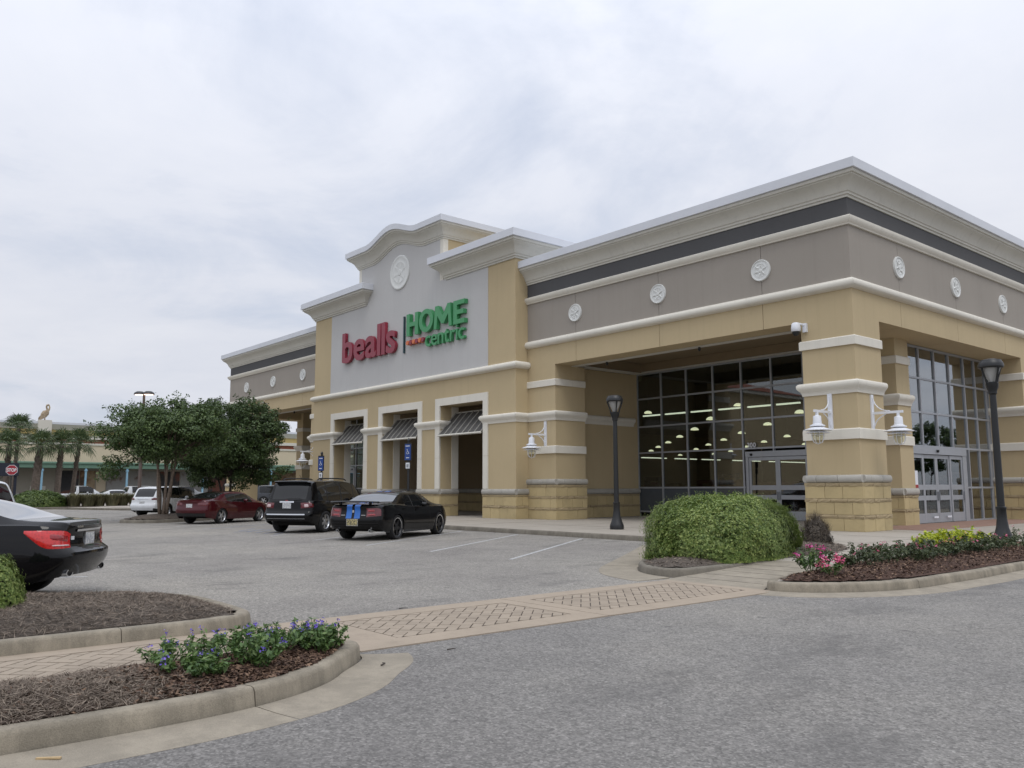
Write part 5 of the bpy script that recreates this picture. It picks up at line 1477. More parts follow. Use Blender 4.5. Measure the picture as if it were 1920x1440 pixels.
        m = MB().grid(g, flip=(sd < 0))
        return obj(name, m, mat, parent or s.t, local=True, smooth=True, sharp=None)
    def rear_point(s, z, y=0.0):
        return s.perim(abs(y), z)
    def plate(s, z, mat, w_=0.30, h_=0.15, frame='chrome', pos='rear'):
        p0 = s.perim(0.0, z)
        x = p0.x - 0.012
        pl_ = obj('license_plate', MB().box(x - 0.006, x + 0.02, -w_ / 2, w_ / 2, z - h_ / 2, z + h_ / 2), M[mat], s.t, local=True)
        obj('plate_frame', MB().box(x - 0.003, x + 0.03, -w_ / 2 - 0.012, w_ / 2 + 0.012, z - h_ / 2 - 0.012, z + h_ / 2 + 0.012), M[frame], pl_, local=True)

def sedan(**k):
    p = dict(L=5.0, W=1.88, xr=1.05, xf=4.05, Rw=0.35, Ra=0.40, roof=0.66, rail=0.90,
             top=[(0, 1.02), (0.05, 1.06), (0.5, 1.09), (0.85, 1.12), (1.5, 1.38), (2.1, 1.47), (2.7, 1.475), (3.1, 1.42), (3.75, 1.08), (4.0, 1.02), (4.6, 0.92), (4.9, 0.80), (5.0, 0.70)],
             belt=[(0, 0.98), (0.5, 1.02), (1.5, 1.0), (2.5, 0.965), (3.6, 0.93), (4.4, 0.86), (4.9, 0.72), (5.0, 0.62)],
             bot=[(0, 0.34), (0.3, 0.26), (0.8, 0.21), (4.3, 0.19), (4.8, 0.22), (5.0, 0.28)],
             plan=[(0, 0.76), (0.04, 0.84), (0.12, 0.905), (0.3, 0.955), (0.7, 0.985), (1.5, 1.0), (3.5, 1.0), (4.3, 0.975), (4.65, 0.92), (4.85, 0.80), (4.95, 0.66), (5.0, 0.55)],
             rear_x=[(0.2, 0.16), (0.34, 0.10), (0.5, 0.02), (0.62, 0.0), (0.72, 0.035), (0.9, 0.07), (1.05, 0.04)], front_x=[(0.2, 0.12), (0.45, 0.0), (0.7, 0.06), (0.9, 0.2)],
             ws=(3.02, 3.80), rw=(0.80, 1.62), side=[(1.62, 2.12), (2.16, 3.0), (3.05, 3.45)], doors=[(1.28, 2.2), (2.2, 3.3)], paint='paint_black', lights=[])
    p.update(k); return p
def place(carobj, name, label, axle, heading_deg, group=None):
    """put the car so that the middle of its rear axle stands over axle"""
    h = R(heading_deg); x = axle[0] - math.cos(h) * carobj.p['xr']; y = axle[1] - math.sin(h) * carobj.p['xr']
    return carobj.build(name, label, (x, y, 0.0), h, group)

# ---- black muscle sedan with two blue stripes
c = Car(sedan(L=5.08, W=1.89, xr=1.05, xf=4.10, Rw=0.375, Ra=0.42, wd=0.25, rim=0.275, rim_mat='rim_dark', spokes=5, spoke_style='single', roof=0.66,
    top=[(0, 1.01), (0.04, 1.06), (0.5, 1.09), (0.9, 1.13), (1.5, 1.37), (2.1, 1.465), (2.7, 1.465), (3.1, 1.40), (3.75, 1.10), (4.0, 1.04), (4.7, 0.97), (4.98, 0.88), (5.08, 0.72)],
    belt=[(0, 0.98), (0.4, 1.03), (0.9, 1.05), (1.5, 1.01), (2.4, 0.96), (3.6, 0.95), (4.5, 0.92), (4.95, 0.82), (5.08, 0.66)],
    plan=[(0, 0.80), (0.04, 0.87), (0.12, 0.925), (0.3, 0.965), (0.7, 0.995), (1.2, 1.0), (2.2, 0.985), (3.6, 0.99), (4.2, 0.995), (4.7, 0.93), (4.9, 0.83), (5.03, 0.70), (5.08, 0.6)],
    side=[(1.66, 2.16), (2.22, 3.0), (3.05, 3.4)], rw=(0.86, 1.66), ws=(3.05, 3.82), doors=[(1.30, 2.2), (2.2, 3.32)], paint='paint_black_b', rear_glass='car_glass_clear',
    lights=[('tail_light', 'tail_dark', (0.44, 0.90), [(0.44, 0.70), (0.90, 0.74)], [(0.44, 0.955), (0.80, 0.965), (0.90, 0.93)])]))
t = place(c, 'black_sedan', 'black sedan with two bright blue stripes on its boot lid', (-9.56, -12.03), 120)
for sd in (1, -1): c.patch('light_core', M['tail_red'], (0.47, 0.74), [(0.47, 0.735), (0.74, 0.745)], [(0.47, 0.80), (0.74, 0.81)], sd, 0.016)
for sd in (1, -1): c.patch('light_core', M['tail_red'], (0.47, 0.74), [(0.47, 0.84), (0.74, 0.85)], [(0.47, 0.92), (0.74, 0.93)], sd, 0.016)
def tail_stripe(u0, u1, sd):
    g = []
    for z in [0.66 + 0.33 * k / 12 for k in range(13)]:
        g.append([(c.perim(u, z).x - 0.004, c.perim(u, z).y * sd, z) for u in (u0, (u0 + u1) / 2, u1)])
    for k in range(13):                 # over the deck
        x = 0.03 + 0.80 * k / 12
        g.append([(x, y * sd, c.top(x) - 0.018 * (y / 0.8) ** 2 + 0.006) for y in (u0, (u0 + u1) / 2, u1)])
    obj('stripe', MB().grid(g, flip=(sd < 0)), M['stripe_blue'], t, local=True, smooth=True)
    g = []
    for k in range(12):
        x = 1.75 + 1.2 * k / 11
        g.append([(x, y * sd, c.top(x) - 0.02 * (y / 0.6) ** 2 + 0.005) for y in (u0, (u0 + u1) / 2, u1)])
    obj('stripe', MB().grid(g, flip=(sd < 0)), M['stripe_blue'], t, local=True, smooth=True)
for sd in (1, -1): tail_stripe(0.045, 0.235, sd)
c.plate(0.545, 'plate_yellow', 0.36, 0.18)
sp = MB()
sp.grid([[(0.03 + dx, y, 1.115 + dz + 0.02 * math.cos(y * 1.8)) for y in [-0.80 + 1.6 * k / 16 for k in range(17)]] for dx, dz in ((0.0, 0.0), (-0.04, 0.02), (0.0, 0.045), (0.16, 0.02), (0.0, 0.0))])
obj('spoiler', sp, M['paint_black_b'], t, local=True, smooth=True)
for sd in (1, -1): obj('spoiler_foot', MB().box(0.06, 0.14, sd * 0.5 - 0.03, sd * 0.5 + 0.03, 1.06, 1.13), M['paint_black_b'], t, local=True)
obj('badge', MB().prism([(c.perim(0, .86).x - 0.016, -0.03), (c.perim(0, .86).x - 0.016, 0.03), (c.perim(0, .86).x + 0.01, 0.03), (c.perim(0, .86).x + 0.01, -0.03)], 0.83, 0.90), M['chrome'], t, local=True)
for sd in (1, -1):
    obj('badge_bar', MB().box(c.perim(0.33, 0.76).x - 0.008, c.perim(0.33, 0.76).x + 0.01, sd * 0.27, sd * 0.41, 0.745, 0.765), M['chrome'], t, local=True)
    obj('exhaust_tip', MB().lathe([(0.035, 0.0), (0.045, 0.0), (0.045, 0.18), (0.035, 0.18)], (0.0, sd * 0.55, 0.30), 12, axis='x'), M['chrome'], t, local=True)
m = MB()
for z in (0.44, 0.52):
    m.grid([[(c.perim(abs(u), z + dz).x - 0.004, c.perim(abs(u), z + dz).y * (1 if u > 0 else -1), z + dz) for u in [-0.8 + 1.6 * k / 20 for k in range(21)]] for dz in (0.0, 0.012)])
obj('bumper_crease', m, M['trim_black'], t, local=True, recalc=False)
for x in (c.p['xr'], c.p['xf']):
    for sd in (1, -1):
        ry = sd * (c.W - 0.125 - 0.012) + sd * 0.112
        obj('rim_lip', MB().lathe([(0.262, 0.0), (0.285, 0.004 * sd), (0.285, -0.015 * sd), (0.262, -0.012 * sd)], (x, ry, 0.375), 36, axis='y'), M['chrome'], t, local=True, smooth=True)

# ---- black SUV
def suv(**k):
    p = sedan(L=5.1, W=2.0, xr=1.02, xf=4.04, Rw=0.385, Ra=0.44, wd=0.25, roof=0.76, rail=0.93, tall=1, hmax=0.7,
        top=[(0, 1.10), (0.04, 1.15), (0.10, 1.25), (0.34, 1.70), (0.45, 1.79), (0.9, 1.84), (2.2, 1.85), (3.0, 1.80), (3.35, 1.70), (3.95, 1.24), (4.15, 1.18), (4.8, 1.06), (5.02, 0.92), (5.1, 0.76)],
        belt=[(0, 1.08), (0.4, 1.12), (1.5, 1.09), (3.0, 1.07), (4.0, 1.05), (4.7, 0.96), (5.0, 0.84), (5.1, 0.7)],
        bot=[(0, 0.42), (0.25, 0.33), (0.6, 0.26), (4.4, 0.25), (4.9, 0.28), (5.1, 0.34)],
        plan=[(0, 0.84), (0.04, 0.895), (0.12, 0.94), (0.3, 0.97), (0.7, 0.99), (1.5, 1.0), (3.8, 1.0), (4.5, 0.97), (4.85, 0.88), (5.0, 0.78), (5.1, 0.62)],
        rear_x=[(0.25, 0.12), (0.42, 0.05), (0.55, 0.0), (0.66, 0.0), (0.74, 0.07), (1.1, 0.12)], front_x=[(0.2, 0.12), (0.5, 0.0), (0.8, 0.06), (1.0, 0.2)],
        rear_bulge=0.06, ws=(3.12, 3.98), rw=(0.06, 0.36), rw_inset=1, side=[(0.62, 1.18), (1.24, 2.14), (2.22, 3.10), (3.15, 3.5)], doors=[(1.46, 2.18), (2.18, 3.3)], cat='SUV')
    p.update(k); return p
c = Car(suv(paint='paint_black', rim=0.255, spokes=6, lights=[
    ('tail_light', 'tail_dark', (0.55, 1.06), [(0.55, 0.86), (1.06, 0.90)], [(0.55, 1.05), (0.9, 1.06), (1.06, 1.0)])]))
t = place(c, 'black_suv', 'black SUV with roof rails parked beside the blue-striped sedan', (-14.82, -11.74), 121.6)
for sd in (1, -1): c.patch('light_core', M['tail_clear'], (0.66, 0.86), [(0.66, 0.885), (0.86, 0.895)], [(0.66, 1.02), (0.86, 1.03)], sd, 0.018)
def band(c, name, u1, z0, z1, off, mat, t):
    us = [-u1 + 2 * u1 * k / 24 for k in range(25)]
    pr = ((z0, 0.0), (z0, off), (z1, off), (z1, 0.0))
    g = [[(c.perim(abs(u), z).x - o_, c.perim(abs(u), z).y * (1 if u >= 0 else -1), z) for z, o_ in pr] for u in us]
    return obj(name, MB().grid(g), M[mat], t, local=True)
band(c, 'chrome_bar', 0.30, 1.055, 1.11, 0.03, 'chrome', t)
band(c, 'bumper_trim', 0.76, 0.635, 0.675, 0.022, 'chrome', t)
band(c, 'bumper_trim', 0.78, 0.50, 0.515, 0.012, 'rim_silver', t)
c.plate(0.955, 'plate_white', 0.32, 0.17)
band(c, 'badge', 0.05, 1.115, 1.145, 0.03, 'tail_red', t)
for sd in (1, -1):
    m = MB().tube([(0.85, sd * 0.70, 1.84), (0.95, sd * 0.70, 1.885), (1.4, sd * 0.71, 1.90), (2.2, sd * 0.71, 1.905), (2.7, sd * 0.70, 1.89), (2.85, sd * 0.69, 1.84)], 0.024, 6)
    obj('roof_rail', m, M['trim_black'], t, local=True, smooth=True)
obj('roof_spoiler', MB().grid([[(x, y, z + 0.02 * math.cos(y * 1.5)) for y in [-0.66 + 1.32 * k / 12 for k in range(13)]] for x, z in ((0.5, 1.80), (0.28, 1.795), (0.24, 1.775), (0.34, 1.72), (0.45, 1.70))]), M['paint_black'], t, local=True, smooth=True)
obj('wiper', MB().tube([(0.10, 0.05, 1.18), (0.09, -0.15, 1.20), (0.11, -0.5, 1.21)], 0.012, 5), M['trim_black'], t, local=True)
obj('antenna', MB().tube([(0.95, 0.0, 1.85), (0.80, 0.0, 2.02)], 0.008, 5), M['trim_black'], t, local=True)

# ---- dark red sedan under the trees
c = Car(sedan(L=4.9, W=1.85, xr=1.06, xf=3.88, Rw=0.34, Ra=0.385, paint='paint_red', rim=0.245, rim_mat='rim_silver', spokes=5, roof=0.64,
    top=[(0, 1.0), (0.05, 1.04), (0.35, 1.07), (0.7, 1.13), (1.4, 1.36), (2.1, 1.44), (2.6, 1.44), (3.0, 1.38), (3.65, 1.05), (4.0, 0.97), (4.5, 0.88), (4.8, 0.76), (4.9, 0.64)],
    belt=[(0, 0.97), (0.4, 1.02), (1.4, 0.98), (2.5, 0.93), (3.6, 0.9), (4.3, 0.83), (4.8, 0.70), (4.9, 0.58)],
    plan=[(0, 0.74), (0.04, 0.83), (0.12, 0.90), (0.3, 0.95), (0.7, 0.985), (1.5, 1.0), (3.5, 1.0), (4.2, 0.975), (4.55, 0.92), (4.75, 0.80), (4.85, 0.66), (4.9, 0.55)],
    side=[(1.45, 2.08), (2.14, 2.95), (3.0, 3.3)], rw=(0.62, 1.5), ws=(2.95, 3.7), doors=[(1.25, 2.12), (2.12, 3.2)],
    lights=[('tail_light', 'tail_dark', (0.42, 1.0), [(0.42, 0.83), (0.75, 0.80), (1.0, 0.86)], [(0.42, 0.93), (0.8, 0.95), (1.0, 0.92)])]))
t = place(c, 'red_sedan', 'dark red sedan parked in the shade of the trees', (-24.7, -11.56), 121.6)
c.plate(0.80, 'plate_white', 0.30, 0.15)
band(c, 'bumper_trim', 0.80, 0.34, 0.48, 0.006, 'trim_black', t)

# ---- white crossover
c = Car(suv(L=4.6, W=1.86, xr=0.95, xf=3.61, Rw=0.35, Ra=0.40, paint='paint_white', clad=2, rim=0.235,
    top=[(0, 1.02), (0.04, 1.08), (0.10, 1.16), (0.36, 1.52), (0.5, 1.62), (0.9, 1.67), (1.9, 1.68), (2.6, 1.62), (2.95, 1.54), (3.55, 1.14), (3.75, 1.08), (4.3, 0.97), (4.52, 0.84), (4.6, 0.7)],
    belt=[(0, 1.0), (0.4, 1.05), (1.5, 1.02), (2.7, 0.99), (3.6, 0.96), (4.2, 0.88), (4.5, 0.76), (4.6, 0.63)],
    plan=[(0, 0.82), (0.04, 0.88), (0.12, 0.93), (0.3, 0.965), (0.7, 0.99), (1.5, 1.0), (3.4, 1.0), (4.0, 0.97), (4.35, 0.88), (4.5, 0.78), (4.6, 0.62)],
    bot=[(0, 0.38), (0.25, 0.31), (0.6, 0.24), (4.0, 0.23), (4.4, 0.26), (4.6, 0.32)],
    ws=(2.72, 3.58), rw=(0.06, 0.40), side=[(0.62, 1.12), (1.18, 1.95), (2.02, 2.75), (2.8, 3.1)], doors=[(1.35, 1.98), (1.98, 3.0)],
    lights=[('tail_light', 'tail_dark', (0.60, 1.02), [(0.60, 0.94), (1.02, 0.95)], [(0.60, 1.02), (0.78, 1.05), (1.02, 1.04)])]))
t = place(c, 'white_suv', 'white crossover SUV half hidden by the tree trunks', (-35.6, -10.4), 121.6)
c.plate(0.78, 'plate_white', 0.30, 0.15)
band(c, 'chrome_bar', 0.36, 0.985, 1.01, 0.012, 'chrome', t)
for sd in (1, -1): c.patch('light_core', M['tail_dark'], (0.70, 0.84), [(0.70, 1.02), (0.84, 1.02)], [(0.70, 1.06), (0.84, 1.06)], sd, 0.012)

# ---- big black sedan at the left edge
c = Car(sedan(L=5.16, W=1.90, xr=1.16, xf=4.2, Rw=0.355, Ra=0.395, paint='paint_black_c', rim=0.25, roof=0.66, rear_glass='car_glass_clear', chrome=True,
    top=[(0, 1.04), (0.04, 1.085), (0.35, 1.11), (0.75, 1.15), (1.5, 1.41), (2.2, 1.49), (2.8, 1.49), (3.2, 1.44), (3.9, 1.10), (4.2, 1.03), (4.8, 0.93), (5.06, 0.80), (5.16, 0.68)],
    belt=[(0, 1.00), (0.35, 1.05), (0.9, 1.06), (1.6, 1.02), (2.5, 0.98), (3.7, 0.95), (4.5, 0.88), (5.05, 0.74), (5.16, 0.62)],
    plan=[(0, 0.70), (0.03, 0.78), (0.10, 0.865), (0.25, 0.935), (0.6, 0.98), (1.4, 1.0), (3.6, 1.0), (4.4, 0.975), (4.8, 0.92), (5.0, 0.80), (5.1, 0.66), (5.16, 0.55)],
    rear_x=[(0.2, 0.22), (0.34, 0.13), (0.5, 0.03), (0.62, 0.0), (0.70, 0.02), (0.735, 0.10), (0.9, 0.12), (1.02, 0.10), (1.1, 0.07)],
    bot=[(0, 0.36), (0.3, 0.30), (0.8, 0.22), (4.4, 0.19), (4.9, 0.22), (5.16, 0.28)],
    side=[(1.7, 2.25), (2.32, 3.15), (3.2, 3.6)], rw=(0.70, 1.68), ws=(3.15, 3.95), doors=[(1.42, 2.3), (2.3, 3.45)],
    lights=[('tail_light', 'tail_bright', (0.56, 1.32), [(0.56, 0.735), (0.95, 0.745), (1.32, 0.955)], [(0.56, 0.93), (0.66, 0.965), (0.9, 0.985), (1.32, 0.99)])]))
t = place(c, 'parked_sedan', 'large glossy black sedan with red tail light at the left edge', (-0.84, -23.22), 236)
for sd in (1, -1):
    c.patch('light_core', M['tail_red'], (0.60, 0.98), [(0.60, 0.80), (0.98, 0.86)], [(0.60, 0.92), (0.98, 0.96)], sd, 0.016)
    c.patch('light_strip', M['tail_clear'], (0.58, 0.92), [(0.58, 0.765), (0.92, 0.775)], [(0.58, 0.79), (0.92, 0.80)], sd, 0.016)
    m = MB().lathe([(0.05, 0.0), (0.062, 0.0), (0.062, 0.2), (0.05, 0.2)], (0.0, 0, 0), 14, axis='x')
    m.v = [(x + 0.06, y * 1.9 + sd * 0.58, z * 0.85 + 0.40) for x, y, z in m.v]
    obj('exhaust_tip', m, M['chrome'], t, local=True, smooth=True)
    m = MB().lathe([(0.0, 0.02), (0.05, 0.02)], (0.0, 0, 0), 14, axis='x')
    m.v = [(x + 0.06, y * 1.9 + sd * 0.58, z * 0.85 + 0.40) for x, y, z in m.v]
    obj('exhaust_hole', m, M['dark_void'], t, local=True, recalc=False)
band(c, 'chrome_bar', 0.44, 0.955, 0.985, 0.02, 'chrome', t)
c.plate(0.85, 'plate_white', 0.31, 0.16)
for u0, u1, z0 in ((0.28, 0.44, 1.02),):
    m = MB()
    k = 0
    u = u0
    rr_ = random.Random(2)
    while u < u1:
        p0 = c.perim(u, z0); m.box(p0.x - 0.006, p0.x + 0.004, p0.y, p0.y + 0.016, z0 - 0.012, z0 + 0.012 + (k % 2) * 0.004); u += 0.024; k += 1
    obj('badge', m, M['chrome'], t, local=True)
p0 = c.perim(0.50, 0.87)
obj('decal', MB().prism([(p0.x - 0.012, p0.y - 0.035), (p0.x - 0.012, p0.y + 0.035), (p0.x + 0.01, p0.y + 0.035), (p0.x + 0.01, p0.y - 0.035)], 0.845, 0.895), M['sign_white'], t, local=True)
# seam between boot lid and bumper, a thin black band
band(c, 'bumper_seam', 0.52, 0.722, 0.732, 0.003, 'trim_black', t)

# ---- white SUV beyond the black sedan
c = Car(suv(paint='paint_white', rim=0.25, lights=[('tail_light', 'tail_dark', (0.65, 1.0), [(0.65, 0.92), (1.0, 0.94)], [(0.65, 1.06), (1.0, 1.04)])]))
place(c, 'parked_suv', 'white SUV at the left edge beyond the large black sedan', (-14.6, -21.9), 236)

# ---- cars far off behind the planted verge
far = [('white_pickup', 'white', (-84, -4.3), 95, 'white pickup cab showing above the grasses', 'pickup'),
       ('far_sedan', 'darkgrey', (-83.5, -12.0), 92, 'dark grey car behind the palm trunks', 'sedan'),
       ('far_sedan', 'white', (-82.5, -1.2), 93, 'white car beside the white pickup behind the grasses', 'sedan'),
       ('far_suv', 'white', (-82, 1.8), 94, 'white SUV behind the grasses left of the white crossover', 'suv'),
       ('far_suv', 'grey', (-80.5, 5.0), 94, 'silver grey SUV just left of the white crossover', 'suv'),
       ('far_sedan', 'darkgrey', (-84.5, -8.2), 92, 'second dark car behind the middle palms', 'sedan'),
       ('far_suv', 'black', (-66, 9.5), 60, 'dark SUV seen between the red sedan and the black SUV', 'suv')]
for nm, pc, ax, hd, lb, kd in far:
    pr_ = {'white': 'paint_white', 'darkgrey': 'paint_darkgrey', 'grey': 'paint_grey', 'black': 'paint_darkgrey'}[pc]
    if kd == 'sedan': c = Car(sedan(paint=pr_, lights=[('tail_light', 'tail_red', (0.5, 0.95), [(0.5, 0.78), (0.95, 0.8)], [(0.5, 0.94), (0.95, 0.92)])]))
    elif kd == 'suv': c = Car(suv(paint=pr_, lights=[('tail_light', 'tail_red', (0.65, 1.0), [(0.65, 0.90), (1.0, 0.92)], [(0.65, 1.06), (1.0, 1.04)])]))
    else: c = Car(suv(L=5.6, xr=1.25, xf=4.75, paint=pr_, top=[(0, 1.02), (0.05, 1.06), (1.9, 1.08), (2.02, 1.30), (2.12, 1.80), (2.5, 1.88), (3.2, 1.86), (3.5, 1.76), (4.2, 1.26), (4.5, 1.2), (5.2, 1.1), (5.5, 0.95), (5.6, 0.8)],
             belt=[(0, 1.0), (1.9, 1.06), (3.0, 1.1), (4.2, 1.07), (5.0, 1.0), (5.5, 0.86), (5.6, 0.72)], plan=[(0, 0.90), (0.04, 0.93), (0.2, 0.97), (1.0, 1.0), (4.4, 1.0), (5.0, 0.97), (5.35, 0.88), (5.5, 0.78), (5.6, 0.62)],
             bot=[(0, 0.5), (0.4, 0.42), (5.0, 0.35), (5.6, 0.4)], ws=(3.38, 4.22), rw=(2.0, 2.16), side=[(2.28, 2.75), (2.82, 3.42), (3.46, 3.75)], doors=[(2.2, 2.8), (2.8, 3.6)], cat='pickup',
             lights=[('tail_light', 'tail_red', (0.75, 1.0), [(0.75, 0.78), (1.0, 0.78)], [(0.75, 1.0), (1.0, 1.0)])]))
    place(c, nm, lb, ax, hd)
# ================================================================== plants
def leaf_mesh(name, C, Nn, size, mat, parent=None, seed=0, aspect=0.55, jitter=0.7, fold=0.25, local=True):
    """one small folded leaf per centre C with outward normals Nn"""
    rg = np.random.default_rng(seed)
    C = np.asarray(C, float); n = len(C); Nn = np.asarray(Nn, float)
    N_ = Nn + rg.normal(0, jitter, (n, 3)); N_ /= np.linalg.norm(N_, axis=1)[:, None] + 1e-9
    A = rg.normal(0, 1, (n, 3)); A -= N_ * (A * N_).sum(1)[:, None]; A /= np.linalg.norm(A, axis=1)[:, None] + 1e-9
    Bv = np.cross(N_, A)
    s = (size * rg.uniform(0.6, 1.3, n))[:, None]
    V = np.empty((n, 4, 3))
    V[:, 0] = C - A * s * 0.5; V[:, 1] = C + Bv * s * aspect * 0.5 + N_ * s * fold * 0.3; V[:, 2] = C + A * s * 0.5; V[:, 3] = C - Bv * s * aspect * 0.5 + N_ * s * fold * 0.3
    me = bpy.data.meshes.new(name)
    me.vertices.add(n * 4); me.loops.add(n * 4); me.polygons.add(n)
    me.vertices.foreach_set('co', V.reshape(-1)); me.loops.foreach_set('vertex_index', np.arange(n * 4, dtype=np.int32))
    me.polygons.foreach_set('loop_start', np.arange(0, n * 4, 4, dtype=np.int32)); me.polygons.foreach_set('loop_total', np.full(n, 4, dtype=np.int32))
    me.update(); me.validate()
    me.materials.append(M[mat])
    o = bpy.data.objects.new(name, me); COL.objects.link(o)
    if parent is not None: o.parent = parent; o['kind'] = 'stuff'
    return o
def shrub(name, label, cat, loc, rx, ry, h, n, size, mat, rz=0, seed=1, expo=2.6, lump=0.10, core='leaf_core', group=None, lean=0.0):
    t = thing(name, label, cat, loc, rz, group)
    rg = np.random.default_rng(seed)
    U = rg.normal(0, 1, (n, 3)); U[:, 2] = np.abs(U[:, 2]) * 1.0 - 0.12; U /= np.linalg.norm(U, axis=1)[:, None]
    k = (np.abs(U[:, 0]) ** expo + np.abs(U[:, 1]) ** expo + np.abs(U[:, 2]) ** expo) ** (-1 / expo)
    P = U * k[:, None]
    lum = np.array([mnoise.noise((u[0] * 3.1 + seed, u[1] * 3.1, u[2] * 3.1)) + 0.5 * mnoise.noise((u[0] * 8 + seed, u[1] * 8, u[2] * 8)) + 0.35 * mnoise.noise((u[0] * 19 + seed, u[1] * 19, u[2] * 19)) for u in U])
    rad = 1 + lump * lum - np.abs(rg.normal(0, 0.035, n)) + (rg.random(n) < 0.06) * rg.uniform(0, 0.09, n)
    Cc = P * rad[:, None] * np.array([rx, ry, h]); Cc[:, 2] = np.maximum(Cc[:, 2], 0.02)
    leaf_mesh('foliage', Cc, U / np.array([rx, ry, h]), size, mat, t, seed)
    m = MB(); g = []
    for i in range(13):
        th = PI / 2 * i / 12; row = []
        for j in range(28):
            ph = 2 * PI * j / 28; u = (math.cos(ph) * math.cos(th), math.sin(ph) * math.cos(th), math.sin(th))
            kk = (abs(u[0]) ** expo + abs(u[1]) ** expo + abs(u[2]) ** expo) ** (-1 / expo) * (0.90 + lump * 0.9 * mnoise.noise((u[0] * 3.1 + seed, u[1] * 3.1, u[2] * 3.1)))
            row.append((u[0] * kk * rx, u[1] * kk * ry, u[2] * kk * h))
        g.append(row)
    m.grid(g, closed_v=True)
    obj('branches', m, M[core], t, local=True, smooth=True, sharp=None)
    return t
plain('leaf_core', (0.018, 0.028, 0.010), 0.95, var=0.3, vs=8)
plain('dry_core', (0.035, 0.028, 0.022), 0.95, var=0.3, vs=8)
shrub('clipped_hedge', 'big clipped green hedge mound in the bed before the entrance', 'hedge', (2.5, -10.68, 0.15), 1.24, 2.12, 1.2, 76000, 0.052, 'leaf_hedge', R(15), 4, 3.3, 0.085)
shrub('dry_bush', 'small brown twiggy bush right of the big hedge', 'bush', (2.25, -6.7, 0.2), 0.34, 0.38, 0.58, 4500, 0.045, 'leaf_dry', 0, 5, 2.0, 0.25, 'dry_core')
m = MB(); rg_ = random.Random(8)
tb = [o for o in bpy.data.objects if o.name == 'dry_bush'][0]
for k in range(900):
    a = rg_.uniform(0, 2 * PI); r_ = rg_.uniform(0.0, 0.42); h_ = 0.60 * (1 - (r_ / 0.6) ** 2) * rg_.uniform(0.85, 1.2)
    x, y = r_ * math.cos(a), r_ * math.sin(a)
    m.add([(x * 0.5 - 0.004, y * 0.5, 0.05), (x * 0.5 + 0.004, y * 0.5, 0.05), (x * 1.05, y * 1.05, h_ * 1.12 + 0.06)], [(0, 1, 2)])
obj('twigs', m, M['leaf_dry'], tb, local=True, recalc=False)
shrub('round_bush', 'small round light green bush at the left edge beside the black sedan', 'bush', (2.05, -24.12, 0.2), 0.60, 0.62, 0.68, 19000, 0.04, 'leaf_hedge', 0, 6, 2.2, 0.12)
shrub('far_hedge', 'low rounded green hedge at the far verge behind the black sedan', 'hedge', (-63.2, -10.7, 0.14), 1.5, 2.1, 1.25, 9000, 0.16, 'leaf_far_hedge', R(15), 7, 2.4, 0.14)
# ornamental grasses
def grass_clump(x, y, r, h, label, seed):
    t = thing('grass_clump', label, 'grass', (x, y, 0.1), 0, 'ornamental grasses on the far verge')
    rg = random.Random(seed); m = MB()
    for k in range(700):
        a = rg.uniform(0, 2 * PI); rb = r * 0.45 * math.sqrt(rg.random()); ro = r * rg.uniform(0.3, 1.15); hh = h * rg.uniform(0.6, 1.1)
        x0, y0 = rb * math.cos(a), rb * math.sin(a); x1, y1 = ro * math.cos(a + rg.uniform(-.4, .4)), ro * math.sin(a + rg.uniform(-.4, .4))
        wv = 0.022; px_, py_ = -math.sin(a) * wv, math.cos(a) * wv
        xm, ym = x0 + (x1 - x0) * 0.4, y0 + (y1 - y0) * 0.4
        m.add([(x0 - px_, y0 - py_, 0), (x0 + px_, y0 + py_, 0), (xm + px_, ym + py_, hh * 0.75), (xm - px_, ym - py_, hh * 0.75), (x1, y1, hh * rg.uniform(0.75, 1.0))], [(0, 1, 2, 3), (3, 2, 4)])
    obj('blades', m, M['leaf_grass'], t, local=True, recalc=False)
gl = ['beside the low hedge', 'second from the low hedge', 'third from the low hedge', 'in the middle of the row', 'third from the white crossover', 'second from the white crossover', 'nearest the white crossover']
for k in range(7):
    grass_clump(-62.6 - 0.1 * k + (0.5 if k % 2 else 0), -8.3 + 0.95 * k, 0.95, 1.15, 'brownish green ornamental grass clump ' + gl[k], 30 + k)

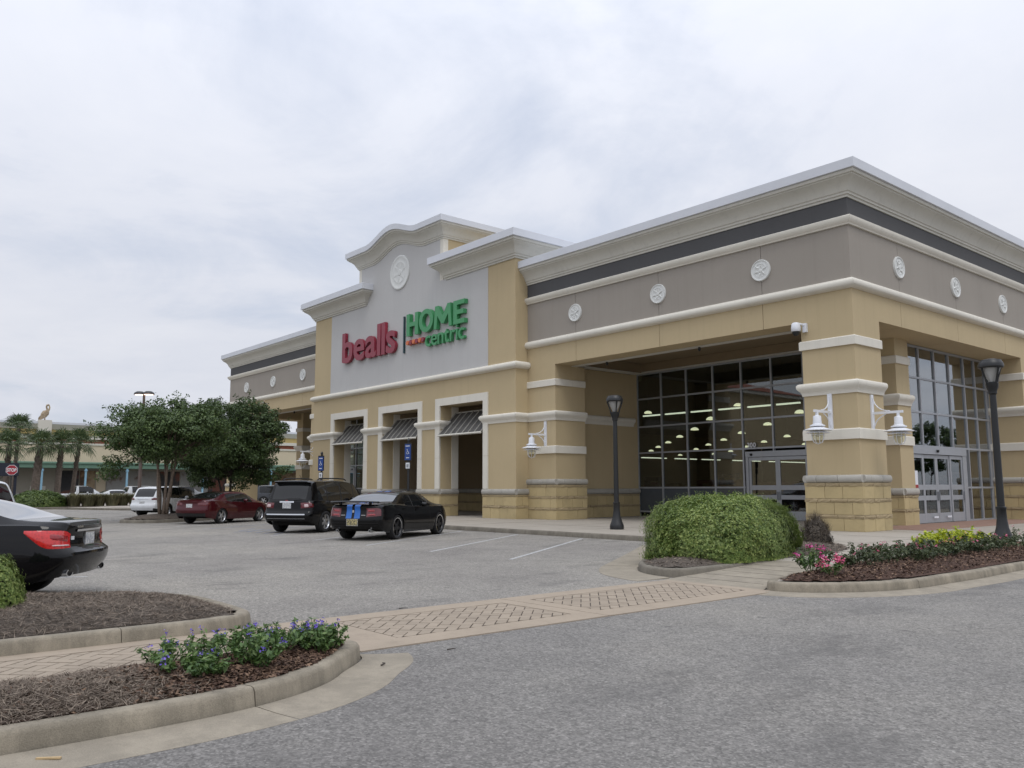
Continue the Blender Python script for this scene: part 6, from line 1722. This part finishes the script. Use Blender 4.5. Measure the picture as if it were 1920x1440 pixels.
# ------------------------------------------------------------------ trees
def limb(m, a, b, r0, r1, seed, bend=0.15, n=5, seg=7):
    rg = random.Random(seed); a, b = Vector(a), Vector(b); L_ = (b - a).length
    off = Vector((rg.uniform(-1, 1), rg.uniform(-1, 1), rg.uniform(-.3, .6))) * bend * L_
    pts = [a + (b - a) * (k / n) + off * math.sin(PI * k / n) for k in range(n + 1)]
    m.tube(pts, [r0 + (r1 - r0) * k / n for k in range(n + 1)], seg)
    return pts
def myrtle(name, label, loc, trunks, crown_c, crown_r, nclump, nleaf, size, mat, bark, seed, flowers=0, droop=None, zlow=-0.75):
    t = thing(name, label, 'tree', loc)
    rg = random.Random(seed); ng = np.random.default_rng(seed)
    m = MB(); tips = []
    for k in range(trunks):
        a = 2 * PI * k / trunks + rg.uniform(-.3, .3)
        b0 = Vector((0.14 * math.cos(a), 0.14 * math.sin(a), -0.1))
        fork = Vector((crown_c[0] * 0.35 + 0.45 * math.cos(a), crown_c[1] * 0.35 + 0.45 * math.sin(a), crown_c[2] - crown_r[2] * rg.uniform(0.75, 1.0)))
        limb(m, b0, fork, rg.uniform(0.065, 0.085), 0.05, seed + k, 0.05)
        tips.append(fork)
    C, Nn, FC = [], [], []
    clumps = []
    tries = 0
    while len(clumps) < nclump and tries < 4000:
        tries += 1
        u = Vector((rg.uniform(-1, 1), rg.uniform(-1, 1), rg.uniform(-1, 1)))
        if not 0.25 < u.length < 1.0 or u.z < zlow: continue
        f = 1.0 + 0.18 * mnoise.noise((u.x * 2 + seed, u.y * 2, u.z * 2))
        clumps.append(Vector((crown_c[0] + u.x * crown_r[0] * f, crown_c[1] + u.y * crown_r[1] * f, crown_c[2] + u.z * crown_r[2] * f)))
    for d in (droop or []): clumps.append(Vector(d))
    for i, c in enumerate(clumps):
        b = min(tips, key=lambda q: (q - c).length)
        mid = b + (c - b) * 0.5 + Vector((0, 0, 0.12 * (c - b).length))
        limb(m, b, mid, 0.035, 0.02, seed + 50 + i, 0.08, 3, 5); limb(m, mid, c, 0.02, 0.006, seed + 150 + i, 0.1, 3, 4)
        rr = rg.uniform(0.38, 0.72)
        k = int(nleaf * rr / 0.55)
        P = ng.normal(0, 1, (k, 3)); P /= np.linalg.norm(P, axis=1)[:, None]
        rad = ng.uniform(0.25, 1.0, k) ** 0.5
        Q = P * rad[:, None] * np.array([rr, rr, rr * 0.62])
        # a few sprays sticking out of each clump
        for s_ in range(3):
            d = Vector((rg.uniform(-1, 1), rg.uniform(-1, 1), rg.uniform(-0.3, 0.8))).normalized(); kk = 14
            tt = ng.uniform(0.7, 1.35, kk)[:, None]
            Q = np.vstack([Q, np.array(d)[None] * tt * rr + ng.normal(0, 0.06, (kk, 3))]); P = np.vstack([P, np.repeat(np.array(d)[None], kk, 0)])
        C.append(Q + np.array(c)); Nn.append(P + np.array([0, 0, 0.6]))
        if flowers and c.z > crown_c[2] - 0.6 and rg.random() < flowers:
            top = np.array(c) + np.array([rg.uniform(-.3, .3), rg.uniform(-.3, .3), rr * 0.6]); FC.append(top + ng.normal(0, 0.11, (26, 3)))
    obj('trunk', m, M[bark], t, local=True, smooth=True, sharp=None)
    C, Nn = np.vstack(C), np.vstack(Nn)
    leaf_mesh('crown', C, Nn, size, mat, t, seed, aspect=0.6)
    if FC: 
        F_ = np.vstack(FC); leaf_mesh('blossom', F_, np.tile([0, 0, 1.0], (len(F_), 1)), 0.07, 'petal_white', t, seed + 1, aspect=0.9)
    return t
myrtle('crape_myrtle', 'green crape myrtle with several slim bare trunks on the tree island', (-28.35, -12.25, 0.3), 6, (0.15, 0.15, 3.85), (2.75, 2.9, 1.6), 150, 240, 0.12, 'leaf_tree', 'bark_myrtle', 21,
       droop=[(-1.7, -1.9, 2.6), (-1.75, -1.9, 2.25), (-1.8, -2.0, 1.95), (-1.2, -1.2, 2.7), (-2.1, -2.2, 3.9), (-2.2, -2.4, 4.1), (0.6, 1.4, 2.6)])
myrtle('crape_myrtle', 'dense dark crape myrtle with white blossoms behind the red sedan', (-33.4, -7.2, 0.14), 3, (0.0, 0.0, 4.0), (3.0, 3.1, 2.5), 195, 330, 0.13, 'leaf_tree_b', 'bark_dark', 22, flowers=0.22, zlow=-0.95,
       droop=[(2.2, 2.3, 2.4), (1.8, 2.0, 2.0), (1.2, 1.6, 1.9)])

# ------------------------------------------------------------------ palms
def palm(x, y, h, label, seed, lean=(0, 0), rt=0.2, crown=1.0):
    t = thing('palm_tree', label, 'palm tree', (x, y, 0.1), 0, 'palms before the far store')
    rg = random.Random(seed)
    top = Vector((lean[0], lean[1], h))
    m = MB(); n = 14
    m.tube([(lean[0] * (k / n) ** 1.4, lean[1] * (k / n) ** 1.4, h * k / n) for k in range(n + 1)], [rt * (1.15 - 0.25 * k / n + 0.05 * (k % 2)) for k in range(n + 1)], 10)
    obj('trunk', m, M['bark_palm'], t, local=True, smooth=True, sharp=None)
    bt = MB()
    for k in range(46):                  # old leaf bases criss-crossing under the crown
        a = k * 2.4; z = h * (0.55 + 0.43 * k / 46); q = Vector((lean[0] * (z / h) ** 1.4, lean[1] * (z / h) ** 1.4, z))
        d = Vector((math.cos(a), math.sin(a), 0)); s_ = Vector((-d.y, d.x, 0))
        bt.add([q + d * rt * 0.85 + s_ * 0.09 - Vector((0, 0, 0.12)), q + d * rt * 0.85 - s_ * 0.09 - Vector((0, 0, 0.12)), q + d * (rt + 0.14) - s_ * 0.03 + Vector((0, 0, 0.22)), q + d * (rt + 0.14) + s_ * 0.03 + Vector((0, 0, 0.22))], [(0, 1, 2, 3)])
    obj('leaf_bases', bt, M['bark_palm'], t, local=True, recalc=False)
    for k in range(30):
        a = k * 2.399 + rg.uniform(-.2, .2); el = R(82 - 118 * (k / 30) + rg.uniform(-8, 8))
        d = Vector((math.cos(a) * math.cos(el), math.sin(a) * math.cos(el), math.sin(el)))
        Lp = rg.uniform(0.55, 0.8) * crown
        s_ = Vector((-math.sin(a), math.cos(a), 0)); up = d.cross(s_)
        if up.z < 0: up = -up
        p1 = top + d * Lp - Vector((0, 0, 0.05))
        fm = MB().tube([top, top + d * Lp * 0.5, p1], [0.025, 0.02, 0.015], 4)
        for j in range(15):
            b = R(-88 + 176 * j / 14); dd = (d * math.cos(b) + s_ * math.sin(b)).normalized()
            Ll = (0.62 + 0.38 * math.cos(b)) * rg.uniform(0.85, 1.1) * 1.0 * crown
            wv = (s_ * math.cos(b) - d * math.sin(b)) * 0.045
            mid = p1 + dd * Ll * 0.55 + up * 0.04; tip = p1 + dd * Ll - Vector((0, 0, 0.32 * Ll * rg.uniform(0.6, 1.4)))
            fm.add([p1, mid + wv, tip, mid - wv], [(0, 1, 2, 3)])
        obj('frond', fm, M['leaf_palm'], t, local=True, recalc=False)
    return t
def far_pos(px, depth):
    r_ = (px - 960) / FPX
    f = Vector((math.cos(_a), math.sin(_a))); rr = Vector((_R.x, _R.y))
    return CAM.xy + (f + rr * r_) * depth
for px, dp, h, lb, sd, ln, rt in ((16, 80, 5.6, 'leftmost of the low palms, beside the stop sign', 41, (0, 0.1), 0.24), (31, 84, 7.5, 'tallest palm, behind the stop sign', 42, (0.1, 0.1), 0.17), (71, 78, 5.5, 'thick-trunked palm right of the stop sign', 43, (0.1, 0.25), 0.33), (113, 80, 5.6, 'palm with crossed leaf bases, second from the right', 44, (0, 0.15), 0.24), (141, 83, 5.9, 'rightmost palm with a slim leaning trunk', 45, (0.25, 0.35), 0.18)):
    p_ = far_pos(px, dp); palm(p_.x, p_.y, h, lb, sd, ln, rt, 1.25)

# ------------------------------------------------------------------ flowers and mulch
def flower_plant(name, label, cat, x, y, z, r, h, nleaf, nfl, lmat, pmat, seed, group, lsize=0.075, psize=0.03, spread=1.0):
    t = thing(name, label, cat, (x, y, z), 0, group)
    rg = random.Random(seed); ng = np.random.default_rng(seed)
    st = MB(); tips = []
    for k in range(max(5, nleaf // 28)):
        a = rg.uniform(0, 2 * PI); rr = r * math.sqrt(rg.random()) * spread; hh = h * rg.uniform(0.6, 1.1) * (1 - 0.35 * (rr / r) ** 2)
        p1 = Vector((rr * math.cos(a), rr * math.sin(a), hh)); tips.append(p1)
        st.tube([(p1.x * 0.3, p1.y * 0.3, -0.02), (p1.x * 0.75, p1.y * 0.75, hh * 0.6), p1], [0.006, 0.005, 0.003], 3, cap=False)
    obj('stems', st, M[lmat], t, local=True, recalc=False)
    C, Nn = [], []
    for k in range(nleaf):
        p1 = rg.choice(tips); f = rg.uniform(0.25, 1.0)
        q = Vector((p1.x * (0.3 + 0.7 * f), p1.y * (0.3 + 0.7 * f), p1.z * f)); d = Vector((rg.uniform(-1, 1), rg.uniform(-1, 1), rg.uniform(-.1, .5)))
        q += d * lsize * 0.55; C.append(q); Nn.append((d.x * 0.4, d.y * 0.4, 1.0))
    leaf_mesh('leaves', C, Nn, lsize, lmat, t, seed, aspect=0.42, jitter=0.5)
    if nfl:
        F_, FN = [], []
        for k in range(nfl):
            p1 = rg.choice(tips) + Vector((rg.uniform(-.03, .03), rg.uniform(-.03, .03), 0.03))
            for j in range(9):
                F_.append(p1 + Vector((rg.gauss(0, psize * 0.6), rg.gauss(0, psize * 0.6), rg.gauss(0, psize * 0.6)))); FN.append((rg.uniform(-.5, .5), rg.uniform(-.5, .5), 1.0))
        leaf_mesh('petals', F_, FN, psize, pmat, t, seed + 1, aspect=0.85, jitter=0.5)
    return t
# purple-flowered plants on the near island
D_PL = [(6.72, -23.35, .17), (6.92, -23.2, .15), (6.35, -23.0, .19), (6.62, -22.85, .20), (6.88, -22.8, .15), (6.3, -22.6, .19), (6.5, -22.45, .20), (6.28, -22.2, .18), (6.55, -22.1, .14), (6.25, -21.9, .15), (6.42, -21.95, .13), (6.2, -23.3, .16)]
for i, (x, y, r_) in enumerate(D_PL):
    flower_plant('flowering_plant', 'low green plant with purple flowers on the near bark island', 'flower', x, y, hD(x, y), r_ * 1.4, 0.23 if i > 1 else 0.17, 420, 3 + i % 3, 'leaf_flower', 'petal_purple', 60 + i, 'purple-flowered plants on the near island', 0.055, 0.02)
# right bed: magenta and pink plants in front, a dusky row, one lime clump
flower_plant('flowering_plant', 'bushy plant with magenta flowers at the nose of the right flower bed', 'flower', 6.02, -13.35, hB(6.02, -13.35), 0.22, 0.40, 320, 16, 'leaf_flower', 'petal_magenta', 90, 'plants at the nose of the right bed', 0.075, 0.04)
flower_plant('flowering_plant', 'low plant with bright pink flowers at the kerb of the right flower bed', 'flower', 6.42, -13.45, hB(6.42, -13.45), 0.20, 0.24, 200, 16, 'leaf_flower', 'petal_pink', 91, 'plants at the nose of the right bed', 0.07, 0.045)
k = 0
for row, (xo, y0) in enumerate(((5.55, -12.6), (5.95, -12.3), (6.3, -11.9))):
    y = y0
    while y < 4.0:
        x = xo + rnd.uniform(-.08, .08)
        flower_plant('bedding_plant', 'dusky green bedding plant with few pink blooms in the right flower bed', 'flower', x, y, hB(x, y), 0.30, 0.30 + 0.06 * math.sin(k * 2.3), 210 if y < -6 else 110, 1 + (k * 7) % 3, 'leaf_dusky', 'petal_pink', 100 + k, 'bedding plants in rows in the right bed', 0.08, 0.022)
        k += 1; y += 0.62 if y < -6 else 0.8
for i, (x, y, r_) in enumerate(((5.45, -7.6, .45), (5.5, -6.8, .5), (5.45, -6.0, .45))):
    flower_plant('lime_plant', 'bright lime yellow foliage clump among the bedding plants, ' + ('left', 'middle', 'right')[i] + ' of three', 'plant', x, y, hB(x, y), r_, 0.44, 800, 0, 'leaf_lime', None, 300 + i, 'lime yellow clumps in the right bed', 0.11)
# loose mulch
def scatter(name, label, poly, hf, n, size, mat, seed, aspect, keep=None, flat=0.35, zoff=0.008):
    rg = random.Random(seed); xs = [p[0] for p in poly]; ys = [p[1] for p in poly]; C = []
    while len(C) < n:
        x, y = rg.uniform(min(xs), max(xs)), rg.uniform(min(ys), max(ys))
        if not inside((x, y), poly) or (keep and not keep(x, y, rg)): continue
        C.append((x, y, hf(x, y) + zoff + rg.uniform(0, 0.012)))
    o = leaf_mesh(name, C, np.tile([0, 0, 1.0], (len(C), 1)), size, mat, None, seed, aspect=aspect, jitter=flat, fold=0.1)
    return tag(o, label, None, None, 'stuff')
Dv = [(6.08, -25.2), (6.08, -22.3), (6.06, -21.72), (6.3, -21.72), (6.64, -22.02), (6.92, -22.33), (7.14, -22.74), (7.27, -23.3), (7.3, -24.1), (7.28, -25.2)]
scatter('bark_chips', 'loose brown bark chips on the near island', Dv, hD, 11000, 0.05, 'chip_bark', 71, 0.42, lambda x, y, r: r.random() < max(0.03, min(1, (y + 23.9) / 0.7)))
scatter('pine_straw', 'grey brown pine straw on the left part of the near island', Dv, hD, 14000, 0.12, 'chip_straw', 72, 0.045, lambda x, y, r: r.random() < max(0.0, min(1, (-23.2 - y) / 0.6)), 0.3)
Cv = [(3.93, -25.2), (3.93, -22.1), (3.8, -21.75), (3.45, -21.6), (2.0, -21.6), (1.5, -21.9), (0.6, -23.3), (0.0, -25.2)]
scatter('pine_straw', 'grey brown pine straw on the island beside the black sedan', Cv, hC, 24000, 0.125, 'chip_straw', 73, 0.042, None, 0.3)
Bv = [(5.64, -12.2), (5.74, -13.5), (5.92, -13.98), (6.05, -14.17), (6.44, -13.96), (6.86, -13.3), (7.06, -12.5), (7.13, -10.4), (7.06, -7.8), (7.03, -4), (7.03, -1), (5.6, -1)]
scatter('bark_chips', 'loose brown bark chips of the right flower bed', Bv, hB, 9000, 0.06, 'chip_bark', 74, 0.42)
Av = polyA
scatter('leaf_litter', 'dry litter on the soil of the hedge bed', Av, hA, 5000, 0.08, 'chip_straw', 75, 0.2)
# a splinter of wood lying in the gutter
tag(obj('wood_splinter', MB().prism([(7.64, -24.43), (7.652, -24.44), (7.735, -24.33), (7.715, -24.318)], 0.012, 0.022), M['splinter'] if 'splinter' in M else plain('splinter', (0.45, 0.33, 0.18), 0.8, var=0.2, vs=20).m), 'pale splinter of wood lying in the near gutter', 'wood piece')
# twigs on the asphalt
for i, (x, y, a) in enumerate(((3.9, -19.6, 0.8), (6.75, -21.6, 2.0), (6.55, -20.75, 1.2))):
    tag(obj('twig', MB().tube([(x, y, 0.02), (x + 0.06 * math.cos(a), y + 0.06 * math.sin(a), 0.026), (x + 0.12 * math.cos(a + .5), y + 0.12 * math.sin(a + .5), 0.018)], [0.007, 0.006, 0.003], 5), M['bark_dark']), ('dark twig on the asphalt beyond the crosswalk', 'dark twig in the gutter end by the near island', 'short dark twig beside the near end of the crosswalk')[i], 'twig')
# ================================================================== far background
FX = -97.0
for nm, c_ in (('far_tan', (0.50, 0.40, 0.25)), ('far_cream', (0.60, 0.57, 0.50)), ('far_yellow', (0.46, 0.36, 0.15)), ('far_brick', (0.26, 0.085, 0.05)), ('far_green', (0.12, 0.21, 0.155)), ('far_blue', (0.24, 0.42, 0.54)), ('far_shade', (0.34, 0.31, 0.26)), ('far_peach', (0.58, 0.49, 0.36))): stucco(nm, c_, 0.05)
fs = thing('far_store', 'long tan store with green canopy and blue posts behind the palms', 'store', (FX, 10, 0.1))
def fpart(n, m, mat): return obj(n, m, M[mat], fs)
fpart('wall', MB().box(FX - 20, FX, -40, 60, 4.6, 6.75), 'far_peach')
fpart('trim', MB().box(FX - 20, FX + 0.12, -40, 60, 6.75, 6.98), 'far_cream')
fpart('brick_band', MB().box(FX - 20, FX + 0.03, -40, 60, 6.98, 7.45), 'far_brick')
fpart('trim', MB().box(FX - 20, FX + 0.3, -40, 60, 7.45, 7.85), 'far_cream')
fpart('upper_wall', MB().box(FX - 20, FX, -40, 60, 7.85, 8.5), 'far_yellow')
fpart('cornice', MB().sweep([(FX, -40), (FX, 60)], [(-0.1, 8.5), (0.1, 8.5), (0.15, 8.6), (0.4, 9.0), (0.45, 9.1), (-0.1, 9.1)]), 'far_cream')
fpart('coping', MB().box(FX - 20, FX + 0.5, -40, 60, 9.1, 9.35), 'coping')
fpart('canopy', MB().sweep([(FX, -40), (FX, 60)], [(0.0, 4.75), (3.2, 4.55), (3.2, 3.95), (0.0, 3.95)]), 'far_green')
fpart('canopy_gutter', MB().box(FX + 3.2, FX + 3.3, -40, 60, 4.42, 4.57), 'far_green')
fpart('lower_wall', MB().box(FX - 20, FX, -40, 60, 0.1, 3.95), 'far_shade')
pier_y = -6.2
ped = fpart('roof_pier', MB().box(FX + 0.0, FX + 0.9, -4.9, -3.5, 7.5, 9.45), 'far_cream')
for k in range(16):
    y = -27.5 + 4.55 * k
    obj('post', MB().box(FX + 2.95, FX + 3.15, y, y + 0.2, 0.1, 3.95).box(FX + 2.9, FX + 3.2, y - 0.06, y + 0.26, 3.6, 3.75), M['far_blue'], fs)
# printed panels in the shop fronts: plain abstract colour fields
pr = random.Random(12)
t_ = NT('mural_dark'); n_ = t_.noise(0.5, 3, 0.6); t_.set(Base_Color=t_.ramp(n_, [(0.38, (0.012, 0.012, 0.014)), (0.5, (0.03, 0.028, 0.03)), (0.62, (0.16, 0.05, 0.03))]), Roughness=0.5); M['mural_dark'] = t_.m
t_ = NT('mural_pale'); n_ = t_.noise(0.45, 4, 0.6); t_.set(Base_Color=t_.ramp(n_, [(0.40, (0.30, 0.30, 0.29)), (0.55, (0.27, 0.26, 0.25)), (0.63, (0.12, 0.06, 0.04))]), Roughness=0.5); M['mural_pale'] = t_.m
t_ = NT('mural_warm'); n_ = t_.noise(0.8, 4, 0.6); t_.set(Base_Color=t_.ramp(n_, [(0.36, (0.03, 0.025, 0.022)), (0.5, (0.22, 0.12, 0.06)), (0.64, (0.36, 0.27, 0.17))]), Roughness=0.5); M['mural_warm'] = t_.m
yy = -2.6
for k, (w_, mt) in enumerate(((2.6, 'mural_dark'), (1.8, 'mural_warm'), (1.2, 'far_peach'), (6.2, 'mural_pale'), (2.6, 'mural_dark'), (3.6, 'mural_pale'), (4.2, 'mural_dark'), (4.2, 'mural_dark'), (6.0, 'mural_warm'), (5.0, 'mural_pale'))):
    obj('display_panel', MB().box(FX, FX + 0.06, yy, yy + w_ - 0.12, 0.4, 3.7), M[mt], fs); yy += w_
obj('utility_box', MB().box(FX, FX + 0.1, -5.2, -3.6, 0.6, 1.9), M['far_cream'], fs)
# pelican statue on the roof pier
ps = thing('pelican_statue', 'brown pelican statue standing on the far store roof', 'statue', (FX + 0.4, -4.2, 9.45))
t_ = NT('pelican'); n_ = t_.noise(4, 5, 0.7); t_.set(Base_Color=t_.ramp(n_, [(0.35, (0.22, 0.16, 0.10)), (0.65, (0.42, 0.34, 0.24))]), Roughness=0.8); M['pelican'] = t_.m
body = MB()
def ell_path(pts, rs, n=12): body.tube(pts, rs, n)
body.tube([(0, -0.55, 0.18), (0, -0.38, 0.32), (0, -0.15, 0.62), (0, 0.08, 0.95), (0, 0.2, 1.12), (0, 0.24, 1.32), (0, 0.14, 1.5), (0, 0.10, 1.66), (0, 0.16, 1.82), (0, 0.3, 1.88), (0, 0.42, 1.83)], [0.04, 0.16, 0.36, 0.38, 0.25, 0.13, 0.10, 0.09, 0.12, 0.11, 0.05], 12)
obj('body', body, M['pelican'], ps, local=True, smooth=True)
obj('beak', MB().tube([(0, 0.38, 1.84), (0, 0.44, 1.6), (0, 0.42, 1.3), (0, 0.38, 1.1)], [0.06, 0.085, 0.07, 0.015], 8), M['far_tan'], ps, local=True, smooth=True)
for s_ in (-1, 1):
    w_ = MB(); w_.grid([[(s_ * (0.30 + 0.08 * math.sin(PI * u)), -0.62 + 1.0 * u, 0.22 + 0.72 * u + (v - 0.5) * 0.62 * math.sin(PI * min(1, u + 0.12))) for v in (0, .33, .66, 1)] for u in [k / 8 for k in range(9)]])
    obj('wing', w_, M['pelican'], ps, local=True, smooth=True)
    obj('leg', MB().tube([(s_ * 0.14, 0.0, 0.3), (s_ * 0.14, 0.02, 0.05)], 0.05, 6), M['far_tan'], ps, local=True)
obj('plinth', MB().box(-0.5, 0.5, -0.65, 0.65, 0, 0.08), M['far_cream'], ps, local=True)
# dark kiosk canopy at the left edge
kq = far_pos(4, 74)
kk = thing('dark_kiosk', 'dark blue flat canopy on posts at the left edge behind the stop sign', 'kiosk', (kq.x, kq.y, 0.1))
plain('kiosk_navy', (0.012, 0.016, 0.03), 0.6)
obj('canopy', MB().box(-1.5, 1.5, -1.9, 1.2, 2.6, 3.7), M['kiosk_navy'], kk, local=True)
for s_ in (-1.3, 1.0): obj('post', MB().box(1.2, 1.4, s_ - 0.1, s_ + 0.1, 0, 2.6), M['kiosk_navy'], kk, local=True)
obj('counter', MB().box(-1.0, 1.3, -1.5, 1.0, 0, 1.1), M['far_shade'], kk, local=True)
# pale building and blue awning seen past the left portico
pb_ = thing('pale_building', 'pale building with a bright blue awning seen past the left portico', 'building', (-92, 42, 0.1))
obj('wall', MB().box(-100, -92, 34, 80, 0.1, 9.0), M['far_cream'], pb_)
obj('awning', MB().sweep([(-92, 26), (-92, 42)], [(0.0, 4.1), (2.6, 3.4), (2.6, 3.1), (0.0, 3.1)]), M['far_blue'], pb_)
for k in range(6): obj('window', MB().box(-91.95, -91.9, 44 + 5 * k, 47.5 + 5 * k, 1.0, 3.5), M['dark_glass'], pb_)
shrub('yellow_shrub', 'yellow green shrub beneath the blue awning past the left portico', 'shrub', (-76, 17.5, 0.1), 2.0, 2.4, 2.2, 5000, 0.2, 'leaf_lime_far', 0, 55, 2.2, 0.15)
# across the drive, seen only mirrored in the shop windows
rb = thing('red_roof_building', 'tan building with red hipped roof mirrored in the front windows', 'building', (-78, -80, 0))
obj('wall', MB().box(-94, -64, -92, -71, 0, 16.2), M['far_tan'], rb)
obj('eave', MB().box(-95, -63, -93, -70, 16.2, 16.7), M['far_cream'], rb)
rf = MB(); rf.add([(-95.2, -93.2, 16.7), (-62.8, -93.2, 16.7), (-62.8, -69.8, 16.7), (-95.2, -69.8, 16.7), (-86, -81, 19.2), (-70, -81, 19.2)], [(0, 1, 5, 4), (1, 2, 5), (2, 3, 4, 5), (3, 0, 4)])
obj('roof', rf, M['far_brick'], rb)
for k in range(6):
    for z in (2.2, 6.8, 11.4): obj('window', MB().box(-92.5 + 4.8 * k, -90.0 + 4.8 * k, -70.99, -70.9, z, z + 2.6), M['dark_glass'], rb)
for i, (x, y, s_) in enumerate(((24, 66, 1.05), (33, 74, 1.25), (17, 82, 1.0))):
    myrtle('oak_tree', ('dark tree mirrored in the side windows, nearest', 'largest dark tree mirrored in the side windows', 'farthest dark tree mirrored in the side windows')[i], (x, y, 0), 2, (0, 0, 5.0 * s_), (3.6 * s_, 3.6 * s_, 2.6 * s_), 70, 110, 0.28, 'leaf_tree_b', 'bark_dark', 400 + i)
